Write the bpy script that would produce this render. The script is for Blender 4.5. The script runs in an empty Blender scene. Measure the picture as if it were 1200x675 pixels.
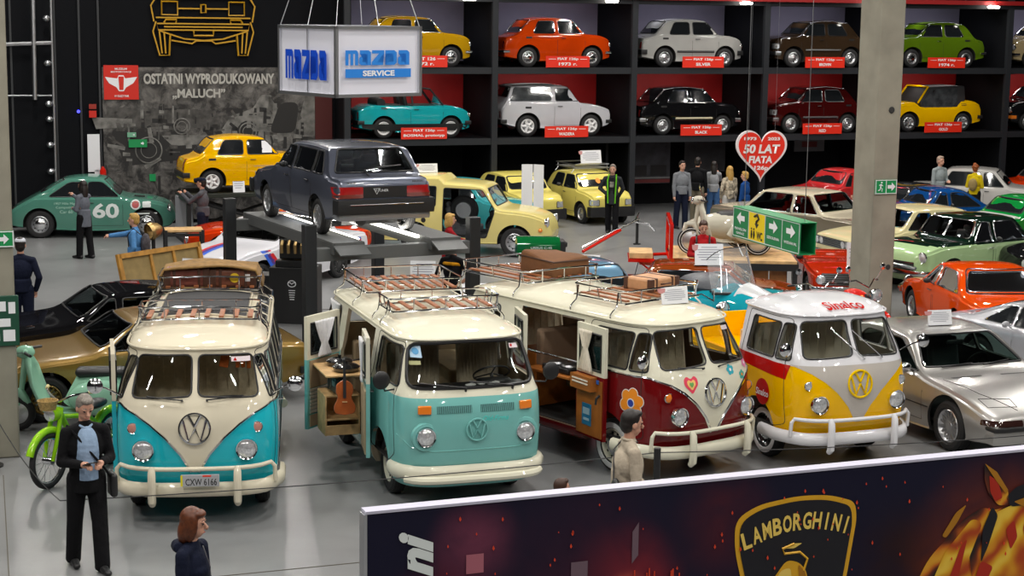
import bpy, bmesh, math, random
from math import sin, cos, pi, radians as R
from mathutils import Vector, Matrix
from mathutils.bvhtree import BVHTree
random.seed(7)
SC = bpy.context.scene
COL = SC.collection

# ------------------------------------------------------------------ materials
MC = {}
def mat(name, col, rough=.5, metal=0., coat=0., alpha=None, emit=None, es=1., noise=0., nscale=6., trans=0., bump=0., spec=.5):
    if name in MC: return MC[name]
    m = bpy.data.materials.new(name); m.use_nodes = True
    nt = m.node_tree; b = nt.nodes['Principled BSDF']
    c = (*col, 1)
    b.inputs['Base Color'].default_value = c
    b.inputs['Roughness'].default_value = rough
    b.inputs['Metallic'].default_value = metal
    b.inputs['Coat Weight'].default_value = coat
    b.inputs['Coat Roughness'].default_value = .04
    b.inputs['Specular IOR Level'].default_value = spec
    if trans: b.inputs['Transmission Weight'].default_value = trans
    if alpha is not None: b.inputs['Alpha'].default_value = alpha
    if emit:
        b.inputs['Emission Color'].default_value = (*emit, 1); b.inputs['Emission Strength'].default_value = es
    if noise or bump:
        tc = nt.nodes.new('ShaderNodeTexCoord'); n = nt.nodes.new('ShaderNodeTexNoise')
        n.inputs['Scale'].default_value = nscale; n.inputs['Detail'].default_value = 6
        nt.links.new(tc.outputs['Object'], n.inputs['Vector'])
        if noise:
            r = nt.nodes.new('ShaderNodeValToRGB')
            r.color_ramp.elements[0].position = .3; r.color_ramp.elements[1].position = .7
            r.color_ramp.elements[0].color = tuple(max(0, x*(1-noise)) for x in col)+(1,)
            r.color_ramp.elements[1].color = tuple(min(1, x*(1+noise)) for x in col)+(1,)
            nt.links.new(n.outputs['Fac'], r.inputs['Fac']); nt.links.new(r.outputs['Color'], b.inputs['Base Color'])
        if bump:
            bp = nt.nodes.new('ShaderNodeBump'); bp.inputs['Strength'].default_value = bump; bp.inputs['Distance'].default_value = .02
            nt.links.new(n.outputs['Fac'], bp.inputs['Height']); nt.links.new(bp.outputs['Normal'], b.inputs['Normal'])
    MC[name] = m; return m
def paint(name, col, rough=.32, metal=0.):
    return mat('paint '+name, col, .5, metal, coat=1. if metal == 0 else .6, noise=.03, nscale=3, spec=0. if metal == 0 else .5)
def srgb(h):
    h = h.lstrip('#'); v = [int(h[i:i+2], 16)/255 for i in (0, 2, 4)]
    return tuple(x/12.92 if x <= .04045 else ((x+.055)/1.055)**2.4 for x in v)
def glass_mat(name, col, a, haze=0.):
    """thin tinted pane: clear layer mixed with a glossy coat by Fresnel"""
    if name in MC: return MC[name]
    m = bpy.data.materials.new(name); m.use_nodes = True; nt = m.node_tree; nt.nodes.clear()
    o = nt.nodes.new('ShaderNodeOutputMaterial'); tr = nt.nodes.new('ShaderNodeBsdfTransparent'); gl = nt.nodes.new('ShaderNodeBsdfGlossy')
    tr.inputs['Color'].default_value = (*col, 1); gl.inputs['Roughness'].default_value = .03; gl.inputs['Color'].default_value = (.9, .95, 1, 1)
    fr = nt.nodes.new('ShaderNodeFresnel'); fr.inputs['IOR'].default_value = 1.45
    mx = nt.nodes.new('ShaderNodeMixShader')
    nt.links.new(fr.outputs[0], mx.inputs[0]); nt.links.new(tr.outputs[0], mx.inputs[1]); nt.links.new(gl.outputs[0], mx.inputs[2])
    out = mx
    if haze:
        df = nt.nodes.new('ShaderNodeBsdfDiffuse'); df.inputs[0].default_value = (.8, .85, .9, 1); out = nt.nodes.new('ShaderNodeMixShader'); out.inputs[0].default_value = haze
        nt.links.new(mx.outputs[0], out.inputs[1]); nt.links.new(df.outputs[0], out.inputs[2])
    nt.links.new(out.outputs[0], o.inputs[0]); MC[name] = m; return m
GLASS = glass_mat('window glass', (.84, .87, .85), 0)
DGLASS = glass_mat('tinted glass', (.34, .38, .38), 0)
CLEAR = glass_mat('clear glass', (.88, .9, .9), 0)
HAZY = glass_mat('clear plastic screen', (.88, .9, .9), 0, .2)
BLACKGL = mat('dark window glass', (.01, .012, .014), .06, coat=1)
CHROME = mat('chrome', (.82, .83, .85), .12, 1.)
STEEL = mat('brushed steel', (.55, .56, .58), .35, 1.)
ALU = mat('aluminium rim', (.62, .63, .65), .3, .9)
RUBBER = mat('tyre rubber', (.012, .012, .013), .75, noise=.2, nscale=40)
BLACK = mat('black plastic', (.012, .012, .013), .45)
BLKGLOSS = mat('black gloss', (.008, .008, .009), .2, coat=1)
DARK = mat('dark lining', (.02, .018, .017), .9)
WHITE = mat('white plastic', (.8, .8, .8), .4)
PAPER = mat('paper', (.78, .79, .82), .6)
GREYTXT = mat('grey print', (.25, .26, .32), .7)
LAMPG = mat('headlamp glass', (.72, .74, .76), .08, .55, coat=1, noise=.25, nscale=45)
AMBER = mat('amber lens', (.85, .22, .02), .15, coat=1)
REDL = mat('red lens', (.35, .012, .012), .15, coat=1)
BEIGE = mat('beige upholstery', (.62, .52, .38), .8, noise=.12, nscale=25)
WOOD = mat('varnished wood', (.42, .16, .045), .35, noise=.3, nscale=9)
LWOOD = mat('light wood', (.6, .38, .17), .5, noise=.25, nscale=7)
SLATW = mat('rack slat wood', (.30, .10, .035), .4, noise=.3, nscale=12)
LEATHER = mat('brown leather', (.16, .05, .025), .45, noise=.3, nscale=14)
CURT = mat('white curtain', (.75, .75, .77), .9, noise=.06, nscale=20)
CREAMC = mat('cream curtain', (.72, .66, .55), .9, noise=.08, nscale=20)
SKIN = mat('skin', (.55, .29, .2), .55, noise=.06, nscale=30)

# ------------------------------------------------------------------ mesh builder
class MB:
    def __init__(s): s.v = []; s.f = []; s.m = []; s.mi = 0
    def add(s, vs, fs):
        o = len(s.v); s.v += [tuple(v) for v in vs]; s.f += [[i+o for i in f] for f in fs]; s.m += [s.mi]*len(fs); return s
    def box(s, c, d, rz=0., rx=0., ry=0.):
        M = Matrix.Rotation(rz, 3, 'Z') @ Matrix.Rotation(ry, 3, 'Y') @ Matrix.Rotation(rx, 3, 'X')
        vs = [Vector(c)+M @ Vector((sx*d[0]/2, sy*d[1]/2, sz*d[2]/2)) for sx in (-1, 1) for sy in (-1, 1) for sz in (-1, 1)]
        return s.add(vs, [(0, 1, 3, 2), (4, 6, 7, 5), (0, 4, 5, 1), (2, 3, 7, 6), (0, 2, 6, 4), (1, 5, 7, 3)])
    def tube(s, path, r, n=8, closed=False, cap=True):
        P = [Vector(p) for p in path]; N = len(P); rr = r if isinstance(r, (list, tuple)) else [r]*N
        up = None; rings = []
        for i, p in enumerate(P):
            a = P[(i-1) % N] if (closed or i > 0) else p; b = P[(i+1) % N] if (closed or i < N-1) else p
            t = (b-a)
            if t.length < 1e-9: t = Vector((0, 0, 1))
            t.normalize()
            if up is None:
                up = t.orthogonal()
            up = (up - t*up.dot(t))
            if up.length < 1e-6: up = t.orthogonal()
            up.normalize(); w = t.cross(up)
            rings.append([p+(up*cos(2*pi*k/n)+w*sin(2*pi*k/n))*rr[i] for k in range(n)])
        vs = [v for rg in rings for v in rg]; fs = []
        for i in range(N if closed else N-1):
            j = (i+1) % N
            for k in range(n): fs.append((i*n+k, i*n+(k+1) % n, j*n+(k+1) % n, j*n+k))
        if cap and not closed:
            fs.append(tuple(range(n-1, -1, -1))); fs.append(tuple((N-1)*n+k for k in range(n)))
        return s.add(vs, fs)
    def cyl(s, a, b, r0, r1=None, n=16): return s.tube([a, b], [r0, r0 if r1 is None else r1], n)
    def sph(s, c, r, nu=16, nv=10, M=None):
        if not isinstance(r, (list, tuple)): r = (r, r, r)
        vs = []; M = M or Matrix.Identity(3)
        for j in range(1, nv):
            t = pi*j/nv
            for i in range(nu):
                p = 2*pi*i/nu; vs.append(Vector(c)+M @ Vector((r[0]*sin(t)*cos(p), r[1]*sin(t)*sin(p), r[2]*cos(t))))
        vs.append(Vector(c)+M @ Vector((0, 0, r[2]))); vs.append(Vector(c)-M @ Vector((0, 0, r[2])))
        fs = []; T = len(vs)-2
        for j in range(nv-2):
            for i in range(nu): fs.append((j*nu+i, (j+1)*nu+i, (j+1)*nu+(i+1) % nu, j*nu+(i+1) % nu))
        for i in range(nu):
            fs.append((T, i, (i+1) % nu)); fs.append((T+1, (nv-2)*nu+(i+1) % nu, (nv-2)*nu+i))
        return s.add(vs, fs)
    def lathe(s, prof, c=(0, 0, 0), ax=(0, 0, 1), n=24, a0=0, a1=2*pi):
        """prof: (radius, height) pairs; revolved about ax through c"""
        ax = Vector(ax).normalized(); u = ax.orthogonal().normalized(); w = ax.cross(u); c = Vector(c)
        full = abs(a1-a0-2*pi) < 1e-6; m = n if full else n+1
        vs = [c+ax*h+(u*cos(a0+(a1-a0)*k/n)+w*sin(a0+(a1-a0)*k/n))*max(r, 1e-5) for (r, h) in prof for k in range(m)]
        fs = []
        for i in range(len(prof)-1):
            for k in range(n): fs.append((i*m+k, i*m+(k+1) % m, (i+1)*m+(k+1) % m, (i+1)*m+k))
        return s.add(vs, fs)
    def prism(s, poly, fn, h):
        """poly: 2-D points, fn maps (a, b, t) to 3-D; t runs over the two values in h"""
        n = len(poly); vs = [fn(a, b, h[0]) for a, b in poly]+[fn(a, b, h[1]) for a, b in poly]
        fs = [tuple(range(n)), tuple(range(2*n-1, n-1, -1))]+[(i, n+i, n+(i+1) % n, (i+1) % n) for i in range(n)]
        return s.add(vs, fs)
    def mesh(s, name='m'):
        me = bpy.data.meshes.new(name); me.from_pydata([tuple(v) for v in s.v], [], s.f); me.validate(); return me
    def build(s, name, m, parent=None, bevel=0, ang=35, M=None, norm=True):
        me = s.mesh(name)
        mats = m if isinstance(m, (list, tuple)) else [m]
        if len(mats) > 1 and len(s.m) == len(me.polygons): me.polygons.foreach_set('material_index', s.m)
        return link(name, me, mats, parent, bevel, ang, M, norm)
def link(name, me, m, parent=None, bevel=0, ang=35, M=None, norm=True):
    if M: me.transform(M)
    if norm:
        bm = bmesh.new(); bm.from_mesh(me); bmesh.ops.recalc_face_normals(bm, faces=bm.faces); bm.to_mesh(me); bm.free()
    me.shade_smooth(); me.set_sharp_from_angle(angle=R(ang))
    for x in (m if isinstance(m, (list, tuple)) else [m]): me.materials.append(x)
    o = bpy.data.objects.new(name, me); COL.objects.link(o)
    if parent: o.parent = parent
    if bevel:
        b = o.modifiers.new('bevel', 'BEVEL'); b.width = bevel; b.segments = 2; b.limit_method = 'ANGLE'; b.angle_limit = R(40)
    return o
def thing(name, label, cat, loc=(0, 0, 0), deg=0., group=None, rot=None):
    o = bpy.data.objects.new(name, None); COL.objects.link(o); o.empty_display_size = .2
    o.location = loc; o.rotation_euler = rot if rot else (0, 0, R(deg)); return tag(o, label, cat, group)
def tag(o, label, cat, group=None, kind=None):
    o['label'] = label; o['category'] = cat
    if group: o['group'] = group
    if kind: o['kind'] = kind
    return o
def struct(o, label=None):
    o['kind'] = 'structure'
    if label: o['label'] = label
    return o
def place(o, loc, deg=0): o.location = loc; o.rotation_euler = (0, 0, R(deg)); return o
def copy_tree(o, parent=None):
    c = o.copy(); COL.objects.link(c)
    if parent: c.parent = parent
    for ch in KIDS(o): copy_tree(ch, c)
    return c
def KIDS(o): return [x for x in list(o.children)]

def evaluated(me, mods):
    """run a mesh through modifiers; mods: list of functions adding a modifier to the temp object"""
    o = bpy.data.objects.new('tmp', me); COL.objects.link(o)
    for f in mods: f(o)
    dg = bpy.context.evaluated_depsgraph_get()
    r = bpy.data.meshes.new_from_object(o.evaluated_get(dg)); bpy.data.objects.remove(o); return r
def fix_normals(me):
    bm = bmesh.new(); bm.from_mesh(me); bmesh.ops.recalc_face_normals(bm, faces=bm.faces); bm.to_mesh(me); bm.free(); return me
def cut(me, cutters):
    """boolean difference with a list of MB cutters"""
    tmp = []
    def adder(mb):
        def f(o):
            c = bpy.data.objects.new('c', fix_normals(mb.mesh())); COL.objects.link(c); tmp.append(c)
            b = o.modifiers.new('b', 'BOOLEAN'); b.operation = 'DIFFERENCE'; b.object = c; b.solver = 'EXACT'
        return f
    r = evaluated(me, [adder(c) for c in cutters if c.v])
    for c in tmp: bpy.data.objects.remove(c)
    return r
def remesh(mb, voxel, smooth=2, sub=0):
    def f(o):
        r = o.modifiers.new('r', 'REMESH'); r.mode = 'VOXEL'; r.voxel_size = voxel; r.use_smooth_shade = True
        if smooth:
            s = o.modifiers.new('s', 'SMOOTH'); s.iterations = smooth; s.factor = .5
    return evaluated(mb.mesh(), [f])

def pch(pts):
    """monotone cubic through the points"""
    pts = sorted(pts); xs = [p[0] for p in pts]; ys = [p[1] for p in pts]; n = len(xs)
    if n == 1: return lambda x: ys[0]
    d = [(ys[i+1]-ys[i])/(xs[i+1]-xs[i]) for i in range(n-1)]
    m = [d[0]]+[0 if d[i-1]*d[i] <= 0 else 2*d[i-1]*d[i]/(d[i-1]+d[i]) for i in range(1, n-1)]+[d[-1]]
    def f(x):
        if x <= xs[0]: return ys[0]
        if x >= xs[-1]: return ys[-1]
        i = 0
        while x > xs[i+1]: i += 1
        h = xs[i+1]-xs[i]; t = (x-xs[i])/h
        return (2*t**3-3*t*t+1)*ys[i]+(t**3-2*t*t+t)*h*m[i]+(-2*t**3+3*t*t)*ys[i+1]+(t**3-t*t)*h*m[i+1]
    return f
def rpoly(pts, r=.04, n=4):
    """round a polygon's corners"""
    out = []; N = len(pts)
    for i in range(N):
        p = Vector(pts[i]); a = Vector(pts[i-1])-p; b = Vector(pts[(i+1) % N])-p
        q = min(r, a.length*.45, b.length*.45)
        if q < 1e-4: out.append(tuple(p)); continue
        A = p+a.normalized()*q; B = p+b.normalized()*q
        for k in range(n+1):
            t = k/n; out.append(tuple(A*(1-t)**2+p*2*t*(1-t)+B*t*t))
    return out
def circ(c, r, n=24, ry=None): return [(c[0]+r*cos(2*pi*k/n), c[1]+(ry or r)*sin(2*pi*k/n)) for k in range(n)]
def mir(poly): return [(-a, b) for a, b in poly][::-1]
def shift(poly, da, db): return [(a+da, b+db) for a, b in poly]

def flat(poly, cell=.07):
    """triangulable grid of a 2-D polygon as bmesh in the xy plane"""
    bm = bmesh.new(); vs = [bm.verts.new((a, b, 0)) for a, b in poly]; bm.faces.new(vs)
    xs = [p[0] for p in poly]; ys = [p[1] for p in poly]
    for ax, lo, hi in ((0, min(xs), max(xs)), (1, min(ys), max(ys))):
        n = int((hi-lo)/cell)
        for k in range(1, n+1):
            co = [0, 0, 0]; no = [0, 0, 0]; co[ax] = lo+(hi-lo)*k/(n+1); no[ax] = 1
            bmesh.ops.bisect_plane(bm, geom=bm.verts[:]+bm.edges[:]+bm.faces[:], plane_co=co, plane_no=no, dist=1e-5)
    bmesh.ops.triangulate(bm, faces=bm.faces[:]); return bm

def gridded(me, cell):
    bm = bmesh.new(); bm.from_mesh(me); xs = [v.co.x for v in bm.verts]; ys = [v.co.y for v in bm.verts]
    for ax, lo, hi in ((0, min(xs), max(xs)), (1, min(ys), max(ys))):
        n = int((hi-lo)/cell)
        for k in range(1, n+1):
            co = [0, 0, 0]; no = [0, 0, 0]; co[ax] = lo+(hi-lo)*k/(n+1); no[ax] = 1
            bmesh.ops.bisect_plane(bm, geom=bm.verts[:]+bm.edges[:]+bm.faces[:], plane_co=co, plane_no=no, dist=1e-6)
    bmesh.ops.triangulate(bm, faces=bm.faces[:]); bm.to_mesh(me); bm.free(); return me
FONT = None
def text_mesh(body, h=1., bold=0., shear=0., space=1., width=None, align='CENTER', res=3):
    cu = bpy.data.curves.new('t', 'FONT'); cu.body = body; cu.size = 1; cu.shear = shear; cu.offset = bold; cu.align_x = 'LEFT'
    cu.space_character = space; cu.resolution_u = res
    o = bpy.data.objects.new('t', cu); me = bpy.data.meshes.new_from_object(o); bpy.data.objects.remove(o)
    xs = [v.co.x for v in me.vertices]; ys = [v.co.y for v in me.vertices]
    w = max(xs)-min(xs); hh = max(ys)-min(ys); sx = sy = h/hh
    if width: sx = width/w
    cx = {'CENTER': (max(xs)+min(xs))/2, 'LEFT': min(xs)}[align]; cy = (max(ys)+min(ys))/2
    for v in me.vertices: v.co = ((v.co.x-cx)*sx, (v.co.y-cy)*sy, 0)
    return me
def text(body, m, parent, loc, h, face='F', name='lettering', ext=.002, rot=None, **k):
    """flat lettering; face gives the direction it looks towards in the parent's frame: F +x, B -x, L +y, R -y, T +z"""
    me = text_mesh(body, h, **k)
    M = Matrix.Translation(loc) @ (rot if rot else FACE[face]); me.transform(M)
    me.materials.append(m); o = bpy.data.objects.new(name, me); COL.objects.link(o)
    if parent: o.parent = parent
    return o
def basis(x, y, z):
    return Matrix(((x[0], y[0], z[0], 0), (x[1], y[1], z[1], 0), (x[2], y[2], z[2], 0), (0, 0, 0, 1)))
FACE = {'F': basis((0, 1, 0), (0, 0, 1), (1, 0, 0)), 'B': basis((0, -1, 0), (0, 0, 1), (-1, 0, 0)),
        'L': basis((-1, 0, 0), (0, 0, 1), (0, 1, 0)), 'R': basis((1, 0, 0), (0, 0, 1), (0, -1, 0)), 'T': basis((0, 1, 0), (-1, 0, 0), (0, 0, 1))}

# ------------------------------------------------------------------ surfaces one can project onto
class Surf:
    """a body surface; decals, glass and mouldings are projected onto it"""
    def __init__(s, mb): s.t = BVHTree.FromPolygons([Vector(v) for v in mb.v], [list(f) for f in mb.f])
    def p(s, face, a, b, off=0.):
        """face F/B/L/R: a = y or x across, b = z; T: a = x, b = y"""
        if face in 'FB': o = Vector((9 if face == 'F' else -9, a, b)); d = Vector((-1 if face == 'F' else 1, 0, 0))
        elif face in 'LR': o = Vector((a, 9 if face == 'L' else -9, b)); d = Vector((0, -1 if face == 'L' else 1, 0))
        else: o = Vector((a, b, 9)); d = Vector((0, 0, -1))
        h = s.t.ray_cast(o, d)
        if h[0] is None:
            q = s.t.find_nearest(o+d*8.3); return q[0]+d*-off
        n = h[1]
        if n.dot(d) > 0: n = -n
        return h[0]+n*off
    def decal(s, face, poly, name, m, parent, off=.004, cell=.08, ang=60):
        bm = flat(poly, cell)
        for v in bm.verts: v.co = s.p(face, v.co.x, v.co.y, off)
        if any(q in name for q in ('window', 'screen', 'glass')) and 'sticker' not in name:
            inn = [v for v in bm.verts if not v.is_boundary]
            for _ in range(12): bmesh.ops.smooth_vert(bm, verts=inn, factor=.5, use_axis_x=True, use_axis_y=True, use_axis_z=True)
        me = bpy.data.meshes.new(name); bm.to_mesh(me); bm.free()
        me.shade_smooth(); me.materials.append(m)
        o = bpy.data.objects.new(name, me); COL.objects.link(o)
        if parent: o.parent = parent
        return o
    def print(s, face, body, at, h, m, parent, name='lettering', off=.007, flip=False, **k):
        me = gridded(text_mesh(body, h, **k), .05)
        sg = {'F': 1, 'B': -1, 'L': -1, 'R': 1, 'T': 1}[face]
        for v in me.vertices:
            if face == 'T': v.co = s.p('T', at[0]-v.co.y, at[1]+v.co.x, off)
            else: v.co = s.p(face, at[0]+sg*v.co.x, at[1]+v.co.y, off)
        me.materials.append(m); o = bpy.data.objects.new(name, me); COL.objects.link(o); o.parent = parent; return o
    def line(s, face, pts, off=0., step=.06, closed=False):
        out = []; P = [Vector(p) for p in pts]; P = P+[P[0]] if closed else P
        for i in range(len(P)-1):
            n = max(1, int((P[i+1]-P[i]).length/step))
            for k in range(n): q = P[i].lerp(P[i+1], k/n); out.append(s.p(face, q.x, q.y, off))
        if not closed: out.append(s.p(face, P[-1].x, P[-1].y, off))
        return out

# ------------------------------------------------------------------ wheels
WC = {}
def wheel_parts(r, w, style, m2):
    key = (round(r, 3), round(w, 3), style, m2.name if m2 else '')
    if key in WC: return WC[key]
    rr = r*(.66 if style in ('alloy', 'multi') else .62); h = w/2
    ty = MB(); ty.lathe([(rr, -h*.8), (rr+.02, -h), (r-.04, -h), (r-.008, -h*.72), (r, -h*.3), (r, h*.3), (r-.008, h*.72), (r-.04, h), (rr+.02, h), (rr, h*.8)], ax=(0, 1, 0), n=32)
    for k in range(3): ty.tube([((r-.001)*cos(a), (k-1)*h*.4, (r-.001)*sin(a)) for a in [2*pi*i/32 for i in range(32)]], .006, 4, True)
    parts = [('tyre', ty, RUBBER, [])]
    rim = MB(); rim.lathe([(rr+.004, h*.8), (rr-.012, h*.92), (rr-.025, h*.6), (rr-.05, h*.35), (rr-.05, -h*.75)], ax=(0, 1, 0), n=32)
    if style in ('steel', 'cap', 'white'):
        rim.lathe([(rr-.04, h*.3), (rr*.62, h*.42), (rr*.4, h*.65), (0, h*.66)], ax=(0, 1, 0), n=24)
        for k in range(10):
            a = 2*pi*k/10; rim.mi = 1; rim.box((rr*.74*cos(a), h*.42, rr*.74*sin(a)), (.03, .012, .03), ry=-a); rim.mi = 0
    elif style == 'alloy':
        rim.lathe([(rr*.28, h*.3), (rr*.3, h*.75), (0, h*.8)], ax=(0, 1, 0), n=16)
        for k in range(5):
            a = 2*pi*k/5; rim.tube([(rr*.2*cos(a), h*.62, rr*.2*sin(a)), (rr*.6*cos(a), h*.6, rr*.6*sin(a)), ((rr-.02)*cos(a), h*.7, (rr-.02)*sin(a))], [.05*r/.3, .035*r/.3, .04*r/.3], 6)
    elif style == 'multi':
        rim.lathe([(rr*.22, h*.3), (rr*.24, h*.72), (0, h*.76)], ax=(0, 1, 0), n=16)
        for k in range(16):
            a = 2*pi*k/16
            for q in (.16, -.16): rim.tube([(rr*.2*cos(a), h*.58, rr*.2*sin(a)), ((rr-.02)*cos(a+q), h*.6, (rr-.02)*sin(a+q))], .009, 4)
    parts.append(('rim', rim, [m2 or ALU, BLACK], []))
    if style in ('steel', 'cap', 'white'):
        hc = MB(); k = {'steel': .3, 'cap': .62, 'white': .62}[style]
        hc.lathe([(rr*k, h*.5), (rr*k*.96, h*.72), (rr*k*.6, h*.95), (rr*k*.25, h*1.03), (0, h*1.05)], ax=(0, 1, 0), n=24)
        parts.append(('hubcap', hc, CHROME if style != 'steel' else STEEL, []))
    if style in ('alloy', 'multi'):
        bk = MB(); bk.lathe([(rr-.03, -h*.2), (0, -h*.2)], ax=(0, 1, 0), n=20); parts.append(('brake_disc', bk, STEEL, []))
    if style == 'white':
        ww = MB(); ww.lathe([(rr+.012, h*.985), (rr+.016, h*1.03), (r-.052, h*1.03), (r-.046, h*.985)], ax=(0, 1, 0), n=32); parts.append(('whitewall', ww, WHITE, []))
    WC[key] = []
    for nm, mb, mm, _ in parts:
        me = mb.mesh(nm); 
        mats = mm if isinstance(mm, list) else [mm]
        if len(mats) > 1: me.polygons.foreach_set('material_index', mb.m)
        fix_normals(me); me.shade_smooth(); me.set_sharp_from_angle(angle=R(35))
        for x in mats: me.materials.append(x)
        WC[key].append((nm, me))
    return WC[key]
def wheel(parent, x, y, r, w=.17, style='steel', m2=None, steer=0, z=None):
    """tyre carries rim and hubcap as sub-parts; y sign says which side"""
    ps = wheel_parts(r, w, style, m2); base = None
    for nm, me in ps:
        o = bpy.data.objects.new('wheel' if base is None else nm, me); COL.objects.link(o)
        if base is None:
            base = o; o.parent = parent; o.location = (x, y, r if z is None else z); o.rotation_euler = (0, 0, (0 if y > 0 else pi)+R(steer))
        else: o.parent = base
    return base
def lamp(parent, p, face, r, name='headlamp', ring=CHROME, glass=LAMPG, depth=.05, bulge=.35, n=24):
    ax = {'F': (1, 0, 0), 'B': (-1, 0, 0), 'L': (0, 1, 0), 'R': (0, -1, 0)}[face]
    a = MB(); a.lathe([(r*.9, -depth), (r*1.12, -depth*.2), (r*1.16, depth*.3), (r*1.08, depth*.6), (r*.97, depth*.5)], c=p, ax=ax, n=n)
    o = a.build(name, ring, parent)
    g = MB(); g.lathe([(r*1.0, depth*.35), (r*.85, depth*.35+r*bulge*.35), (r*.5, depth*.35+r*bulge*.8), (0, depth*.35+r*bulge)], c=p, ax=ax, n=n)
    g.build('lens', glass, o); return o
# ------------------------------------------------------------------ camper vans (origin under the front axle, nose towards +x)
def ring_body(zs, xf, xr, w, nf, nr, ins=0., nx=14):
    """stack of plan outlines; nf / nr: squareness of nose and tail"""
    mb = MB(); K = 0
    for z in zs:
        a0, b0, ww = xf(z)-ins, xr(z)+ins, max(w(z)-ins, .01); Lf = min(.75, (a0-b0)*.45); Lr = min(.7 if nr > 4 else 1., (a0-b0)*.45)
        pts = []
        for k in range(nx+1):
            t = pi/2*k/nx; pts.append((a0-Lf+Lf*cos(t)**(2/nf(z)), ww*sin(t)**(2/nf(z))))
        n = 10
        for k in range(1, n): q = k/n; pts.append((a0-Lf+(b0+Lr-a0+Lf)*q, ww))
        for k in range(nx+1):
            t = pi/2*(1-k/nx); q = nr if z < 1.89 else nr+(2.5-nr)*min(1, (z-1.89)/.09); pts.append((b0+Lr-Lr*cos(t)**(2/q), ww*sin(t)**(2/q)))
        full = pts+[(x, -y) for x, y in pts[-2:0:-1]]
        K = len(full); mb.v += [(x, y, z) for x, y in full]
    N = len(zs)
    for i in range(N-1):
        for k in range(K): mb.f.append([i*K+k, i*K+(k+1) % K, (i+1)*K+(k+1) % K, (i+1)*K+k])
    mb.f.append(list(range(K-1, -1, -1))); mb.f.append([(N-1)*K+k for k in range(K)]); mb.m = [0]*len(mb.f)
    return mb
def shell(outer, inner):
    mb = MB(); mb.add(outer.v, outer.f); mb.add(inner.v, [list(reversed(f)) for f in inner.f]); me = mb.mesh()
    # keep the two skins facing opposite ways: outer outwards, inner towards the cavity
    bm = bmesh.new(); bm.from_mesh(me); bm.faces.ensure_lookup_table(); nO = len(outer.f)
    fo = bm.faces[:nO]; fi = bm.faces[nO:]
    bmesh.ops.recalc_face_normals(bm, faces=fo); bmesh.ops.recalc_face_normals(bm, faces=fi)
    bmesh.ops.reverse_faces(bm, faces=fi); bm.to_mesh(me); bm.free(); return me
def finish(me, mats, pick, name, parent, ang=30):
    for x in mats: me.materials.append(x)
    idx = [pick(p.center, p.normal) for p in me.polygons]
    me.polygons.foreach_set('material_index', idx)
    me.shade_smooth(); me.set_sharp_from_angle(angle=R(ang))
    o = bpy.data.objects.new(name, me); COL.objects.link(o); o.parent = parent; return o
def arch_cutters(ws, ra, y0, y1):
    mb = MB()
    for x, z in ws:
        for s in (1, -1): mb.add(*cylm((x, s*y0, z), (x, s*y1, z), ra))
    return mb
def cylm(a, b, r, n=36):
    t = MB(); t.cyl(a, b, r, r, n); return t.v, t.f
def side_cut(polys, sides=(1, -1), y0=.35, y1=1.6):
    mb = MB()
    for p in polys:
        for s in sides: mb.prism(p, lambda a, b, t, s=s: (a, s*t, b), (y0, y1))
    return mb
def end_cut(polys, x0, x1):
    mb = MB()
    for p in polys: mb.prism(p, lambda a, b, t: (t, a, b), (x0, x1))
    return mb
def seal(S, face, poly, parent, m=BLACK, r=.011, name='window_seal', mb=None):
    t = mb or MB(); t.tube(S.line(face, poly, .002, closed=True), r, 6, True)
    if mb is None: return t.build(name, m, parent)
def disc_badge(parent, S, c, r, m, th=.012, name='badge', backing=None):
    """round V over W emblem"""
    x = max(S.p('F', c[0], c[1]).x, S.p('F', c[0], c[1]+r).x, S.p('F', c[0], c[1]-r).x); mb = MB()
    y, z = c; t = r*.085
    # tilt with the surface
    top = S.p('F', c[0], c[1]+r*.9); bot = S.p('F', c[0], c[1]-r*.9); sl = (top.x-bot.x)/(1.8*r); x0 = (top.x+bot.x)/2+.022
    def P(a, b): return (x0+sl*b*r, y+a*r, z+b*r)
    mb.tube([P(.93*cos(2*pi*k/40), .93*sin(2*pi*k/40)) for k in range(40)], t*1.0, 6, True)
    for s in (1, -1):
        mb.tube([P(s*.36, .80), P(0, .14)], t*1.05, 6)
        mb.tube([P(s*.70, .52), P(s*.36, -.74), P(0, .02)], t*1.05, 6)
    return mb.build(name, m, parent)
def bench(parent, x, w, z0, m, h=.55, d=.48, name='seat'):
    mb = MB(); mb.box((x+d/2, 0, z0), (d, w, .14)); mb.box((x-.02, 0, z0+h/2+.02), (.12, w, h), ry=-.15)
    o = mb.build(name, m, parent, bevel=.04)
    s = MB()
    for k in range(12): s.tube([(x+.055, -w/2+w*(k+.5)/12, z0+.09), (x+.035-.0, -w/2+w*(k+.5)/12, z0+h*.95)], .008, 4)
    s.build('piping', m, o); return o
def steering(parent, x, y, z, r=.2, tilt=25, m=BLACK):
    mb = MB(); a = R(tilt); M = Matrix.Rotation(a, 3, 'Y')
    c = Vector((x, y, z))
    mb.tube([c+M @ Vector((r*cos(2*pi*k/24), r*sin(2*pi*k/24), 0)) for k in range(24)], .012, 6, True)
    for k in range(3):
        q = 2*pi*k/3; mb.tube([c, c+M @ Vector((r*cos(q), r*sin(q), 0))], .009, 5)
    mb.cyl(c, c+M @ Vector((0, 0, -.45)), .02, .02, 8); return mb.build('steering_wheel', m, parent)
def mirror_round(parent, p, out, r=.075, m=CHROME, arm=None):
    mb = MB(); c = Vector(p)+Vector(out); mb.tube([p, Vector(p)+Vector(out)*.6+Vector((0, 0, .02)), c], .009, 6)
    mb.lathe([(0, .03), (r*.6, .022), (r, 0), (r*.96, -.012), (0, -.012)], c=c, ax=(1, 0, .1), n=20)
    return mb.build('mirror', m, parent)
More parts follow.
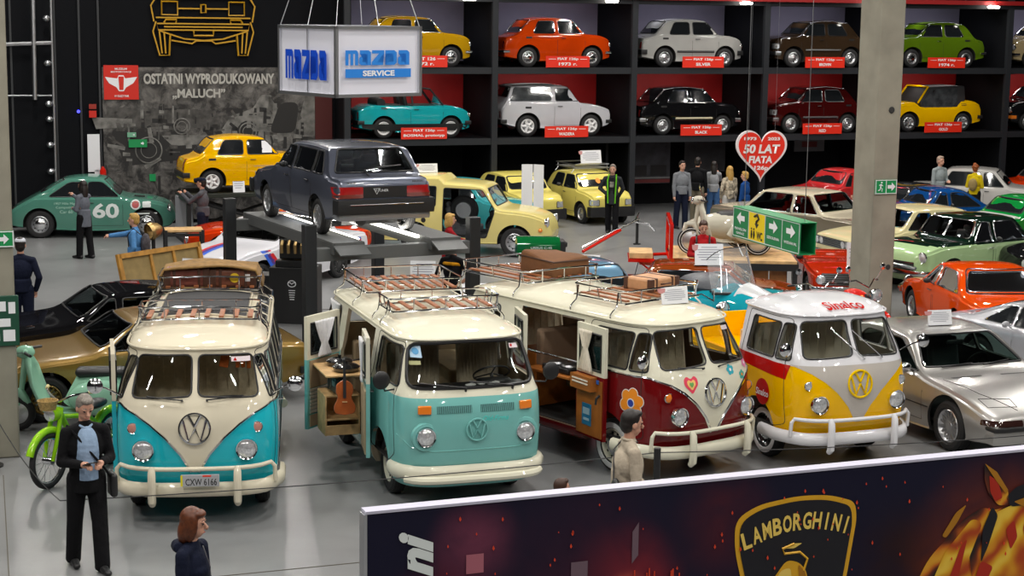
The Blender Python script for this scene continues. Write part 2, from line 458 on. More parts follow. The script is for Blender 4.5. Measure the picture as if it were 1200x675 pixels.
def roof_rack(name, label, root, x0, x1, w, zr, nsl, group, rail=.12, slat_l=None, side_loops=True, legs=2, m=CHROME, gut=.74, gz=1.88, cross=2):
    """tubular rack standing on the gutters; fore and aft wooden slats"""
    t = tag(thing(name, label, 'roof rack', group=group), label, 'roof rack', group)
    t.location = root.location; t.rotation_euler = root.rotation_euler
    mb = MB(); z0 = zr+.05; wh = w/2
    def xs(k, n): return x0+(x1-x0)*k/(n-1)
    for zz, ww in ((z0, wh), (z0+rail, wh+.03)):
        mb.tube([(x1-.06, -ww, zz), (x1, -ww+.08, zz), (x1+.03, 0, zz+.015), (x1, ww-.08, zz), (x1-.06, ww, zz), (x0+.06, ww, zz), (x0, ww-.08, zz), (x0, -ww+.08, zz), (x0+.06, -ww, zz)], .011, 6, True)
    for s in (1, -1):
        for k in range(3): x = xs(k, 3); x = min(max(x, x0+.07), x1-.07); mb.tube([(x, s*wh, z0), (x, s*(wh+.03), z0+rail)], .009, 5)
    for y in (-.3*w, 0, .3*w):
        mb.tube([(x1+.015, y, z0), (x1+.02, y, z0+rail)], .008, 5); mb.tube([(x0, y, z0), (x0, y, z0+rail)], .008, 5)
    for k in range(cross):
        x = xs(k, cross) if cross > 1 else (x0+x1)/2; mb.tube([(x, -wh, z0), (x, 0, z0+.02), (x, wh, z0)], .011, 6)
    mb.build('frame', m, t)
    for k in range(legs):
        x = min(max(xs(k, legs), x0+.1), x1-.1)
        for s in (1, -1): lg = MB(); lg.tube([(x, s*(wh+.02), z0+rail*.9), (x, s*(wh+.035), z0), (x, s*(wh+.05), z0-.05), (x, s*((wh+gut)/2+.04), (z0+gz)/2-.0), (x, s*(gut+.012), gz+.05), (x, s*(gut+.01), gz-.02)], .012, 6); lg.build('bracket', m, t)
    for k in range(nsl):
        y = -wh+w*(k+.5)/nsl; b = MB(); b.box(((x0+x1)/2, y, z0+.024+.012*(1-abs(y)/wh)), (slat_l or (x1-x0)*.9, .055, .02)); b.build('slat', SLATW, t)
    return t
def bumper_bar(parent, S, z0, z1, out, m, yw=.86, name='bumper', wrap=.35, th=.05):
    """bar following the nose at a distance"""
    mb = MB(); zc = (z0+z1)/2; path = []
    N = 22
    for k in range(N+1):
        y = -yw+2*yw*k/N; q = abs(y)/yw; x = S.p('F', y*.93, max(zc, .42)).x+out
        xc = S.p('F', 0, max(zc, .42)).x+out
        x = min(x, xc)-max(0, q-.8)*.55; path.append((x, y))
    path = [(path[0][0]-wrap, -yw-.005)]+path+[(path[-1][0]-wrap, yw+.005)]
    h = (z1-z0)/2
    prof = [(-th*.3, -h), (th*.5, -h*.85), (th*.9, -h*.3), (th*.9, h*.3), (th*.5, h*.85), (-th*.3, h)]
    vs = []; n = len(prof)
    for i, (x, y) in enumerate(path):
        a = path[max(0, i-1)]; b = path[min(len(path)-1, i+1)]; t = Vector((b[0]-a[0], b[1]-a[1])).normalized(); nn = Vector((t.y, -t.x))
        for d, e in prof: vs.append((x+nn.x*d, y+nn.y*d, zc+e))
    fs = [(i*n+k, i*n+(k+1) % n, (i+1)*n+(k+1) % n, (i+1)*n+k) for i in range(len(path)-1) for k in range(n)]
    fs += [tuple(range(n-1, -1, -1)), tuple((len(path)-1)*n+k for k in range(n))]
    mb.add(vs, fs); return mb.build(name, m, parent, ang=50)

def curtain(parent, fn, a0, a1, z0, z1, m, tie=.5, name='curtain'):
    """gathered cloth, narrow at the tie"""
    mb = MB(); NU, NV = 28, 16; vs = []
    for j in range(NV+1):
        v = j/NV; k = abs(v-tie)/max(tie, 1-tie); wd = .28+.72*min(1, k**.8)
        for i in range(NU+1):
            u = i/NU; vs.append(fn(a0+(a1-a0)*(.5+(u-.5)*wd), z0+(z1-z0)*v, .018*sin(u*38)*wd))
    fs = [(j*(NU+1)+i, j*(NU+1)+i+1, (j+1)*(NU+1)+i+1, (j+1)*(NU+1)+i) for j in range(NV) for i in range(NU)]
    mb.add(vs, fs); o = mb.build(name, m, parent, norm=False)
    s = o.modifiers.new('s', 'SOLIDIFY'); s.thickness = .006; return o

VPTS = [(.845, 1.285), (.62, 1.21), (.467, 1.11), (.311, .975), (.156, .795), (.078, .66), (.045, .60)]
def t1_van(name, label, loc, deg, up, lo, opt):
    """split-screen van; opt: kind samba | camper | pickup"""
    root = thing(name, label, 'van', loc, deg)
    kind = opt['kind']; XR = -3.32
    belt = 1.285
    if kind == 'pickup': xr_ = pch([(.24, -.78), (1.2, -.78), (1.865, -.74), (1.95, -.66), (2.0, -.5), (2.025, -.35), (2.04, -.2)])
    else: xr_ = pch([(.24, XR+.12), (.5, XR), (1.0, XR-.02), (1.3, XR+.05), (1.8, XR+.28), (1.9, XR+.35), (2.0, XR+.8), (2.04, XR+1.3)])
    xf_ = pch([(.24, .80), (.33, .82), (.37, .86), (.42, .885), (.62, .945), (.9, .965), (1.1, .955), (1.285, .90), (1.4, .84), (1.79, .635), (1.865, .62), (1.90, .60), (1.95, .46), (2.0, .12), (2.04, -.5)]) if kind != 'pickup' else pch([(.24, .80), (.4, .88), (.62, .945), (.9, .965), (1.1, .955), (1.285, .90), (1.4, .84), (1.79, .635), (1.865, .62), (1.90, .60), (1.95, .50), (2.0, .28), (2.025, .08), (2.04, -.05)])
    w_ = pch([(.33, .82), (.37, .855), (.5, .872), (.9, .88), (1.285, .862), (1.4, .842), (1.8, .762), (1.865, .752), (1.90, .74), (1.94, .69), (1.98, .58), (2.01, .44), (2.04, .16)])
    nf_ = pch([(.2, 3.4), (1.0, 3.2), (1.4, 3.4), (1.8, 3.0), (1.9, 2.8), (2.05, 2.2)])
    zs = [.33, .345, .37, .42, .5, .6, .7, .8, .9, 1.0, 1.1, 1.2, belt, 1.34, 1.4, 1.5, 1.6, 1.7, 1.8, 1.865, 1.868, 1.90, 1.925, 1.95, 1.975, 1.995, 2.01, 2.025, 2.035, 2.04]
    zin = [.42, .6, .8, 1.0, 1.2, belt, 1.4, 1.6, 1.8, 1.88, 1.93, 1.96]
    out = ring_body(zs, xf_, xr_, w_, nf_, 5.)
    S = Surf(out)
    inn = ring_body(zin, xf_, xr_, w_, nf_, 5., ins=.045)
    me = shell(out, inn)
    # windows
    wsL = rpoly([(.035, 1.40), (.675, 1.375), (.60, 1.80), (.035, 1.815)], .07)
    ws = [wsL, mir(wsL)]
    vent = rpoly([(.36, 1.335), (.62, 1.345), (.49, 1.77), (.36, 1.77)], .04)
    door = rpoly([(-.34, 1.335), (.325, 1.335), (.325, 1.77), (-.30, 1.77)], .05)
    sides = {'R': [vent, door], 'L': [vent, door]}
    if kind != 'pickup':
        n = 4 if kind == 'samba' else 3
        x0 = -.50; tot = -3.0-x0
        for s in 'RL':
            for k in range(n):
                a = x0+tot*k/n-.05; b = x0+tot*(k+1)/n+.05
                if kind == 'camper' and s == 'R' and k < n-1: continue
                sides[s].append(rpoly([(b, 1.345), (a, 1.345), (a, 1.75), (b, 1.75)], .06))
    cuts = [arch_cutters([(0, .35)]+([(-2.42, .35)] if kind != 'pickup' else []), .43, .56, 1.3)]
    cuts.append(side_cut(sides['R'], (-1,))); cuts.append(side_cut(sides['L'], (1,)))
    cuts.append(end_cut(ws, .1, 1.6))
    rear = rpoly([(-.55, 1.40), (.55, 1.40), (.5, 1.72), (-.5, 1.72)], .08)
    if kind == 'pickup': rear = rpoly([(-.5, 1.36), (.5, 1.36), (.47, 1.72), (-.47, 1.72)], .06)
    cuts.append(end_cut([rear], xr_(1.5)-.4, xr_(1.5)+.35))
    open_x = (-1.78, -.56)
    if kind == 'camper':
        c = MB(); c.prism([(open_x[0], .46), (open_x[1], .46), (open_x[1], 1.80), (open_x[0], 1.80)], lambda a, b, t: (a, t, b), (-1.3, -.5)); cuts.append(c)
    sky = []
    if kind == 'samba':
        for k in range(4):
            a = -.62-k*.62
            for s in (1, -1): sky.append(rpoly([(a, s*.60), (a-.46, s*.60), (a-.46, s*.72), (a, s*.72)][::s], .03))
        c = MB()
        for p in sky: c.prism(p, lambda a, b, t: (a, b, t), (1.86, 2.2))
        cuts.append(c)
    me = cut(me, cuts)
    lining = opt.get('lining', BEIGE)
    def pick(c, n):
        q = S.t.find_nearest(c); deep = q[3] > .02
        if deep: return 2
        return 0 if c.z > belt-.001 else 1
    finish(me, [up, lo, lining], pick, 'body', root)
    # V panel, mouldings, seams
    V = [(a, b) for a, b in VPTS]; poly = [(-a, b) for a, b in V]+[(a, b) for a, b in V[::-1]]
    poly = [(-.80, 1.30)]+[(-a, b) for a, b in V[1:]]+[(a, b) for a, b in V[1:]][::-1]+[(.80, 1.30)]
    S.decal('F', poly, 'front_panel', opt.get('vmat', up), root, .004, .05)
    mol = opt.get('mould', CHROME); mb = MB()
    for s in (1, -1):
        mb.tube(S.line('F', [(s*a, b) for a, b in VPTS[1:]], .006), .016, 6)
        q = S.line('F', [(s*.62, 1.21), (s*.80, 1.283)], .006)[:-1]; q2 = S.line('L' if s > 0 else 'R', [(.66, 1.285), (xr_(1.285)+.3, 1.285)], .006, .2)
        mb.tube(q+q2, .013, 6)
    if opt.get('moulding', True): mb.build('moulding', mol, root)
    g = .005
    for f in 'LR':
        sm = MB()
        sm.tube(S.line(f, rpoly([(.56, 1.30), (.62, .56), (.42, .50), (-.42, .50), (-.46, 1.30), (-.42, 1.83), (.45, 1.83)], .06), 0, closed=True), g, 4, True)
        if kind != 'pickup' and not (kind == 'camper' and f == 'R'):
            for x in (-.56, -1.17, -1.78): sm.tube(S.line(f, [(x, .48), (x, 1.83)], 0), g, 4)
            sm.tube(S.line(f, [(-.56, .48), (-1.78, .48)], 0), g, 4); sm.tube(S.line(f, [(-.56, 1.83), (-1.78, 1.83)], 0), g, 4)
        sm.build('door_seam', DARK, root)
    gm = MB()
    loop = []
    K = 40
    ring = ring_body([1.872], xf_, xr_, w_, nf_, 5., ins=-.022).v
    gm.tube(ring, .014, 6, True); gm.build('rain_gutter', up, root)
    # glass + seals
    trim = opt.get('seal', BLACK); sl = MB()
    for p in ws: S.decal('F', p, 'windscreen_glass', GLASS, root, -.02, .06); seal(S, 'F', p, None, mb=sl)
    for f in 'RL':
        for p in sides[f]: S.decal(f, p, 'window_glass', GLASS, root, -.015, .15); seal(S, f, p, None, mb=sl)
    S.decal('B', rear, 'rear_glass', GLASS, root, -.02, .15); seal(S, 'B', rear, None, mb=sl)
    for p in sky: S.decal('T', p, 'skylight_glass', GLASS, root, -.01, .15); seal(S, 'T', p, None, m=CHROME, mb=sl)
    sl.build('window_seal', trim, root)
    # lamps
    for s in (1, -1):
        p = S.p('F', s*.545, .84); o = lamp(root, (p.x+.005, s*.545, .84), 'F', .105, depth=.09)
        p = S.p('F', s*.66, 1.065); lamp(root, (p.x, s*.655, 1.065), 'F', .055, 'indicator', CHROME, opt.get('ind', AMBER), .03, .3, 16)
    disc_badge(root, S, (0, 1.075), .175, opt.get('badge', CHROME))
    # bumper with overriders and rail
    bc = opt['bump']
    b = bumper_bar(root, S, .33, .49, .10, bc, .90)
    xr0 = S.p('F', 0, .6).x+.12; rl = MB()
    def fx(y): return min(S.p('F', y, .62).x, S.p('F', 0, .62).x)+.10
    rl.tube([(fx(.80)-.02, -.845, .44), (fx(.80), -.84, .61)]+[(fx(y), y, .655) for y in [-.80+.1*k for k in range(17)]]+[(fx(.80), .84, .61), (fx(.80)-.02, .845, .44)], .024, 8); rl.build('bumper_rail', bc, root)
    for s in (1, -1):
        o = MB(); x = fx(.45)+.045; o.tube([(x-.03, s*.45, .27), (x+.01, s*.45, .31), (x+.02, s*.45, .46), (x+.01, s*.45, .63), (x-.02, s*.45, .68)], [.035, .045, .045, .042, .03], 10); o.build('overrider', bc, root)
    # wipers
    wp = MB()
    for s in (1, -1):
        a = opt.get('wip', 0)
        y0 = s*.13; z0 = 1.355
        if a: q = [(s*.27, z0-.0), (s*.12-.0, 1.66)] if s < 0 else [(s*.36, z0), (s*.10, 1.70)]; q = [(y0+.22*1, z0), (y0-.12, 1.68)]
        else: q = [(y0, z0), (s*.50, 1.39)]
        l = S.line('F', q, .035); wp.tube(l, .008, 5); wp.tube([S.p('F', *q[0], 0), l[0]], .012, 5)
    wp.build('wiper', CHROME if a else BLACK, root)
    # wheels
    wx = [0, -2.42]
    for x in wx:
        for s in (1, -1): wheel(root, x, s*.685, .335, .165, opt.get('wheel', 'cap'), opt.get('rim'))
    # cab: dash, wheel, seat, floor
    d = MB(); d.box((.62, 0, 1.17), (.2, 1.5, .28)); d.build('dashboard', opt.get('dash', up), root, bevel=.05)
    steering(root, .42, .38, 1.28, .2, -20, opt.get('swm', BLACK))
    bench(root, -.36, 1.45, .95, opt.get('seatm', BEIGE), h=.66)
    fl = MB(); fl.box(((xr_(.5)+.6)/2, 0, .44), (.6-xr_(.5)-.3, 1.6, .04)); fl.build('cabin_floor', DARK, root)
    # mirrors
    mm = opt.get('mirror', [(1, .26), (-1, .26)])
    for s, l in mm:
        p = S.p('L' if s > 0 else 'R', .56, 1.36); mirror_round(root, p, (.10, s*l, .13), .085)
    for s in (1, -1):
        hd = MB(); p = S.p('L' if s > 0 else 'R', -.30, 1.12); hd.tube([p+Vector((.06, 0, 0)), p+Vector((.06, s*.04, 0)), p+Vector((-.06, s*.045, 0))], .011, 6); hd.build('door_handle', CHROME, root)
    if kind != 'pickup':
        tl = MB()
        for s in (1, -1):
            p = S.p('B', s*.66, .95); lamp(root, (p.x, s*.66, .95), 'B', .06, 'tail_lamp', CHROME, REDL, .03, .3, 14)
        bumper_rear = MB(); bumper_rear.tube([(XR+.3, -.88, .42), (XR-.07, -.84, .42), (XR-.12, 0, .42), (XR-.07, .84, .42), (XR+.3, .88, .42)], .06, 8); bumper_rear.build('rear_bumper', bc, root)
    return root, S, open_x

def cargo_door(root, hinge, ang, wdt, z0, z1, outm, upm, inn, belt, cur, name='cargo_door', win=True, pocket=False, y=-.885):
    """swung door leaf; hinge x on the sill, ang measured in the van's frame, leaf extends along it; built with window, curtain and lining"""
    lean = .055
    M = Matrix.Translation((hinge, y, 0)) @ Matrix.Rotation(R(ang), 4, 'Z')
    mb = MB(); wz0, wz1 = belt+.06, z1-.09; t = .045; 
    def bx(a0, a1, b0, b1, mi):
        mb.mi = mi; mb.box(((a0+a1)/2, 0, (b0+b1)/2), (a1-a0, t, b1-b0))
    bx(0, wdt, z0, belt, 1); bx(0, wdt, belt, wz0, 0); bx(0, wdt, wz1, z1, 0); bx(0, .07, wz0, wz1, 0); bx(wdt-.07, wdt, wz0, wz1, 0)
    o = mb.build(name, [upm, outm], root, M=M)
    g = MB(); g.box((wdt/2, 0, (wz0+wz1)/2), (wdt-.12, .006, wz1-wz0+.02)); g.build('door_glass', GLASS, o, M=M)
    s = MB(); s.tube([(.07, -.028*1, wz0), (wdt-.07, -.028, wz0), (wdt-.07, -.028, wz1), (.07, -.028, wz1)], .012, 6, True)
    s.tube([(.07, .028, wz0), (wdt-.07, .028, wz0), (wdt-.07, .028, wz1), (.07, .028, wz1)], .012, 6, True); s.build('window_seal', BLACK, o, M=M)
    return o, M, (wz0, wz1)
# ------------------------------------------------------------------ the three split-screen vans
CRE = paint('warm cream', srgb('#d8d0ba')); CRE2 = paint('ivory', srgb('#d9d6c2')); WHT = paint('white', srgb('#d8d8dc'))
TUR = paint('turquoise', srgb('#22b4c4')); MAR = paint('maroon', srgb('#6a0f12')); YEL = paint('van yellow', srgb('#f0b800'))
REDP = paint('red', srgb('#c31c10'))
POS1 = ((-3.476, 18.644, 0), -83.1)
v, S, _ = t1_van('camper_van', 'turquoise and cream split-screen van with chrome emblem and plate CXW 6166', *POS1, CRE, TUR, dict(kind='samba', bump=CRE, wheel='cap', ind=mat('pink lens', (.55, .25, .2), .15, coat=1), seatm=BEIGE, lining=mat('cabin beige', (.5, .43, .32), .8)))
VAN1 = v
# licence plate
x = S.p('F', 0, .55).x+.17
b = MB(); b.box((x, .06, .545), (.012, .40, .13)); pl = b.build('number_plate', mat('plate grey', (.42, .43, .45), .5), v, bevel=.004)
text('CXW 6166', BLACK, pl, (x+.0075, .07, .53), .075, 'F', width=.33, bold=.012)
b = MB(); b.box((x+.007, -.135, .545), (.002, .022, .12)); b.build('plate_band', mat('plate yellow', (.75, .68, .02), .5), pl)
b = MB(); b.box((x+.007, .13, .595), (.002, .09, .018)); b.build('plate_sticker', mat('red sticker', (.8, .05, .02), .5), pl)
# cloth sunroof
S.decal('T', rpoly([(-.55, -.5), (-2.35, -.5), (-2.35, .5), (-.55, .5)], .08), 'cloth_sunroof', mat('grey roof cloth', (.035, .035, .037), .9, bump=.3, nscale=60), v, .012, .12)
b = MB(); b.tube(S.line('T', rpoly([(-.53, -.52), (-2.37, -.52), (-2.37, .52), (-.53, .52)], .08), .012, closed=True), .014, 6, True); b.build('sunroof_frame', CRE, v)
S.decal('F', [(.38, 1.735), (.58, 1.725), (.575, 1.775), (.378, 1.785)], 'windscreen_sticker', mat('pale sticker', (.75, .65, .68), .6), v, .004, .05)
S.decal('F', [(.40, 1.742), (.44, 1.740), (.42, 1.775)], 'sticker_emblem', REDP, v, .006, .05)
for k, (yy, zz) in enumerate([(.30, 1.70), (.44, 1.68), (.50, 1.68), (.56, 1.67)]):
    b = MB(); b.box((.42, yy, zz), (.04, .10 if k == 0 else .045, .14 if k == 0 else .11), rx=-.2 if k == 0 else 0); b.build('hanging_pennant', mat('orange cloth', (.65, .14, .02), .8), v, bevel=.01)
# open cab door on the kerb side
o, M, wz = cargo_door(v, .50, 187, .92, .5, 1.80, TUR, CRE, BEIGE, 1.285, None, 'cab_door')
RK = 'chrome roof racks of the camper vans'
roof_rack('roof_rack', 'chrome rack with short wooden slats above the windscreen of the turquoise plated van', v, -.68, -.16, 1.28, 2.0, 8, RK, rail=.14, gz=1.87)
roof_rack('roof_rack', 'chrome rack holding brown suitcases over the rear of the turquoise van', v, -3.05, -2.25, 1.20, 2.0, 7, RK, rail=.16, gz=1.87)
def suitcase(label, van, x, y, rz, sz, zb, m, group=None):
    M0 = Matrix.Translation(van.location) @ Matrix.Rotation(van.rotation_euler.z, 4, 'Z')
    loc = M0 @ Vector((x, y, zb)); t = thing('suitcase', label, 'suitcase', loc, math.degrees(van.rotation_euler.z)+rz, group)
    w, d, h = sz
    b = MB(); b.box((0, 0, h/2), (w, d, h)); b.build('case_body', m, t, bevel=.03)
    e = MB()
    for s in (-1, 1):
        e.box((0, s*d*.28, h/2), (w+.012, .035, h+.012))
        for u in (-1, 1): e.box((u*(w/2-.02), s*(d/2-.03), h/2), (.06, .08, h*.99))
    e.build('strap', mat('dark leather', (.07, .025, .012), .5), t, bevel=.006)
    hd = MB(); hd.tube([(w/2+.005, -.08, h*.55), (w/2+.05, -.06, h*.6), (w/2+.05, .06, h*.6), (w/2+.005, .08, h*.55)], .011, 6); hd.build('handle', mat('dark leather', (0, 0, 0)), t)
    return t
SG = None
suitcase('reddish brown leather suitcase roped on the roof beside the one with a yellow sticker', v, -2.62, -.29, 0, (.46, .54, .235), 2.06, mat('red brown leather', (.17, .045, .03), .4, noise=.3, nscale=9))
s2 = suitcase('brown leather suitcase with a round yellow sticker on the turquoise van roof', v, -2.60, .28, 0, (.44, .56, .225), 2.06, LEATHER)
b = MB(); b.lathe([(0, .004), (.06, .004), (.06, 0)], c=(.222, .02, .12), ax=(1, 0, 0)); b.build('round_sticker', mat('yellow sticker', (.8, .55, .02), .5), s2)
b = MB(); b.box((.224, .20, .12), (.004, .1, .09)); b.build('paper_label', PAPER, s2)
# tan blanket over the luggage
b = MB(); NU, NV = 30, 12; vs = []
for j in range(NV+1):
    for i in range(NU+1):
        u = i/NU*2-1; q = j/NV
        vs.append((-2.92+.60*q, u*.66, 2.315+.035*cos(u*2.6)-.03*sin(q*9+u*5)*.3-(max(0, abs(u)-.88)*1.6)))
b.add(vs, [(j*(NU+1)+i, j*(NU+1)+i+1, (j+1)*(NU+1)+i+1, (j+1)*(NU+1)+i) for j in range(NV) for i in range(NU)])
bl = b.build('blanket', mat('tan blanket', (.23, .13, .04), .9, noise=.25, nscale=12, bump=.3), None); bl.location = v.location; bl.rotation_euler = v.rotation_euler
sd = bl.modifiers.new('s', 'SOLIDIFY'); sd.thickness = .025
tag(bl, 'tan blanket thrown over the suitcases on the turquoise van roof', 'blanket')

# ---- maroon camper
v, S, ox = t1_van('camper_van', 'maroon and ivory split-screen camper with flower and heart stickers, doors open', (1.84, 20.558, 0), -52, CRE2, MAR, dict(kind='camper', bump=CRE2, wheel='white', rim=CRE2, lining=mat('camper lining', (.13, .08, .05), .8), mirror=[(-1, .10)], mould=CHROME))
VAN3 = v
# flower
def petals(S, face, c, r, n, m, mc, v, rot=0, pr=.42, name='flower_sticker', outline=None):
    mb = []
    root = None
    for k in range(n):
        a = rot+2*pi*k/n
        if outline: S.decal(face, circ((c[0]+r*.60*cos(a), c[1]+r*.60*sin(a)), r*pr*1.13, 16), name+'_edge', outline, v, .005, .06)
        S.decal(face, circ((c[0]+r*.60*cos(a), c[1]+r*.60*sin(a)), r*pr, 16), name, m, v, .007, .06)
    S.decal(face, circ(c, r*.30, 16), 'flower_centre', mc, v, .010, .06)
OR_ = mat('orange sticker', srgb('#e88a1a'), .5); PK = mat('pink sticker', srgb('#e0405a'), .5); SW = mat('white sticker', (.8, .8, .8), .5); BLU = mat('blue sticker', srgb('#2a3f9c'), .5)
petals(S, 'R', (.44, .96), .19, 6, OR_, SW, v, .3, .36, outline=SW)
S.decal('R', circ((.44, .96), .045, 16), 'flower_dot', BLU, v, .012, .05)
heart = [(.0, -.11), (.10, .0), (.095, .07), (.05, .10), (0, .06), (-.05, .10), (-.095, .07), (-.10, .0)]
S.decal('F', rpoly(shift(heart, -.36, 1.20), .03), 'heart_sticker', PK, v, .007, .04)
S.decal('F', rpoly([(a*.6-.36, b*.6+1.20) for a, b in heart], .02), 'heart_inner', mat('orange pale', srgb('#f0c070'), .5), v, .009, .04)
S.decal('F', rpoly([(a*.3-.36, b*.3+1.20) for a, b in heart], .01), 'heart_core', mat('green sticker', srgb('#6aa85a'), .5), v, .011, .04)
TQ = mat('turquoise sticker', srgb('#2aa6b8'), .5)
petals(S, 'F', (.30, 1.30), .062, 5, TQ, SW, v, .5); petals(S, 'F', (.50, 1.22), .055, 5, mat('teal sticker', srgb('#2f9c90'), .5), OR_, v, .2); petals(S, 'F', (.62, 1.335), .055, 5, mat('rose sticker', srgb('#d879a8'), .5), SW, v, .9)
S.decal('F', [(.40, 1.735), (.56, 1.725), (.555, 1.775), (.398, 1.785)], 'windscreen_sticker', mat('pale sticker', (0, 0, 0)), v, .004, .05)
# double cargo doors (front leaf swung wide, rear leaf folded back)
PLY = mat('door plywood', srgb('#9a5a1e'), .45, noise=.2, nscale=4)
o, M, (wz0, wz1) = cargo_door(v, -.52, 353, .60, .42, 1.80, MAR, CRE2, PLY, 1.2, CREAMC)
b = MB(); b.box((.30, -.03, .80), (.54, .014, .70)); b.build('door_lining', PLY, o, M=M); b = MB(); b.box((.24, -.08, 1.10), (.44, .10, .17)); b.build('door_pocket', PLY, o, M=M)
b = MB(); b.box((.24, -.135, 1.10), (.34, .006, .018)); b.box((.24, -.135, 1.14), (.34, .006, .018)); b.build('pocket_slot', CREAMC, o, M=M)
b = MB(); b.box((.26, -.04, .70), (.20, .006, .27)); b.build('blue_sticker', mat('sticker blue', srgb('#1d6c93'), .5), o, M=M, bevel=.01)
b = MB(); b.box((.26, -.045, .74), (.14, .004, .08)); b.box((.26, -.045, .64), (.12, .004, .03)); b.build('sticker_print', mat('sticker grey', srgb('#9ab6c4'), .5), o, M=M)
b = MB(); b.box((.50, -.05, 1.14), (.05, .006, .05)); b.build('small_badge', mat('badge blue', srgb('#2d5fae'), .5), o, M=M)
b = MB(); b.tube([(.53, -.04, .98), (.54, -.09, .95), (.54, -.10, .88)], .016, 6); b.build('door_latch', BLACK, o, M=M)
curtain(o, lambda a, z, d: M @ Vector((a, -.045-d, z)), .06, .36, wz0-.04, wz1+.02, CREAMC, .55)
o, M, (wz0, wz1) = cargo_door(v, -1.76, -27, .62, .42, 1.80, MAR, CRE2, PLY, 1.2, CREAMC)
b = MB(); b.box((.30, .03, .80), (.54, .014, .70)); b.build('door_lining', PLY, o, M=M)
# interior
WI = mat('camper pine', srgb('#b0682a'), .45, noise=.25, nscale=5)
b = MB(); b.box((-.62, .20, .86), (.04, 1.1, .84)); b.box((-.72, .35, .80), (.2, .75, .72)); b.build('cabinet', WI, v, bevel=.006)
b = MB(); b.box((-1.22, -.52, 1.02), (.86, .58, .03)); b.build('worktop', WI, v, bevel=.005)
b = MB(); b.box((-1.95, .1, .82), (.5, 1.4, .7)); b.box((-1.2, .68, .75), (.9, .25, .55)); b.build('rear_cupboard', WI, v, bevel=.006)
b = MB(); b.box((-1.65, .0, 1.25), (.14, 1.2, .5)); b.box((-1.4, .25, .75), (.5, .8, .12)); b.build('rear_bench', mat('brown cushion', (.30, .20, .13), .9), v, bevel=.04)
M0 = Matrix.Translation(v.location) @ Matrix.Rotation(v.rotation_euler.z, 4, 'Z')
def cooker(label, p, deg):
    t = thing('camping_cooker', label, 'cooker', p, deg)
    b = MB(); b.box((0, 0, .04), (.52, .32, .07)); b.build('cooker_body', BLACK, t, bevel=.015)
    for s in (-1, 1):
        b = MB(); b.lathe([(.115, 0), (.125, .01), (.11, .035), (.05, .045), (0, .045)], c=(s*.13, 0, .075)); b.build('burner', STEEL, t)
    return t
cooker('two ring camping cooker on the worktop of the maroon camper', M0 @ Vector((-1.15, -.58, 1.037)), -52)
for s, k in ((-2.6, 0),):
    curtain(v, lambda a, z, d: (a, -.80+d, z), -2.9, -2.3, 1.33, 1.77, CREAMC, .4)
    curtain(v, lambda a, z, d: (a, .78+d, z), -1.3, -.7, 1.33, 1.77, CREAMC, .4)
bench(v, -2.75, 1.4, .98, BEIGE)
roof_rack('roof_rack', 'low grey rack with wooden slats above the windscreen of the maroon camper', v, -.95, .0, 1.22, 2.0, 7, RK, rail=.15, gz=1.87)
roof_rack('roof_rack', 'long slatted rack with brown canvas bag over the rear of the maroon camper', v, -3.3, -1.9, 1.22, 2.0, 7, RK, rail=.15, gz=1.87, legs=2)
def soft_bag(name, label, p, deg, sz, m, cat='bag'):
    w, d, h = sz; b = MB(); nu, nv = 14, 10; vs = []
    b.box((0, 0, h/2), (w, d, h)); t = thing(name, label, cat, p, deg)
    me = b.mesh()
    def f(o):
        q = o.modifiers.new('b', 'BEVEL'); q.width = .05; q.segments = 3
        q = o.modifiers.new('s', 'SUBSURF'); q.levels = 2; q.subdivision_type = 'SIMPLE'
    me = evaluated(me, [f])
    for vv in me.vertices:
        c = vv.co; c.z += .025*sin(c.x*6)*sin(c.y*5)*(c.z/h) - .06*(c.x/w)*(c.z/h); c.x *= 1-.06*(c.z/h)
    link('bag_body', me, m, t)
    e = MB(); e.tube([(-w/2, -d/2, h*.9), (w/2, -d/2, h*.82), (w/2, d/2, h*.82), (-w/2, d/2, h*.9)], .012, 6, True)
    e.build('piping', mat('dark brown piping', (.06, .025, .012), .7), t)
    return t
soft_bag('canvas_bag', 'large brown canvas roof bag on the maroon camper', M0 @ Vector((-2.35, .22, 2.06)), -52, (.74, .64, .26), mat('brown canvas', srgb('#6b4526'), .9, noise=.12, nscale=8), 'bag')
t = suitcase('open leather case with tan lid on the front rack of the maroon camper', v, -.55, .32, 8, (.42, .55, .16), 2.09, mat('tan leather lid', srgb('#b98a62'), .6, noise=.15, nscale=8))

# ---- yellow and white pickup
v, S, _ = t1_van('pickup_van', 'yellow and white split-screen pickup with a red round logo beside the silver coupe', (3.907, 21.273, 0), -68.2, WHT, YEL, dict(kind='pickup', bump=paint('bumper white', srgb('#dcdce0')), wheel='white', rim=BLKGLOSS, badge=paint('emblem yellow', srgb('#e8c000')), moulding=False, wip=1, vmat=paint('panel grey white', srgb('#b9b3ac')), ind=LAMPG, mirror=[(-1, .08), (1, .30)], lining=mat('cab grey', (.5, .47, .42), .8), seatm=mat('pale seat cloth', (.66, .6, .48), .8)))
VAN4 = v
RS = paint('band red', srgb('#b81410'))
for f in 'RL':
    S.decal(f, [(-.74, 1.16), (.60, 1.11), (.64, 1.29), (-.74, 1.29)], 'red_band', RS, v, .004, .1)
S.decal('R', circ((.14, .87), .165, 32), 'round_logo', RS, v, .006, .06)
S.decal('L', circ((.14, .87), .165, 32), 'round_logo', RS, v, .006, .06)
SWH = mat('logo white', (.85, .85, .85), .5)
S.print('R', 'Sinalco', (.14, .86), .085, SWH, v, off=.010, bold=.02, shear=.1, width=.30)
me = gridded(text_mesh('Sinalco', .13, bold=.015, width=.54), .04)
for q in me.vertices:
    q.co = S.p('T', .47-q.co.y*1.5, q.co.x+.02, .02)
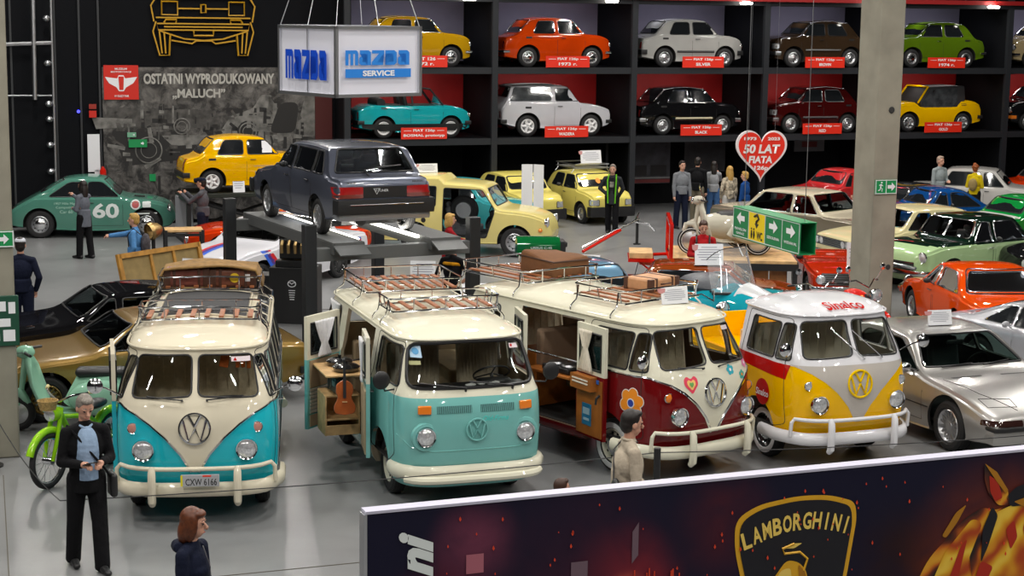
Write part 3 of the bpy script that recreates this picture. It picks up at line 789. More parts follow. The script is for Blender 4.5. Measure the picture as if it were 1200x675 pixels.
me.materials.append(RS); o = bpy.data.objects.new('lettering', me); COL.objects.link(o); o.parent = v
# load bed
b = MB(); x0, x1 = -3.32, -.84
b.box(((x0+x1)/2, 0, .82), (x1-x0, 1.72, .10))
b.build('load_bed', YEL, v, bevel=.02)
for s in (1, -1):
    b = MB(); b.box(((x0+x1)/2, s*.86, 1.02), (x1-x0, .04, .42)); 
    for k in range(5): b.box(((x0+(x1-x0)*(k+.5)/5), s*.885, 1.02), (.36, .02, .3))
    b.build('drop_side', YEL, v, bevel=.008)
b = MB(); b.box((x0, 0, 1.02), (.04, 1.72, .42)); b.build('tailgate', YEL, v, bevel=.008)
base = MB(); base.box(((x0+x1)/2, 0, .55), (x1-x0, 1.66, .46)); me = cut(base.mesh(), [arch_cutters([(-2.42, .35)], .43, .56, 1.3)])
finish(me, [YEL], lambda c, n: 0, 'lower_body', v)
b = MB()
b.box((x1-.35, .1, 1.12), (.5, .9, .5), rz=.2); 
cr = b.build('crate', mat('crate cardboard', (.55, .42, .2), .8, noise=.2), v, bevel=.02)
# ------------------------------------------------------------------ bay-window camper
TEAL = paint('pale teal', srgb('#76b6b1'))
def t2_van(loc, deg):
    root = thing('camper_van', 'pale teal and cream bay-window camper with side doors open on a cooker shelf', 'van', loc, deg)
    xr_ = pch([(.26, -3.30), (.5, -3.42), (1.0, -3.44), (1.33, -3.38), (1.85, -3.12), (1.93, -3.0), (2.0, -2.6), (2.03, -2.0)])
    xf_ = pch([(.26, .86), (.45, .93), (.62, .97), (.9, .985), (1.15, .96), (1.33, .885), (1.40, .84), (1.85, .60), (1.885, .57), (1.93, .40), (1.98, .08), (2.03, -.6)])
    w_ = pch([(.26, .80), (.34, .845), (.5, .865), (.9, .872), (1.28, .862), (1.33, .84), (1.4, .825), (1.85, .75), (1.885, .74), (1.92, .69), (1.96, .60), (2.0, .44), (2.03, .2)])
    nf_ = pch([(.2, 3.8), (1.0, 3.8), (1.4, 4.2), (1.85, 3.6), (2.05, 2.4)]); belt = 1.285
    zs = [.26, .3, .36, .42, .5, .6, .72, .85, .95, 1.05, 1.15, 1.23, belt, 1.33, 1.4, 1.5, 1.6, 1.7, 1.8, 1.85, 1.872, 1.876, 1.905, 1.93, 1.955, 1.98, 2.0, 2.015, 2.025, 2.03]
    out = ring_body(zs, xf_, xr_, w_, nf_, 5.5); S = Surf(out)
    me = shell(out, ring_body([.42, .7, 1.0, belt, 1.4, 1.6, 1.85, 1.93, 1.96], xf_, xr_, w_, nf_, 5.5, ins=.045))
    ws = rpoly([(-.735, 1.385), (0, 1.372), (.735, 1.385), (.655, 1.835), (0, 1.85), (-.655, 1.835)], .11)
    door = rpoly([(-.30, 1.375), (.60, 1.375), (.44, 1.80), (-.27, 1.80)], .06)
    mk = lambda a, b: rpoly([(b, 1.38), (a, 1.38), (a, 1.79), (b, 1.79)], .08)
    sides = {'L': [door, mk(-.55, -1.42), mk(-1.5, -2.25), mk(-2.33, -3.02)], 'R': [door, mk(-2.33, -3.02)]}
    rear = rpoly([(-.6, 1.40), (.6, 1.40), (.55, 1.78), (-.55, 1.78)], .08)
    c = MB(); c.prism([(-2.02, .46), (-.60, .46), (-.60, 1.82), (-2.02, 1.82)], lambda a, b, t: (a, t, b), (-1.3, -.5))
    me = cut(me, [arch_cutters([(0, .35), (-2.42, .35)], .43, .56, 1.3), side_cut(sides['R'], (-1,)), side_cut(sides['L'], (1,)), end_cut([ws], .1, 1.6), end_cut([rear], -3.6, -2.7), c])
    finish(me, [CRE2, TEAL, mat('camper lining light', (.42, .34, .24), .8)], lambda c, n: 2 if S.t.find_nearest(c)[3] > .02 else (0 if c.z > belt-.001 else 1), 'body', root)
    sl = MB(); S.decal('F', ws, 'windscreen_glass', GLASS, root, -.02, .06); sl.tube(S.line('F', ws, .004, closed=True), .02, 6, True)
    for f in 'RL':
        for p in sides[f]: S.decal(f, p, 'window_glass', GLASS, root, -.015, .15); seal(S, f, p, None, mb=sl)
    S.decal('B', rear, 'rear_glass', GLASS, root, -.02, .15); seal(S, 'B', rear, None, mb=sl)
    sl.build('window_seal', BLACK, root)
    b = MB(); b.tube(ring_body([1.876], xf_, xr_, w_, nf_, 5.5, ins=-.02).v, .013, 6, True); b.build('rain_gutter', CRE2, root)
    for f in 'LR':
        sm = MB()
        sm.tube(S.line(f, rpoly([(.58, 1.33), (.62, .62), (.42, .50), (-.40, .50), (-.44, 1.30), (-.40, 1.84), (.44, 1.84)], .06), 0, closed=True), .005, 4, True)
        sm.build('door_seam', DARK, root)
    # pressed crease under the lamps and belt moulding
    b = MB(); b.tube(S.line('F', [(-.84, .86), (-.72, .74), (-.5, .70), (0, .70), (.5, .70), (.72, .74), (.84, .86)], -.002), .010, 6); b.build('panel_crease', TEAL, root)
    b = MB(); b.tube(S.line('F', [(-.86, .50), (0, .50), (.86, .50)], 0), .007, 4); b.build('front_seam', DARK, root)
    for s in (1, -1):
        p = S.p('F', s*.575, .865); lamp(root, (p.x, s*.575, .865), 'F', .10, depth=.07)
        b = MB(); b.lathe([(.165, -.03), (.155, .012), (.12, .02)], c=(p.x, s*.575, .865), ax=(1, 0, 0)); b.build('lamp_bowl', TEAL, root)
        pass
        b = MB(); p = S.p('F', s*.585, 1.165); b.box((p.x+.012, s*.585, 1.165), (.04, .15, .098), rz=s*.22, ry=-.10); b.build('indicator', AMBER, root, bevel=.012)
        g = MB(); 
        a0, a1 = (.05, .45)
        S.decal('F', [(s*a0, 1.12), (s*a1, 1.12), (s*a1, 1.20), (s*a0, 1.20)][::s], 'fresh_air_grille', mat('grille dark teal', (.02, .06, .06), .7), root, .003, .06)
        for k in range(23):
            y = a0+(a1-a0)*(k+.5)/23; p0 = S.p('F', s*y, 1.12, .006); p1 = S.p('F', s*y, 1.20, .006); g.tube([p0, p1], .0045, 4)
        g.build('grille_bars', TEAL, root)
    disc_badge(root, S, (0, .93), .13, TEAL)
    S.print('F', 'Old-Firma', (.22, 1.045), .055, mat('script turquoise', srgb('#3fd0c8'), .5), root, shear=.4, width=.30)
    bumper_bar(root, S, .36, .53, .05, CRE2, .85, wrap=.16, th=.06)
    b = MB(); b.tube([(S.p('F', y*.93, .5).x+.10-max(0, abs(y)/.85-.8)*.5, y, .385) for y in [-.78+.078*k for k in range(21)]], .045, 8); b.build('bumper_lip', CRE2, root)
    wp = MB()
    for y0, y1 in ((-.10, -.62), (.45, -.05)):
        l = S.line('F', [(y0, 1.365), ((y0+y1)/2, 1.40), (y1, 1.43)], .035); wp.tube(l, .009, 5); wp.tube([S.p('F', y0, 1.34, 0), l[0]], .014, 5)
    wp.build('wiper', BLACK, root)
    for x in (0, -2.42):
        for s in (1, -1): wheel(root, x, s*.69, .335, .17, 'cap', CRE2)
    d = MB(); d.box((.56, 0, 1.24), (.42, 1.45, .20)); d.box((.40, .38, 1.33), (.18, .4, .08)); d.build('dashboard', BLACK, root, bevel=.06)
    b = MB()
    for k, (y, z) in enumerate(((.05, 1.37), (.16, 1.375), (.27, 1.37), (.02, 1.365), (.33, 1.38))): b.lathe([(.045, 0), (.05, .01), (.02, .02), (0, .02)], c=(.62, y, z-.02), n=10)
    b.build('dashboard_ornament', WHITE, root)
    steering(root, .30, .38, 1.40, .21, -35)
    for y, w in ((.40, .5), (-.38, .62)): bench(root, -.30, w, .95, mat('stripe upholstery', (.50, .42, .31), .85, noise=.1, nscale=30), h=.72).location = (0, y, 0)
    fl = MB(); fl.box((-1.3, 0, .44), (3.6, 1.6, .04)); fl.build('cabin_floor', DARK, root)
    S.decal('F', [(-.66, 1.70), (-.54, 1.70), (-.54, 1.82), (-.65, 1.82)], 'windscreen_sticker', mat('blue white sticker', srgb('#a9c6dc'), .5), root, -.016, .05)
    S.decal('F', circ((-.60, 1.765), .035, 14), 'sticker_print', mat('sticker light blue', srgb('#4c94c4'), .5), root, -.014, .05)
    S.decal('F', [(-.70, 1.62), (-.56, 1.63), (-.56, 1.67), (-.70, 1.66)], 'yellow_sticker', mat('faded yellow sticker', srgb('#a8a878'), .6), root, -.016, .05)
    S.decal('F', [(.50, 1.76), (.62, 1.75), (.61, 1.80), (.50, 1.81)], 'fee_sticker', mat('pale sticker', (0, 0, 0)), root, -.016, .05)
    S.decal('F', circ((.525, 1.783), .014, 10), 'sticker_dot', REDP, root, -.013, .05)
    for s in (1, -1):
        p = S.p('L' if s > 0 else 'R', .52, 1.33); b = MB(); c = p+Vector((.09, s*.17, .13))
        b.tube([p, p+Vector((.05, s*.12, 0)), c], .010, 6); b.sph(c, (.035, .10, .105), 14, 10); b.build('mirror', BLACK, root, ang=60)
        b = MB(); p = S.p('L' if s > 0 else 'R', -.28, 1.14); b.tube([p, p+Vector((0, s*.04, 0)), p+Vector((-.12, s*.04, 0)), p+Vector((-.12, 0, 0))], .011, 6); b.build('door_handle', CHROME, root)
        p = S.p('B', s*.70, 1.0); lamp(root, (p.x, s*.70, 1.0), 'B', .07, 'tail_lamp', CHROME, REDL, .03, .3, 14)
    # leaves of the cargo door
    PB = mat('door card', srgb('#a08a6c'), .8, noise=.1); RIB = mat('ribbed door lining', srgb('#b3ada0'), .7)
    o, M, (z0, z1) = cargo_door(root, -.62, 351, .62, .42, 1.82, TEAL, CRE2, PB, 1.285, CURT, y=-.90)
    b = MB(); b.box((.31, -.03, .82), (.56, .014, .74)); b.build('door_lining', PB, o, M=M)
    curtain(o, lambda a, z, d: M @ Vector((a, -.05-d, z)), .10, .40, z0-.10, z1+.02, CURT, .25)
    o, M, (z0, z1) = cargo_door(root, -1.98, -48, .68, .42, 1.82, TEAL, CRE2, PB, 1.285, CURT, y=-.90)
    b = MB(); b.box((.34, .03, 1.10), (.60, .014, .34)); b.box((.34, .03, .52), (.60, .014, .14)); b.build('door_lining', PB, o, M=M)
    b = MB()
    for k in range(7): b.box((.34, .03, .63+.045*k), (.60, .016, .038))
    b.build('ribbed_panel', RIB, o, M=M, bevel=.006)
    curtain(o, lambda a, z, d: M @ Vector((a, +.05+d, z)), .16, .56, z0-.05, z1+.02, CURT, .35)
    curtain(root, lambda a, z, d: (a, -.78+d, z), -2.95, -2.4, 1.37, 1.80, CURT, .4)
    curtain(root, lambda a, z, d: (a, .76+d, z), -.75, -.5, 1.37, 1.80, CURT, .3); curtain(root, lambda a, z, d: (a, .76+d, z), -1.4, -1.2, 1.37, 1.80, CURT, .3)
    curtain(root, lambda a, z, d: (a, .76+d, z), .0, -.28, 1.37, 1.80, CURT, .3)
    # camping furniture
    b = MB()
    for z in (.46, .64, .93): b.box((-1.25, -1.06, z), (.44, .42, .025))
    b.box((-1.25, -1.265, .69), (.44, .022, .49)); b.box((-1.25, -.855, .69), (.44, .022, .49)); b.box((-1.47, -1.06, .69), (.02, .42, .49)); b.box((-1.035, -1.06, .52), (.015, .40, .10))
    b.build('pull_out_cabinet', LWOOD, root, bevel=.004)
    b = MB(); b.box((-1.20, -1.0, 1.22), (.80, .62, .022)); b.build('folding_shelf', LWOOD, root, bevel=.004)
    b = MB(); b.box((-1.3, .45, .85), (1.3, .6, .8)); b.box((-2.5, 0, .75), (1.0, 1.4, .55)); b.box((-2.05, 0, 1.15), (.12, 1.4, .5)); b.build('rear_bench', PB, root, bevel=.03)
    b = MB(); b.box((-.58, 0, .75), (.05, 1.5, .55)); b.build('partition', mat('partition brown', (.10, .05, .025), .7), root)
    return root, S
v, S = t2_van((-.681, 19.357, 0), -71.5)
VAN2 = v
M0 = Matrix.Translation(v.location) @ Matrix.Rotation(v.rotation_euler.z, 4, 'Z')
for k, x in enumerate((-1.38, -1.02)):
    t = thing('frying_pan', ['black lidded pan at the outer end of the pale teal camper shelf', 'black lidded pan nearer the front door leaf on the teal camper shelf'][k], 'pan', M0 @ Vector((x, -1.02, 1.231)), 20, 'pans on the folding shelf')
    b = MB(); b.lathe([(.0, 0), (.12, 0), (.155, .02), (.165, .055), (.155, .06)]); b.build('pan_body', BLKGLOSS, t)
    b = MB(); b.lathe([(.165, .06), (.13, .085), (.05, .10), (.02, .105), (.025, .13), (0, .135)]); b.build('lid', BLKGLOSS, t)
    b = MB(); b.tube([(.16, 0, .05), (.30, 0, .065)], .012, 6); b.build('handle', BLACK, t)
t = thing('portable_radio', 'dark teal portable radio on the pull-out cabinet of the camper', 'radio', M0 @ Vector((-1.22, -1.09, .943)), -67.5)
b = MB(); b.box((0, 0, .1), (.36, .13, .19)); b.build('radio_case', mat('radio case', (.02, .035, .04), .4), t, bevel=.012)
b = MB(); b.lathe([(.07, .01), (.07, 0)], c=(-.08, -.07, .1), ax=(0, -1, 0)); b.box((.09, -.068, .12), (.12, .006, .06)); b.build('speaker_grille', STEEL, t)
b = MB(); b.tube([(-.15, 0, .19), (-.14, 0, .24), (.14, 0, .24), (.15, 0, .19)], .008, 6); b.build('handle', BLACK, t)
# violin hanging on the door leaf
t = thing('violin', 'varnished violin hanging beside the open door leaf of the teal camper', 'violin', M0 @ Vector((-.58, -1.14, .80)), -71.5-35, rot=(R(-8), 0, R(8)))
vp = [(0, 0), (.10, .02), (.115, .09), (.075, .17), (.07, .2), (.09, .25), (.085, .33), (.03, .37), (0, .375)]
vp = vp+[(-a, b) for a, b in vp[-2:0:-1]]; vp = rpoly(vp, .03)
b = MB(); b.prism([(a*1.15, c*1.1) for a, c in vp], lambda a, c, t: (a, t, c), (-.03, .03)); b.build('violin_body', mat('violin varnish', (.38, .09, .02), .25, coat=1, noise=.25), t, bevel=.008)
b = MB(); b.box((0, -.035, .5), (.03, .02, .28)); b.box((0, -.045, .33), (.035, .012, .25)); b.sph((0, -.035, .65), .025); b.build('neck', BLACK, t)
b = MB(); b.box((0, -.045, .16), (.06, .015, .012)); b.build('bridge', LWOOD, t)
roof_rack('roof_rack', 'low rack with eight wooden slats above the windscreen of the pale teal camper', v, -.88, -.30, 1.28, 2.0, 8, RK, rail=.15, gz=1.88)
roof_rack('roof_rack', 'slatted wooden luggage rack over the rear of the pale teal camper', v, -2.85, -1.7, 1.22, 2.0, 9, RK, rail=.15, gz=1.88)
# ------------------------------------------------------------------ cars (origin on the floor at mid wheelbase, nose towards +x)
def sect(x, zt, zb, w, bt, tum, cr, ledge, barrel=.035):
    H = zt-zb; rb = min(.055, H*.2); zs = min(bt, zt-min(.09, H*.3)); h = zs-zb-rb; zm = zb+.62*(zs-zb)
    P = [(0, zb), (w*.45, zb), (w*.8, zb)]
    for k in range(1, 4): t = pi/2*k/4; P.append((w*.8+(w*.985-w*.8)*sin(t), zb+rb*(1-cos(t))))
    def ys(z): return w*(1-barrel*((z-zm)/(.5*(zs-zb)+1e-6))**2)
    for k in range(8): z = zb+rb+h*k/7; P.append((ys(z), z))
    y0 = P[-1][0]; z1 = zt-min(cr, (zt-zs)*.5); lg = min(ledge, (zt-zs)*.25)
    for k in range(1, 8): q = k/7; z = zs+(z1-zs)*q; P.append((y0-lg*min(1, q*3)-tum*(z-zs), z))
    y1 = P[-1][0]
    for k in range(1, 10): t = pi/2*k/9; P.append((y1*max(0, cos(t))**.62 if k < 9 else 0, z1+(zt-z1)*sin(t)**.62))
    return P
def car_mesh(sp, ins=0.):
    top, bot, w, bt = pch(sp['top']), pch(sp['bot']), pch(sp['w']), pch(sp['belt'])
    xr, xf = sp['xr']+ins, sp['xf']-ins; xs = set(); n = int((xf-xr)/.065)
    for k in range(n+1): xs.add(round(xr+(xf-xr)*k/n, 4))
    er = sp.get('er', .05)
    for d in (0, .012, .035): xs.add(round(xf-d*er/.05, 4)); xs.add(round(xr+d*er/.05, 4))
    xs = sorted(xs); mb = MB(); K = 0
    for x in xs:
        de = min(xf-x, x-xr); q = max(0, 1-de/er); q = 1-math.sqrt(max(0, 1-q*q)); e = er*.9*q
        X = min(max(x, sp['xr']), sp['xf'])
        e = min(e, (top(X)-bot(X))*.36)
        zt, zb, ww = top(X)-e-ins, bot(X)+e+ins*1.2, w(X)-min(e, w(X)*.4)-ins
        P = sect(X, zt, zb, ww, bt(X)-(.0 if not ins else 0), sp.get('tum', .35), sp.get('cr', .08), sp.get('ledge', .02))
        full = [(x, y, z) for y, z in P]+[(x, -y, z) for y, z in P[-2:0:-1]]; K = len(full); mb.v += full
    N = len(xs)
    for i in range(N-1):
        for k in range(K): mb.f.append([i*K+k, i*K+(k+1) % K, (i+1)*K+(k+1) % K, (i+1)*K+k])
    mb.f.append(list(range(K-1, -1, -1))); mb.f.append([(N-1)*K+k for k in range(K)]); mb.m = [0]*len(mb.f); return mb
def arch(L=4., W=1.65, H=1.4, wb=2.4, fo=.75, cowl=(.75, .92), wst=.25, rt=-.95, deck=(-1.5, .92), nose=.72, tail=.85, belt=.88, wr=.30, gc=.17, tum=.38, npil=2, plan=.12, deckr=None, cr=.08, er=.05, ledge=.02, hoodb=.02, tz=None, low=0.):
    xf = wb/2+fo; xr = xf-L; h = W/2
    top = [(xr, tail-(tz or .05)), (xr+.06, tail), (deck[0], deck[1]), (rt, H-.03), ((rt+wst)/2, H), (wst, H-.03), (cowl[0], cowl[1]), ((cowl[0]+xf)/2, (cowl[1]+nose)/2+hoodb), (xf-.08, nose), (xf, nose-.05)]
    if deckr: top.insert(2, deckr)
    w = [(xr, h-plan), (xr+.25, h-.035), (xr+.7, h), (xf-.9, h), (xf-.3, h-.04), (xf, h-plan)]
    bot = [(xr, .36), (xr+.35, .26), (-wb/2+.5, gc+.03), (0, gc), (wb/2-.4, gc+.02), (xf-.2, .24), (xf, .32)]
    # window outlines from the profile
    t = pch(top); zlo, zhi = belt+.045, H-.095
    def xa(z):   # windscreen x at height z
        x = wst
        while t(x) > z+.03 and x < xf: x += .01
        return x
    def xb(z):
        x = rt
        while t(x) > z+.03 and x > xr: x -= .01
        return x
    f0, f1, r0, r1 = xa(zlo)-.13, xa(zhi)-.12, xb(zlo)+.17, xb(zhi)+.14
    r0 = max(r0, r1-.45); wins = []; P = .05
    cutsx = [r0+(f0-r0)*k/npil for k in range(npil+1)]
    fr = [r0]+[(-.05 if npil == 2 else r0+(f0-r0)*k/npil) for k in range(1, npil)]+[f0]
    for k in range(npil):
        a0 = fr[k]+(P if k else 0); b0 = fr[k+1]-(P if k < npil-1 else 0); a1 = r1 if k == 0 else a0; b1 = f1 if k == npil-1 else b0
        a1 = max(a1, r1) if k == 0 else a1; b1 = min(b0, b1) if k == npil-1 else b1
        wins.append(rpoly([(a0, zlo), (b0, zlo), (max(b1, a1+.08), zhi), (a1, zhi)], .05))
    yb = h-.06-ledge; yt = h-ledge-tum*(H-.09-belt)-.05
    ws = rpoly([(-yb+.06, cowl[1]+.05), (yb-.06, cowl[1]+.05), (yt, H-.075), (-yt, H-.075)], .07)
    rwz = min(deck[1]+.07, H-.3); rw = rpoly([(-yb+.10, rwz), (yb-.10, rwz), (yt-.02, H-.08), (-yt+.02, H-.08)], .07)
    return dict(top=top, w=w, bot=bot, belt=[(0, belt)], xf=xf, xr=xr, tum=tum, cr=cr, er=er, ledge=ledge, side=wins, ws=ws, rw=rw, wb=wb, wr=wr, W=W, H=H, wsx=(cowl[0]+wst)/2, rwx=(deck[0]+rt)/2)
def cbump(parent, S, face, z, h, out, m, yw, wrap=.25, th=.05, name='bumper'):
    sg = 1 if face == 'F' else -1; mb = MB(); N = 14; path = []
    x0 = S.p(face, 0, z).x; xe = S.p(face, yw*.96, z).x
    for k in range(N+1):
        y = -yw+2*yw*k/N; x = S.p(face, y*.96, z).x+sg*out; path.append((x, y*(1+out/yw*.6)))
    a, b = path[0], path[-1]
    path = [(a[0]-sg*wrap, -yw-out*.9)]+path+[(b[0]-sg*wrap, yw+out*.9)]
    prof = [(-th/2, -h/2), (th*.35, -h/2), (th/2, -h*.25), (th/2, h*.25), (th*.35, h/2), (-th/2, h/2)]; vs = []; n = 6
    for i, (x, y) in enumerate(path):
        p, q = path[max(0, i-1)], path[min(len(path)-1, i+1)]; t = Vector((q[0]-p[0], q[1]-p[1])).normalized(); nn = Vector((t.y, -t.x))*sg
        for d, e in prof: vs.append((x+nn.x*d, y+nn.y*d, z+e))
    fs = [(i*n+k, i*n+(k+1) % n, (i+1)*n+(k+1) % n, (i+1)*n+k) for i in range(len(path)-1) for k in range(n)]+[tuple(range(n-1, -1, -1)), tuple((len(path)-1)*n+k for k in range(n))]
    mb.add(vs, fs); return mb.build(name, m, parent, ang=40)
def rect(y0, y1, z0, z1, r=.01): return rpoly([(y0, z0), (y1, z0), (y1, z1), (y0, z1)], r)
def car(label, loc, deg, sp, col, name='car', cat='car', group=None, roof=None, hollow=False, trim=BLACK, wheel_=('steel', None), bump=BLACK, bz=(.45, .45), bh=.12, head='round', hz=.66, hy=None, hr=.085, tailz=None, tails=(.12, .16), tailm=REDL, grille=None, chrome=False, mirror=BLACK, doors=None, handles=True, seat=DARK, side_line=None, root=None, glass=None, two=None, twow=.16, rot=None, steer=0, bout=.05, arches=True, wheels=True):
    root = root or thing(name, label, cat, loc, deg, group, rot)
    out = car_mesh(sp); S = Surf(out); W = sp['W']; wb, wr = sp['wb'], sp['wr']; h = W/2
    me = shell(out, car_mesh(sp, .035)) if hollow else fix_normals(out.mesh())
    cuts = [arch_cutters([(wb/2, wr+.01), (-wb/2, wr+.01)], wr+.065, h-.26, h+.3)] if arches else []
    G = glass or (GLASS if hollow else BLACKGL)
    side, ws, rw = sp['side'], sp['ws'], sp['rw']
    if hollow:
        cuts.append(side_cut(side, (1, -1), .25, h+.3))
        if ws: cuts.append(end_cut([ws], sp['wsx']-.45, sp['xf']))
        if rw: cuts.append(end_cut([rw], sp['xr'], sp['rwx']+.45))
    me = cut(me, cuts) if cuts else me
    bt = sp['belt'][0][1]
    finish(me, [col, roof or col, DARK], lambda c, n: 2 if ((hollow and S.t.find_nearest(c)[3] > .015) or (not hollow and c.z < wr*2+.1 and S.t.find_nearest(c)[3] > .012)) else (1 if c.z > bt+.012 and S.t.find_nearest(c)[3] < .01 else 0), 'body', root)
    sl = MB(); off = -.012 if hollow else .004
    for f in 'LR':
        for k, p in enumerate(side): S.decal(f, p, 'side_window', G, root, off, .2); sl.tube(S.line(f, p, .003, .12, True), .011, 5, True)
    if ws: S.decal('F', ws, 'windscreen', G, root, off, .12); sl.tube(S.line('F', ws, .003, .12, True), .014, 5, True)
    if rw: S.decal('B', rw, 'rear_window', G, root, off, .12); sl.tube(S.line('B', rw, .003, .12, True), .014, 5, True)
    sl.build('window_trim', CHROME if chrome else trim, root)
    # door seams
    db = doors if doors is not None else ([(-.05, sp['side'][-1][1][0]+.02)] if side else [])
    if db:
        for f in 'LR':
            sm = MB()
            for a, b in db: sm.tube(S.line(f, [(a, bt+.03), (a, .30), (b, .30), (b, bt+.03)], 0, .15), .0045, 4)
            sm.build('door_seam', DARK, root)
        if handles:
            for f, sgn in (('L', 1), ('R', -1)):
                hd = MB()
                for a, b in db: p = S.p(f, a+.10, bt-.08); hd.tube([p, p+Vector((0, sgn*.03, 0)), p+Vector((.12, sgn*.03, 0))], .010, 5)
                hd.build('door_handle', CHROME if chrome else trim, root)
    # lamps
    hy = hy or h-.22
    for s in (1, -1):
        if head == 'round':
            p = S.p('F', s*hy, hz); lamp(root, (p.x-.01, s*hy, hz), 'F', hr, depth=.05, n=18)
        elif head == 'rect':
            o = S.decal('F', rect(s*hy-.11, s*hy+.11, hz-.07, hz+.07, .02), 'headlamp', LAMPG, root, .012, .06); b = MB(); b.tube(S.line('F', rect(s*hy-.115, s*hy+.115, hz-.075, hz+.075, .02), .012, .1, True), .008, 5, True); b.build('headlamp_rim', CHROME if chrome else trim, root)
        elif head == 'quad':
            for dy in (0, -.19): p = S.p('F', s*(hy+dy), hz); lamp(root, (p.x-.01, s*(hy+dy), hz), 'F', hr*.85, depth=.04, n=16)
        tz = tailz or bt-.15
        if tails: S.decal('B', rect(s*(h-.20)-tails[0]/2, s*(h-.20)+tails[0]/2, tz-tails[1]/2, tz+tails[1]/2, .02), 'tail_lamp', tailm, root, .010, .05)
    if grille:
        g0, g1, gw, gm = grille
        S.decal('F', rect(-gw, gw, g0, g1, .02), 'grille', gm, root, .006, .08); b = MB()
        nb = max(2, int((g1-g0)/.035))
        for k in range(nb): b.tube(S.line('F', [(-gw+.01, g0+(g1-g0)*(k+.5)/nb), (gw-.01, g0+(g1-g0)*(k+.5)/nb)], .009, .15), .004, 4)
        b.build('grille_bars', CHROME if chrome else STEEL, root)
    if bump:
        cbump(root, S, 'F', bz[0], bh, bout, bump, h-.09, .16, name='front_bumper'); cbump(root, S, 'B', bz[1], bh, bout, bump, h-.09, .16, name='rear_bumper')
    if side_line:
        for f in 'LR':
            b = MB(); b.tube(S.line(f, [(-wb/2+wr+.09, side_line[0]), (wb/2-wr-.09, side_line[0])], .004, .2), side_line[1], 5); b.build('side_trim', side_line[2], root)
    if two:
        for f in 'LR': S.decal(f, rect(sp['xr']+.08, sp['xf']-.08, *two[0]), 'lower_panel', two[1], root, .003, .15)
    if mirror:
        for s in (1, -1):
            p = S.p('L' if s > 0 else 'R', (sp['side'][-1][1][0] if side else .5)-.04, bt+.03); b = MB(); b.tube([p, p+Vector((.02, s*.09, .05))], .012, 5); b.sph(p+Vector((.02, s*.13, .07)), (.035, .075, .05), 10, 8); b.build('mirror', mirror, root, ang=60)
    if wheels:
        for x in (wb/2, -wb/2):
            for s in (1, -1): wheel(root, x, s*(h-twow/2-.035), wr, twow, wheel_[0], wheel_[1], steer if x > 0 else 0)
    if hollow:
        b = MB(); b.box((0, 0, .30), (wb*.9, W-.35, .04)); b.build('cabin_floor', DARK, root)
        for x in (sp['wsx']-.75,):
            for y in (.35, -.35):
                b = MB(); b.box((x+.05, y, .50), (.5, .48, .16)); b.box((x-.22, y, .80), (.14, .46, .56), ry=-.25); b.box((x-.32, y, 1.10), (.09, .24, .14), ry=-.2); b.build('seat', seat, root, bevel=.04)
        b = MB(); b.box((sp['rwx']+.30, 0, .72), (.14, W-.5, .42), ry=-.3); b.build('rear_bench', seat, root, bevel=.04)
        b = MB(); b.box((sp['wsx']+.10, 0, bt-.08), (.3, W-.4, .16)); b.build('dashboard', BLACK, root, bevel=.04)
        steering(root, sp['wsx']-.18, .35, bt+.02, .18, -65)
    return root, S
def opening(S, root, face, poly, m=DARK, name='side_opening'): return S.decal(face, poly, name, m, root, .006, .15)
def roof_sign(label, pos, deg, body=None, w=.42, h=.28, group='paper notices standing by the cars', tilt=12, emb=True):
    t = thing('notice', label, 'notice', pos, deg, None)
    M = Matrix.Rotation(R(-tilt), 4, 'Y')
    b = MB(); b.box((0, 0, h/2+.01), (.012, w, h)); b.box((-.09, 0, .006), (.2, w, .01)); b.build('panel', PAPER, t, M=M)
    l = MB()
    for k in range(6): l.box((.0075, (random.random()-.5)*.03, h*.86-k*h*.12), (.002, w*(.55 if k in (0, 5) else .78), h*.032))
    l.build('print', GREYTXT, t, M=M)
    if emb:
        e = MB(); e.prism(rpoly([(-w/2-.05, h*.98), (-w/2+.06, h*.98), (-w/2+.05, h*.75), (-w/2+.005, h*.68), (-w/2-.04, h*.75)], .01), lambda a, c, q: (q, a, c), (-.004, .010)); e.build('emblem', mat('emblem pale red', (.55, .25, .25), .6), t, M=M)
    return t
# ------------------------------------------------------------------ display rack with the small cars
TH = .341; CX = Vector((cos(TH), sin(TH), 0)); NX = Vector((-sin(TH), cos(TH), 0)); RP0 = Vector((-.537, 45.514, 0)); PIT_ = 4.007; Z1, Z2, Z3 = 2.17, 4.04, 5.92
THD = math.degrees(TH)
def F126(**k):
    s = arch(L=3.05, W=1.38, H=1.335, wb=1.84, fo=.55, cowl=(.74, .90), wst=.34, rt=-.74, deck=(-1.24, .85), nose=.77, tail=.79, belt=.86, wr=.265, gc=.13, tum=.26, plan=.05, cr=.06, er=.03, hoodb=.025, tz=.12)
    s['top'] = [(s['xr'], .58), (s['xr']+.04, .78), (-1.24, .87), (-.80, 1.28), (-.25, 1.335), (.30, 1.29), (.74, .91), (1.10, .875), (1.38, .80), (1.47, .72)]
    s['w'] = [(s['xr'], .60), (s['xr']+.3, .66), (-.9, .69), (.6, .69), (1.2, .66), (1.47, .58)]
    s['bot'] = [(s['xr'], .26), (-1.2, .2), (-.5, .14), (.6, .14), (1.3, .2), (1.47, .24)]
    s['side'] = [rpoly([(-.80, .90), (-.17, .90), (-.17, 1.235), (-.62, 1.235)], .07), rpoly([(-.07, .90), (.68, .90), (.36, 1.235), (-.07, 1.235)], .05)]
    s.update(k); return s
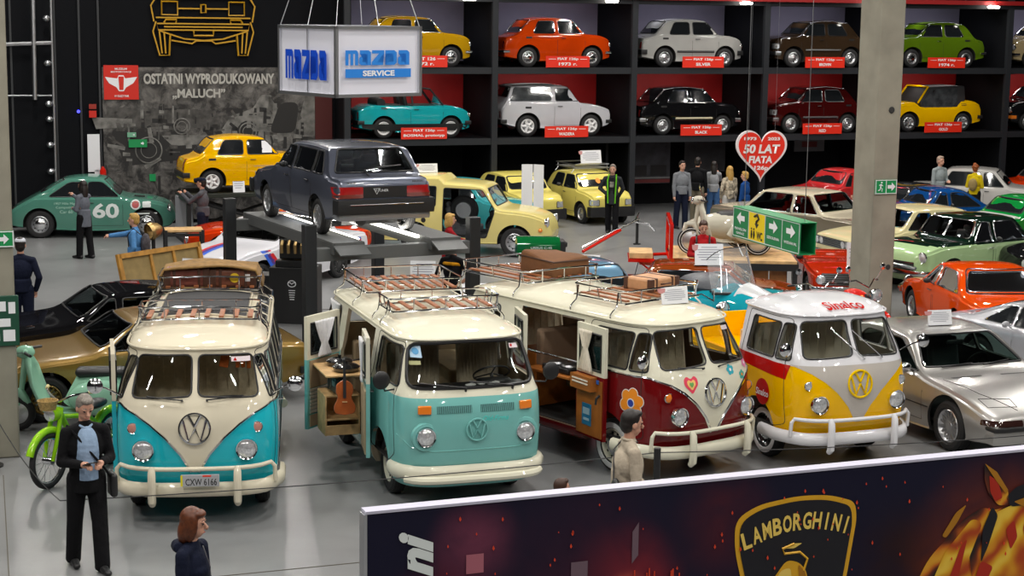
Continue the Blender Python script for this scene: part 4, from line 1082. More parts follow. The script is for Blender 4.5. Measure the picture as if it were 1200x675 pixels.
def fiat(label, loc, deg, col, **k):
    a = dict(name='small_car', group=None, wheel_=('steel', None), bump=BLACK, bz=(.40, .42), bh=.10, head='round', hz=.60, hr=.085, hy=.50, tails=(.10, .18), tailz=.60, twow=.14, mirror=None, doors=[(-.10, .70)], bout=.025)
    a.update(k); sp = a.pop('sp', None) or F126()
    root, S = car(label, loc, deg, sp, col, **a)
    for f in 'LR': S.decal(f, rect(-1.0, -.83, .765, .815, .01), 'air_intake', BLACK, root, .006, .1)
    return root, S
def slot(c, row, da=0., dn=1.02):
    p = RP0+CX*(PIT_*(c-.5)+da)+NX*dn; return (p.x, p.y, (Z1, Z2)[1-row] if row < 2 else 0)
GRP = None
SILW = ('steel', ALU)
fiat('mustard yellow small car on the top rack row behind the hanging lightbox', slot(0, 0), THD, paint('mustard', srgb('#b58a10')), wheel_=('cap', ALU), bump=CHROME, bh=.06, chrome=True)
fiat('bright orange small car on the top rack row', slot(1, 0), THD, paint('bright orange', srgb('#c03c08')), wheel_=('cap', ALU), bump=CHROME, bh=.06, chrome=True)
fiat('silver small car with black side trim on the top rack row', slot(2, 0), THD, paint('silver grey', srgb('#a3a3a0')), wheel_=('steel', ALU), side_line=(.44, .03, BLACK), bh=.13)
fiat('dark brown small car on the top rack row behind the heart sign wire', slot(3, 0), THD+180, paint('dark brown', srgb('#33261a')), wheel_=('steel', ALU), side_line=(.50, .025, STEEL), bump=STEEL, head='rect')
fiat('olive green small car on the top rack row beside the pillar', slot(4, 0, -.12), THD+180, paint('moss green', srgb('#506c10')), wheel_=('cap', ALU), bump=CHROME, bh=.06, chrome=True)
fiat('beige small car on the top rack row at the picture edge', slot(5, 0), THD+180, paint('old beige', srgb('#9c8c6a')), bump=CHROME, bh=.06, chrome=True)
# turquoise cabriolet: low tub with raked screen and folded hood
sp = F126(); sp['top'] = [(-1.61, .66), (-1.55, .74), (-1.2, .88), (-.5, .86), (.0, .86), (.5, .86), (.76, .87), (1.1, .83), (1.4, .72), (1.47, .62)]; sp['side'] = []; sp['ws'] = None; sp['rw'] = None; sp['belt'] = [(0, .84)]; sp['H'] = .9
r, S = fiat('turquoise convertible small car with folded black roof on the second rack row', slot(0, 1), THD, paint('cabrio turquoise', srgb('#1a9fa6')), sp=sp, wheel_=('multi', WHITE), doors=[(-.2, .7)], two=((.20, .38), BLACK))
def soft(name, parent, path, m, r, n=10): b = MB(); b.tube(path, r, n); return b.build(name, m, parent, ang=60)
soft('folded_roof', r, [(-.95, -.5, .92), (-1.0, 0, .96), (-.95, .5, .92)], mat('black roof cloth', (.02, .02, .022), .8), [.12, .14, .12])
b = MB(); b.tube([(.72, -.60, .86), (.38, -.52, 1.28), (.38, .52, 1.28), (.72, .60, .86)], .025, 6); b.tube([(-.12, -.60, .85), (-.15, -.55, 1.24), (-.15, .55, 1.24), (-.12, .60, .85)], .03, 6); b.build('windscreen_frame', BLACK, r)
b = MB(); b.add([(.72, -.58, .88), (.72, .58, .88), (.40, .50, 1.27), (.40, -.50, 1.27)], [(0, 1, 2, 3)]); b.build('windscreen', DGLASS, r)
S.decal('T', rpoly([(.55, -.5), (.55, .5), (-.75, .5), (-.75, -.5)], .08), 'cockpit', DARK, r, .006, .2)
for y in (-.3, .3):
    b = MB(); b.box((-.3, y, .98), (.12, .4, .34), ry=-.2); b.build('seat', BLACK, r, bevel=.05)
# white wagon with clear rear canopy
sp = arch(L=3.15, W=1.42, H=1.40, wb=1.84, fo=.58, cowl=(.62, .92), wst=.20, rt=-1.35, deck=(-1.50, 1.0), nose=.76, tail=.86, belt=.90, wr=.29, gc=.17, tum=.22, plan=.05, tz=.1)
sp['side'] = [rpoly([(-.12, .96), (.55, .96), (.27, 1.29), (-.12, 1.29)], .04)]
r, S = fiat('white small pickup wagon with black rear canopy on the second rack row', slot(1, 1), THD, paint('rack white', srgb('#c6c6cc')), sp=sp, wheel_=('alloy', WHITE), doors=[(-.16, .60)])
for f in 'LR': S.decal(f, rpoly([(-1.42, .96), (-.24, .96), (-.24, 1.33), (-1.30, 1.33)], .06), 'canopy_side', mat('smoky canopy film', (.05, .055, .06), .12, coat=1, noise=.5, nscale=5), r, .012, .15)
S.decal('T', rpoly([(-.1, -.5), (-.1, .5), (-1.38, .5), (-1.38, -.5)], .05), 'canopy_top', mat('black roof cloth', (0, 0, 0)), r, .014, .15)
fiat('glossy black small car with chrome trim on the second rack row', slot(2, 1), THD, paint('gloss black', (.006, .006, .007)), wheel_=('steel', ALU), chrome=True, side_line=(.46, .035, mat('cream trim', srgb('#b8ae90'), .4)), bump=STEEL)
fiat('dark maroon small car with chrome window frames on the second rack row', slot(3, 1), THD+180, paint('dark maroon', srgb('#3c0a0a')), wheel_=('steel', ALU), chrome=True, side_line=(.46, .03, STEEL), bump=STEEL, head='rect')
sp = F126(); sp['top'] = [(-1.61, .60), (-1.50, .82), (-1.1, .92), (-.85, .90), (-.7, .74), (.5, .74), (.76, .88), (1.15, .86), (1.4, .74), (1.47, .62)]; sp['side'] = []; sp['ws'] = None; sp['rw'] = None; sp['belt'] = [(0, .80)]
r, S = fiat('yellow beach buggy with black soft top on the second rack row', slot(4, 1, -.12), THD+180, paint('buggy yellow', srgb('#e6b400')), sp=sp, wheel_=('alloy', ALU), doors=[])
b = MB(); b.prism(rpoly([(.55, .84), (.25, 1.30), (-.95, 1.34), (-1.0, .92), (-.6, .55), (.45, .55)], .06), lambda a, c, t: (a, t, c), (-.62, .62)); b.build('soft_top', mat('black roof cloth', (0, 0, 0)), r, bevel=.03)
b = MB(); b.tube([(.62, -.60, .84), (.27, -.56, 1.31), (.27, .56, 1.31), (.62, .60, .84)], .03, 6); b.build('windscreen_frame', paint('buggy yellow', (0, 0, 0)), r)
for s in (1, -1):
    b = MB(); b.prism(rpoly([(.48, .86), (.22, 1.24), (-.7, 1.27), (-.7, .9), (-.5, .66), (.40, .66)], .05), lambda a, c, t: (a, t, c), (s*.62, s*.635)); b.build('side_screen', mat('smoky canopy film', (0, 0, 0)), r)
fiat('black small car with amber lamps on the second rack row at the picture edge', slot(5, 1), THD+180, paint('gloss black', (0, 0, 0)), chrome=True, bump=AMBER)
# rack
RM = mat('rack steel', (.006, .0065, .008), .6, spec=.15); RSH = mat('rack edge', (.020, .022, .026), .5, spec=.3)
rk = thing('display_rack', 'tall black steel rack holding two rows of small cars', 'rack', RP0, THD)
D = 2.6; NC = 7
for k in range(-1, NC):
    b = MB(); b.box((k*PIT_, D/2, 4.2), (.07, D, 8.4)); b.build('side_panel', RM, rk)
    b = MB(); b.box((k*PIT_, 0, 4.2), (.16, .12, 8.4)); b.build('upright', RSH, rk)
for z in (Z1, Z2, Z3):
    b = MB(); b.box(((NC-2)*PIT_/2, D/2, z-.08), (NC*PIT_, D, .16)); b.build('shelf', RM, rk)
    b = MB(); b.box(((NC-2)*PIT_/2, -.01, z-.08), (NC*PIT_, .05, .17)); b.build('shelf_edge', RSH, rk)
GP = mat('grey back panel', srgb('#8a8496'), .75, noise=.06, nscale=2); RPN = mat('red back panel', srgb('#b01010'), .6, noise=.08, nscale=2)
for k in range(-1, NC-1):
    for z0, z1, m in ((Z2, Z3, GP), (Z1, Z2, RPN)):
        b = MB(); b.box((k*PIT_+PIT_/2, D-.03, (z0+z1)/2), (PIT_-.1, .04, z1-z0-.2)); b.build('back_panel', m, rk)
    b = MB(); b.box((k*PIT_+PIT_/2, D-.03, Z1/2), (PIT_-.1, .04, Z1)); b.build('back_panel', RM, rk)
    b = MB(); b.box((k*PIT_+PIT_/2, D-.03, 7.2), (PIT_-.1, .04, 2.4)); b.build('back_panel', RM, rk)
LEDM = mat('rack lamp', (1, 1, 1), .5, emit=(1, .95, .85), es=14)
for k in range(-1, NC-2):
    b = MB(); b.lathe([(0, 0), (.16, 0), (.18, .05), (.1, .08)], c=(k*PIT_+PIT_*.80, -.28, Z3-.14)); b.build('spot_lamp', LEDM, rk)
    for z in (Z3-.3, Z2-.3):
        l = bpy.data.lights.new('rack_light', 'AREA'); l.shape = 'RECTANGLE'; l.size = 2.4; l.size_y = .15; l.energy = 17; l.color = (.9, .9, 1) if z > 5 else (1, .9, .85)
        o = bpy.data.objects.new('rack_light', l); COL.objects.link(o); o.parent = rk; o.location = (k*PIT_+PIT_/2, .9, z); o.rotation_euler = (R(28), 0, 0)
# name plates
RPLT = mat('plate red', srgb('#e02a12'), .5); PW = mat('plate white', (.8, .8, .8), .5)
names = {(0, 0): ('FIAT 126', '1972 r.'), (1, 0): ('FIAT 126p', '1973 r.'), (2, 0): ('FIAT 126p', 'SILVER'), (3, 0): ('FIAT 126p', 'BROWN'), (4, 0): ('FIAT 126p', '1974 r.'), (5, 0): ('FIAT 126p', '1975 r.'),
         (0, 1): ('FIAT 126p', 'BOSMAL prototyp'), (1, 1): ('FIAT 126p', 'WADERA'), (2, 1): ('FIAT 126p', 'BLACK'), (3, 1): ('FIAT 126p', 'RED'), (4, 1): ('FIAT 126p', 'GOLD'), (5, 1): ('FIAT 126p', 'CAR')}
PLN = {(0, 0): 'mustard yellow small car', (1, 0): 'bright orange small car', (2, 0): 'silver small car', (3, 0): 'dark brown small car', (4, 0): 'olive green small car', (0, 1): 'turquoise convertible', (1, 1): 'white wagon with a canopy', (2, 1): 'glossy black small car', (3, 1): 'dark maroon small car', (4, 1): 'yellow soft top buggy'}
for (c, rr), (a, d) in names.items():
    if c == 5: continue
    p = RP0+CX*(PIT_*(c-.5)+(.05 if c < 3 else -.15))+NX*-.06; z = (Z2, Z1)[rr]
    t = thing('name_plate', 'red name plate below the %s on the rack' % PLN[(c, rr)], 'plate', (p.x, p.y, z), THD, 'red plates under the rack cars')
    w = 1.25
    b = MB(); b.box((0, 0, .16), (w, .03, .30), rx=-.0); b.build('panel', RPLT, t)
    text(a, PW, t, (0, -.018, .23), .085, 'R', width=w*.48, bold=.03); text(d, PW, t, (0, -.018, .10), .085, 'R', width=w*.06*len(d), bold=.03)
    b = MB()
    for s in (1, -1): b.box((s*w*.36, -.017, .23), (.2, .004, .012))
    b.build('dash_line', PW, t)

# ------------------------------------------------------------------ cars on the hall floor
LY = paint('pale yellow', srgb('#d9cb6a')); 
def F126late(): return F126()
for lab, loc, rack_ in (('pale yellow small car with silver roof rack behind the man in a lime lanyard', (1.98, 45.9, 0), True), ('pale yellow small car parked behind the white totem', (.10, 45.0, 0), False)):
    r, S = fiat(lab, loc, -65 if rack_ else -62, LY, head='rect', hz=.60, bz=(.36, .36), bh=.26, wheel_=('steel', ALU), mirror=BLACK, bout=.06)
    if rack_:
        t = thing('roof_rack', 'silver roof rack on the pale yellow small car', 'roof rack', loc, -65); b = MB()
        for z in (1.40, 1.50): b.tube([(.30, -.5, z), (.30, .5, z), (-.85, .5, z), (-.85, -.5, z)], .015, 6, True)
        for k in range(6): b.tube([(.3-.23*k, -.5, 1.40), (.3-.23*k, .5, 1.40)], .012, 5)
        for x in (.2, -.75):
            for s in (1, -1): b.tube([(x, s*.5, 1.50), (x, s*.5, 1.36), (x, s*.58, 1.27)], .012, 5)
        b.build('frame', STEEL, t)
        S.decal('F', circ((.05, 1.08), .07, 12), 'orange_sticker', mat('orange sticker', (0, 0, 0)), r, .008, .1)
M_ = lambda loc, deg: Matrix.Translation(loc) @ Matrix.Rotation(R(deg), 4, 'Z')
roof_sign('white notice standing on the roof rack of the pale yellow small car', M_((1.98, 45.9, 0), -65) @ Vector((.15, .05, 1.515)), -65, w=.62, h=.34)
# yellow car raised on the display stand
YP = (-6.5, 41.3); YZ = 1.17
r, S = fiat('saffron yellow small car raised on the black stand before the mural', (*YP, YZ), 20, paint('saffron', srgb('#f0b400')), wheel_=('alloy', WHITE), tails=(.10, .26), tailz=.66, bh=.12, bz=(.42, .42))
S.decal('R', rect(.28, .52, .93, 1.21, .01), 'window_notice', PAPER, r, .010, .1)
S.print('R', 'OSTATNI WYPRODUKOWANY', (.45, .62), .035, GREYTXT, r, width=.75); S.print('R', 'MALUCH W POLSCE', (.45, .55), .035, GREYTXT, r, width=.55); S.print('R', 'HAPPY END', (.45, .47), .06, GREYTXT, r, width=.7, bold=.03)
st = thing('display_stand', 'black steel stand under the raised saffron yellow car', 'stand', (*YP, 0), 20)
b = MB()
for s in (1, -1): b.box((.15, s*.62, YZ-.06), (3.3, .36, .10))
b.build('ramp', mat('stand green black', srgb('#1f241c'), .5), st, bevel=.01)
b = MB()
for x in (-1.5, 1.5): b.box((x, 0, YZ-.16), (.14, 1.7, .1)); b.box((x, 0, .04), (.3, 1.8, .08))
for x in (-1.5, 1.5):
    for s in (1, -1): b.box((x, s*.7, YZ/2), (.1, .1, YZ-.1))
for s in (1, -1): b.tube([(-1.5, s*.6, .1), (1.5, s*.6, YZ-.15)], .04, 6); b.tube([(1.5, s*.6, .1), (-1.5, s*.6, YZ-.15)], .04, 6)
b.build('frame', BLACK, st)
t = roof_sign('white notice leaning under the saffron yellow car', M_((*YP, 0), 20) @ Vector((-.30, -.72, YZ)), -70, w=.28, h=.42, emb=False)

# rounded green racer
sp = arch(L=4.05, W=1.60, H=1.46, wb=2.49, fo=.72, cowl=(.72, .98), wst=.22, rt=-.55, deck=(-1.35, 1.02), nose=.74, tail=.62, belt=.93, wr=.33, gc=.15, tum=.50, plan=.34, cr=.16, er=.22, hoodb=.05, deckr=(-1.75, .80), ledge=.03)
sp['top'][-2] = (sp['xf']-.18, .78); sp['top'][-1] = (sp['xf'], .60); sp['w'][-1] = (sp['xf'], .46); sp['w'][-2] = (sp['xf']-.35, .66)
sp['side'] = [rpoly([(-1.05, .99), (-.22, .99), (-.22, 1.33), (-.55, 1.33)], .10), rpoly([(-.12, .99), (.62, .99), (.22, 1.33), (-.12, 1.33)], .08)]
r, S = car('rounded sea green racing coupe numbered 60 by the mural', (-10.22, 41.5, 0), 10, sp, paint('sea green', srgb('#4d8272')), wheel_=('cap', STEEL), bump=None, head='round', hz=.68, hy=.52, tails=(.08, .12), tailz=.7, chrome=False, doors=[(-.2, .70)])
PWH = mat('print white', (.7, .75, .74), .6)
S.print('R', '60', (.30, .66), .36, PWH, r, width=.62, bold=.03)
S.decal('R', circ((1.0, .80), .12, 20), 'round_emblem', PWH, r, .008, .06); S.decal('R', circ((1.0, .80), .085, 16), 'emblem_star', mat('emblem red', (.5, .1, .1), .6), r, .011, .06)
S.decal('R', rect(1.16, 1.36, .73, .87, .03), 'side_badge', PWH, r, .008, .06); S.decal('R', rect(.95, 1.5, .57, .60, .01), 'side_line', PWH, r, .008, .1)
for tx, z, w in (('1957 Mille Miglia', .83, .55), ('Competition', .74, .48), ('Car 60', .64, .3)): S.print('R', tx, (-.62, z), .07, mat('print mint', srgb('#a8cfc0'), .6), r, width=w)
b = MB(); b.box((1.0, 0, .94), (.3, .3, .02)); 
S.decal('T', rect(.95, 1.2, -.28, .0, .03), 'bonnet_vent', BLACK, r, .006, .06)

# grey hatchback on the lift
MZ = 2.05; ML = (-2.89, 27.78); MH = 117
sp = arch(L=4.05, W=1.645, H=1.39, wb=2.40, fo=.80, cowl=(.85, .93), wst=.20, rt=-1.35, deck=(-1.72, .95), nose=.72, tail=.93, belt=.90, wr=.28, gc=.17, tum=.33, plan=.06, tz=.08)
sp['side'] = [rpoly([(-1.45, .95), (-1.0, .95), (-1.0, 1.29), (-1.22, 1.29)], .04), rpoly([(-.95, .95), (-.12, .95), (-.12, 1.29), (-.95, 1.29)], .04), rpoly([(-.04, .95), (.85, .95), (.30, 1.29), (-.04, 1.29)], .04)]
sp['rw'] = rpoly([(-.66, .98), (.66, .98), (.52, 1.33), (-.52, 1.33)], .05); sp['rwx'] = -1.5
GM = mat('paint slate metallic', srgb('#5c6170'), .3, .5, coat=1)
r, S = car('slate grey hatchback raised on the four post lift', (*ML, MZ), MH, sp, GM, hollow=True, glass=DGLASS, wheel_=('multi', ALU), bump=BLACK, bz=(.48, .50), bh=.22, head='rect', tails=None, doors=[(-1.0, -.10), (-.06, .85)], handles=True, seat=mat('grey cloth', (.12, .12, .13), .9), bout=.07)
for s in (1, -1):
    S.decal('B', rect(s*.57-.21, s*.57+.21, .68, .80, .02), 'tail_lamp', REDL, r, .012, .06); S.decal('B', rect(s*.57-.21, s*.57+.21, .63, .69, .02), 'lamp_lower', mat('dark amber lens', (.18, .03, .02), .2, coat=1), r, .014, .06)
S.decal('B', rect(-.40, .40, .63, .80, .01), 'number_panel', BLACK, r, .010, .06)
S.print('B', 'V-TUNER', (.06, .74), .035, PAPER, r, off=.016, width=.22)
b = MB(); c = S.p('B', -.14, .73, .02)
c2 = S.p('B', .14, .73, .02); b.tube([c2+Vector((0, .05, .04)), c2+Vector((0, -.05, .04)), c2+Vector((0, 0, -.045))], .006, 4, True); b.build('triangle_mark', PAPER, r)
S.print('B', '323', (.55, .86), .03, BLACK, r, width=.14, bold=.03); S.print('B', 'MAZDA', (-.55, .86), .03, BLACK, r, width=.18, bold=.03)
b = MB(); b.tube(S.line('B', [(.18, 1.0), (-.1, 1.04), (-.45, 1.06)], .02), .012, 5); b.tube([S.p('B', .18, .94), S.p('B', .18, 1.0, .03)], .018, 6); b.build('rear_wiper', BLACK, r)
cbump(r, S, 'B', .36, .14, .04, mat('silver valance', srgb('#9a9da4'), .3, .5, coat=1), .70, .3, name='lower_valance')
b = MB(); b.tube([S.p('B', -.5, .5)+Vector((-.10, .6, .035))]*1+[S.p('B', y, .5)+Vector((-.105, 0, .035)) for y in (-.6, -.3, 0, .3, .6)], .009, 5); b.build('bumper_strip', CHROME, r)
b = MB(); b.box((-.7, 0, .22), (1.6, 1.0, .12)); b.tube([(-1.9, -.3, .26), (-.4, -.25, .2)], .04, 8); b.cyl((-1.8, .3, .26), (-1.3, .3, .26), .09); b.build('underbody', mat('underbody', (.06, .06, .06), .6), r)

# cutaway cream van with the side panel removed
SB = paint('custard', srgb('#d5c77e'))
sp = arch(L=4.25, W=1.62, H=1.62, wb=2.35, fo=.80, cowl=(.78, 1.08), wst=.38, rt=-1.95, deck=(-2.25, 1.5), nose=.84, tail=1.46, belt=1.02, wr=.335, gc=.25, tum=.16, plan=.2, cr=.10, er=.14, hoodb=.06, tz=.3)
sp['top'] = [(sp['xr'], 1.5), (sp['xr']+.08, 1.74), (-.62, 1.78), (-.52, 1.66), (.0, 1.64), (.40, 1.60), (.80, 1.09), (1.35, 1.04), (1.80, .90), (sp['xf'], .70)]
sp['w'][-1] = (sp['xf'], .55); sp['w'][-2] = (sp['xf']-.4, .72); sp['H'] = 1.64
sp['side'] = [rpoly([(-1.7, 1.10), (-.68, 1.10), (-.68, 1.55), (-1.7, 1.55)], .04), rpoly([(-.50, .42), (.52, .42), (.70, .98), (.70, 1.08), (.40, 1.50), (-.50, 1.52)], .05)]
sp['ws'] = rpoly([(-.60, 1.14), (.60, 1.14), (.54, 1.52), (-.54, 1.52)], .08); sp['rw'] = None; sp['wsx'] = .6
r, S = car('custard yellow cutaway van with its door removed behind the lift', (-.95, 39.35, 0), -12, sp, SB, name='cutaway_van', cat='van', hollow=True, glass=CLEAR, wheel_=('cap', ALU), bump=None, head='round', hz=.78, hy=.52, hr=.1, tails=None, doors=[], handles=False, mirror=None, seat=mat('grey cloth', (0, 0, 0)))
p = S.p('F', .4, .6); 
b = MB(); c = S.p('R', 1.75, .62); b.sph(c, (.05, .06, .05), 10, 8); b.build('indicator', AMBER, r)
b = MB(); b.lathe([(.30, -.06), (.34, 0), (.30, .06), (.1, .08), (0, .08)], c=(-.05, -.55, 1.02), ax=(0, -1, 0)); b.build('spare_wheel', RUBBER, r)
b = MB(); b.lathe([(.2, .06), (.18, .09), (.06, .1), (0, .1)], c=(-.05, -.56, 1.02), ax=(0, -1, 0)); b.build('spare_rim', STEEL, r)
b = MB(); b.lathe([(.055, 0), (.055, .012), (0, .012)], c=S.p('R', -.95, .78), ax=(0, -1, 0)); b.build('filler_hole', BLACK, r)
roof_sign('white notice standing on the roof of the custard yellow cutaway van', M_((-.95, 39.35, 0), -12) @ Vector((-1.1, .1, 1.78)), -70, w=.5, h=.2)
# striped racing saloon
sp = arch(L=4.25, W=1.72, H=1.36, wb=2.52, fo=.72, cowl=(.78, .92), wst=.22, rt=-1.0, deck=(-1.35, .92), nose=.76, tail=.88, belt=.88, wr=.30, gc=.14, tum=.36, plan=.04)
RW = paint('race white', srgb('#d2d2d8'))
r, S = car('white racing saloon with red and blue stripes behind the black plinth', (-4.93, 34.38, 0), -121, sp, RW, hollow=True, wheel_=('multi', BLKGLOSS), bump=None, head='quad', hz=.62, grille=(.54, .70, .3, BLACK), doors=[(-.6, .75)], seat=BLACK)
SR = mat('stripe red', srgb('#c41820'), .4); SB_ = mat('stripe blue', srgb('#2a5fd0'), .4); SV = mat('stripe violet', srgb('#4b2a80'), .4)
for k, (m, o) in enumerate(((SR, .0), (SV, .10), (SB_, .20))):
    S.decal('T', [(.95, -.35+o*.9), (1.90, -.35+o*.9), (1.90, -.27+o*.9), (.95, -.27+o*.9)], 'bonnet_stripe', m, r, .006, .1)
    for f in 'LR': S.decal(f, rpoly([(.55+o*1.1, .30), (.67+o*1.1, .30), (1.12+o*.8, .84), (1.0+o*.8, .84)], .005), 'side_stripe', m, r, .006, .1)
    S.decal('F', [(-.35+o*.9, .4), (-.27+o*.9, .4), (-.27+o*.9, .70), (-.35+o*.9, .70)], 'nose_stripe', m, r, .006, .1)
    S.decal('L', [(-2.0, .70+o*.2), (-1.2, .78+o*.2), (-1.2, .80+o*.2), (-2.0, .74+o*.2)], 'rear_stripe', m, r, .006, .1)
S.decal('L', rect(-.62, -.10, .36, .76, .01), 'number_panel', RW, r, .006, .1); S.print('L', '70', (-.36, .56), .26, BLACK, r, width=.38, bold=.03)
b = MB(); b.tube([(-.5, -.5, .5), (-.45, -.45, 1.25), (-.45, .45, 1.25), (-.5, .5, .5)], .025, 6); b.tube([(.5, .5, .8), (-.45, .45, 1.25)], .02, 6); b.build('roll_cage', REDP, r)
# low red sports car and olive car behind
sp = arch(L=4.1, W=1.62, H=1.15, wb=2.4, fo=.85, cowl=(.5, .82), wst=.15, rt=-.7, deck=(-1.2, .8), nose=.66, tail=.72, belt=.76, wr=.30, gc=.15, tum=.5, plan=.3, cr=.14, er=.16, hoodb=.06, npil=1)
car('rounded vermilion sports car behind the striped racing saloon', (-5.2, 37.55, 0), -170, sp, paint('vermilion', srgb('#c8340c')), wheel_=('cap', ALU), bump=None, hz=.55, hy=.5)
sp = arch(L=3.3, W=1.42, H=1.25, wb=2.0, fo=.65, cowl=(.7, .85), wst=.2, rt=-.9, deck=(-1.4, .85), nose=.70, tail=.8, belt=.82, wr=.30, gc=.16, plan=.2, cr=.12, er=.12)
car('dark olive car parked below the raised saffron yellow car', (-4.6, 39.5, 0), -168, sp, paint('dark olive', srgb('#2b3414')), wheel_=('steel', ALU), bump=CHROME, bh=.06)
# blue car, brown car, red car glimpsed behind the vans
sp = arch(L=3.5, W=1.5, H=1.40, wb=2.1, fo=.65, cowl=(.7, .95), wst=.2, rt=-.7, deck=(-1.15, .92), nose=.72, tail=.75, belt=.9, wr=.30, gc=.18, tum=.45, plan=.25, cr=.15, er=.15)
car('steel blue car behind the brown canvas bag', (1.22, 28.5, 0), -62, sp, mat('paint steel blue', srgb('#56809c'), .3, .4, coat=1), wheel_=('cap', ALU), bump=CHROME, bh=.06)
sp2 = arch(L=3.3, W=1.5, H=1.20, wb=2.1, fo=.55, cowl=(.75, .86), wst=.25, rt=-1.0, deck=(-1.25, .88), nose=.72, tail=.8, belt=.82, wr=.30, gc=.18, tum=.40, plan=.15, cr=.14, er=.12)
r, S = car('chestnut brown roofed car with teal sides behind the sidecar', (3.55, 29.8, 0), -8, sp2, paint('car teal', srgb('#1f7f86')), roof=paint('chestnut', srgb('#7a3510')), wheel_=('cap', ALU), bump=CHROME, bh=.06, chrome=True)
S.decal('T', rpoly([(.75, -.5), (1.45, -.45), (1.45, .45), (.75, .5)], .1), 'bonnet', paint('chestnut', (0, 0, 0)), r, .012, .1)
roof_sign('white notice on the chestnut roofed car before the man in a red hoodie', (3.42, 29.35, 1.20), -85, w=.50, h=.36)
sp3 = arch(L=3.0, W=1.56, H=1.2, wb=2.0, fo=.65, cowl=(.7, .86), wst=.2, rt=-.8, deck=(-1.3, .85), nose=.76, tail=.8, belt=.82, wr=.3, gc=.18, plan=.12)
sp3['top'] = [(-1.35, .70), (-1.25, .80), (-.9, .84), (.1, .80), (.7, .84), (1.1, .80), (1.57, .74), (1.65, .6)]; sp3['side'] = []; sp3['ws'] = None; sp3['rw'] = None
r, S = car('brick red open roadster partly behind the concrete pillar', (6.42, 33.3, 0), -92, sp3, paint('brick red', srgb('#a8280c')), wheel_=('steel', ALU), bump=CHROME, bh=.07, grille=(.5, .72, .55, BLACK), head='round', hz=.6)
roof_sign('white notice on the bonnet of the brick red roadster', M_((6.42, 33.3, 0), -92) @ Vector((1.25, .22, .80)), -95, w=.5, h=.46, emb=False)

# ------------------------------------------------------------------ the right-hand block of cars
BM = mat('paint silver metallic', srgb('#a7a5a2'), .28, .55, coat=1)
sp = arch(L=4.78, W=1.86, H=1.34, wb=2.68, fo=.88, cowl=(.78, .90), wst=.02, rt=-1.0, deck=(-1.65, .95), nose=.62, tail=.90, belt=.84, wr=.33, gc=.15, tum=.46, plan=.13, cr=.09, er=.07, hoodb=.055, ledge=.03)
sp['side'] = [rpoly([(-1.15, .90), (-.45, .90), (-.45, 1.22), (-.85, 1.22)], .06), rpoly([(-.40, .90), (.62, .90), (.0, 1.22), (-.40, 1.22)], .05)]
sp['ws'] = rpoly([(-.78, .945), (.78, .945), (.585, 1.27), (-.585, 1.27)], .05); sp['wsx'] = .4
r, S = car('silver nineties coupe with pop up lamps closed beside the yellow pickup', (5.95, 22.9, 0), -69, sp, BM, hollow=True, glass=glass_mat('green tint glass', (.42, .52, .48), 0), trim=BLACK, wheel_=('multi', ALU), twow=.22, bump=None, head=None, tails=(.3, .14), doors=[(-.55, .80)], mirror=None, seat=mat('grey leather', (.10, .11, .12), .5))
cbump(r, S, 'F', .36, .16, .03, BM, .80, .45, name='front_bumper'); cbump(r, S, 'F', .47, .05, .035, BLACK, .80, .40, name='bumper_strip')
for s in (1, -1):
    S.decal('F', rect(s*.62-.22, s*.62+.22, .50, .565, .015), 'lamp_strip', mat('smoked lens', (.03, .012, .01), .1, coat=1), r, .012, .06)
    S.decal('R' if s < 0 else 'L', rect(2.0, 2.12, .50, .565, .015), 'side_lamp', mat('smoked lens', (0, 0, 0)), r, .012, .06)
    b = MB(); b.tube(S.line('T', [(1.80, s*.30), (1.98, s*.32), (1.93, s*.72), (1.72, s*.72)], 0, closed=True), .005, 4, True); b.build('popup_lamp_seam', DARK, r)
    S.decal('F', rect(s*.12-.10, s*.12+.10, .48, .58, .03), 'grille', BLACK, r, .012, .05)
S.decal('T', rpoly([(.98, -.62), (1.02, -.60), (1.02, -.15), (.98, -.15)], .01), 'bonnet_vent', BLACK, r, .005, .06); S.decal('T', rpoly([(.98, .15), (1.02, .15), (1.02, .60), (.98, .62)], .01), 'bonnet_vent', BLACK, r, .005, .06)
b = MB(); 
for s in (1, -1): b.tube(S.line('T', [(1.0, s*.74), (1.6, s*.62), (2.05, s*.36)], 0), .005, 4)
b.build('bonnet_seam', DARK, r)
b = MB(); b.tube(S.line('R', [(-2.0, .47), (-1.75, .47)], .004), .012, 4); b.tube(S.line('R', [(-.9, .50), (.95, .50)], .004), .010, 4); b.build('side_trim', BLACK, r)
for s in (1, -1):
    b = MB(); p = S.p('L' if s > 0 else 'R', .52, .87); b.tube([p, p+Vector((.0, s*.08, .04))], .02, 6); b.sph(p+Vector((.0, s*.15, .07)), (.06, .11, .07), 12, 8); b.build('mirror', BM if s > 0 else CHROME, r, ang=60)
b = MB(); b.box((.18, 0, 1.16), (.04, .26, .07)); b.build('rear_view_mirror', BLACK, r, bevel=.02)
b = MB(); b.tube(S.line('F', [(.1, .93), (.55, .96)], .02), .009, 5); b.tube(S.line('F', [(-.55, .93), (-.05, .95)], .02), .009, 5); b.build('wiper', BLACK, r)
roof_sign('white notice standing on the roof of the silver nineties coupe', M_((5.95, 22.9, 0), -69) @ Vector((-.15, -.02, 1.335)), -74, w=.36, h=.20)
SV2 = mat('paint pale silver', srgb('#b4b4ba'), .3, .4, coat=1)
sp = arch(L=4.3, W=1.8, H=1.30, wb=2.6, fo=.8, cowl=(.75, .90), wst=.10, rt=-.75, deck=(-1.65, .98), nose=.66, tail=.90, belt=.86, wr=.32, gc=.16, tum=.50, plan=.10, hoodb=.04)
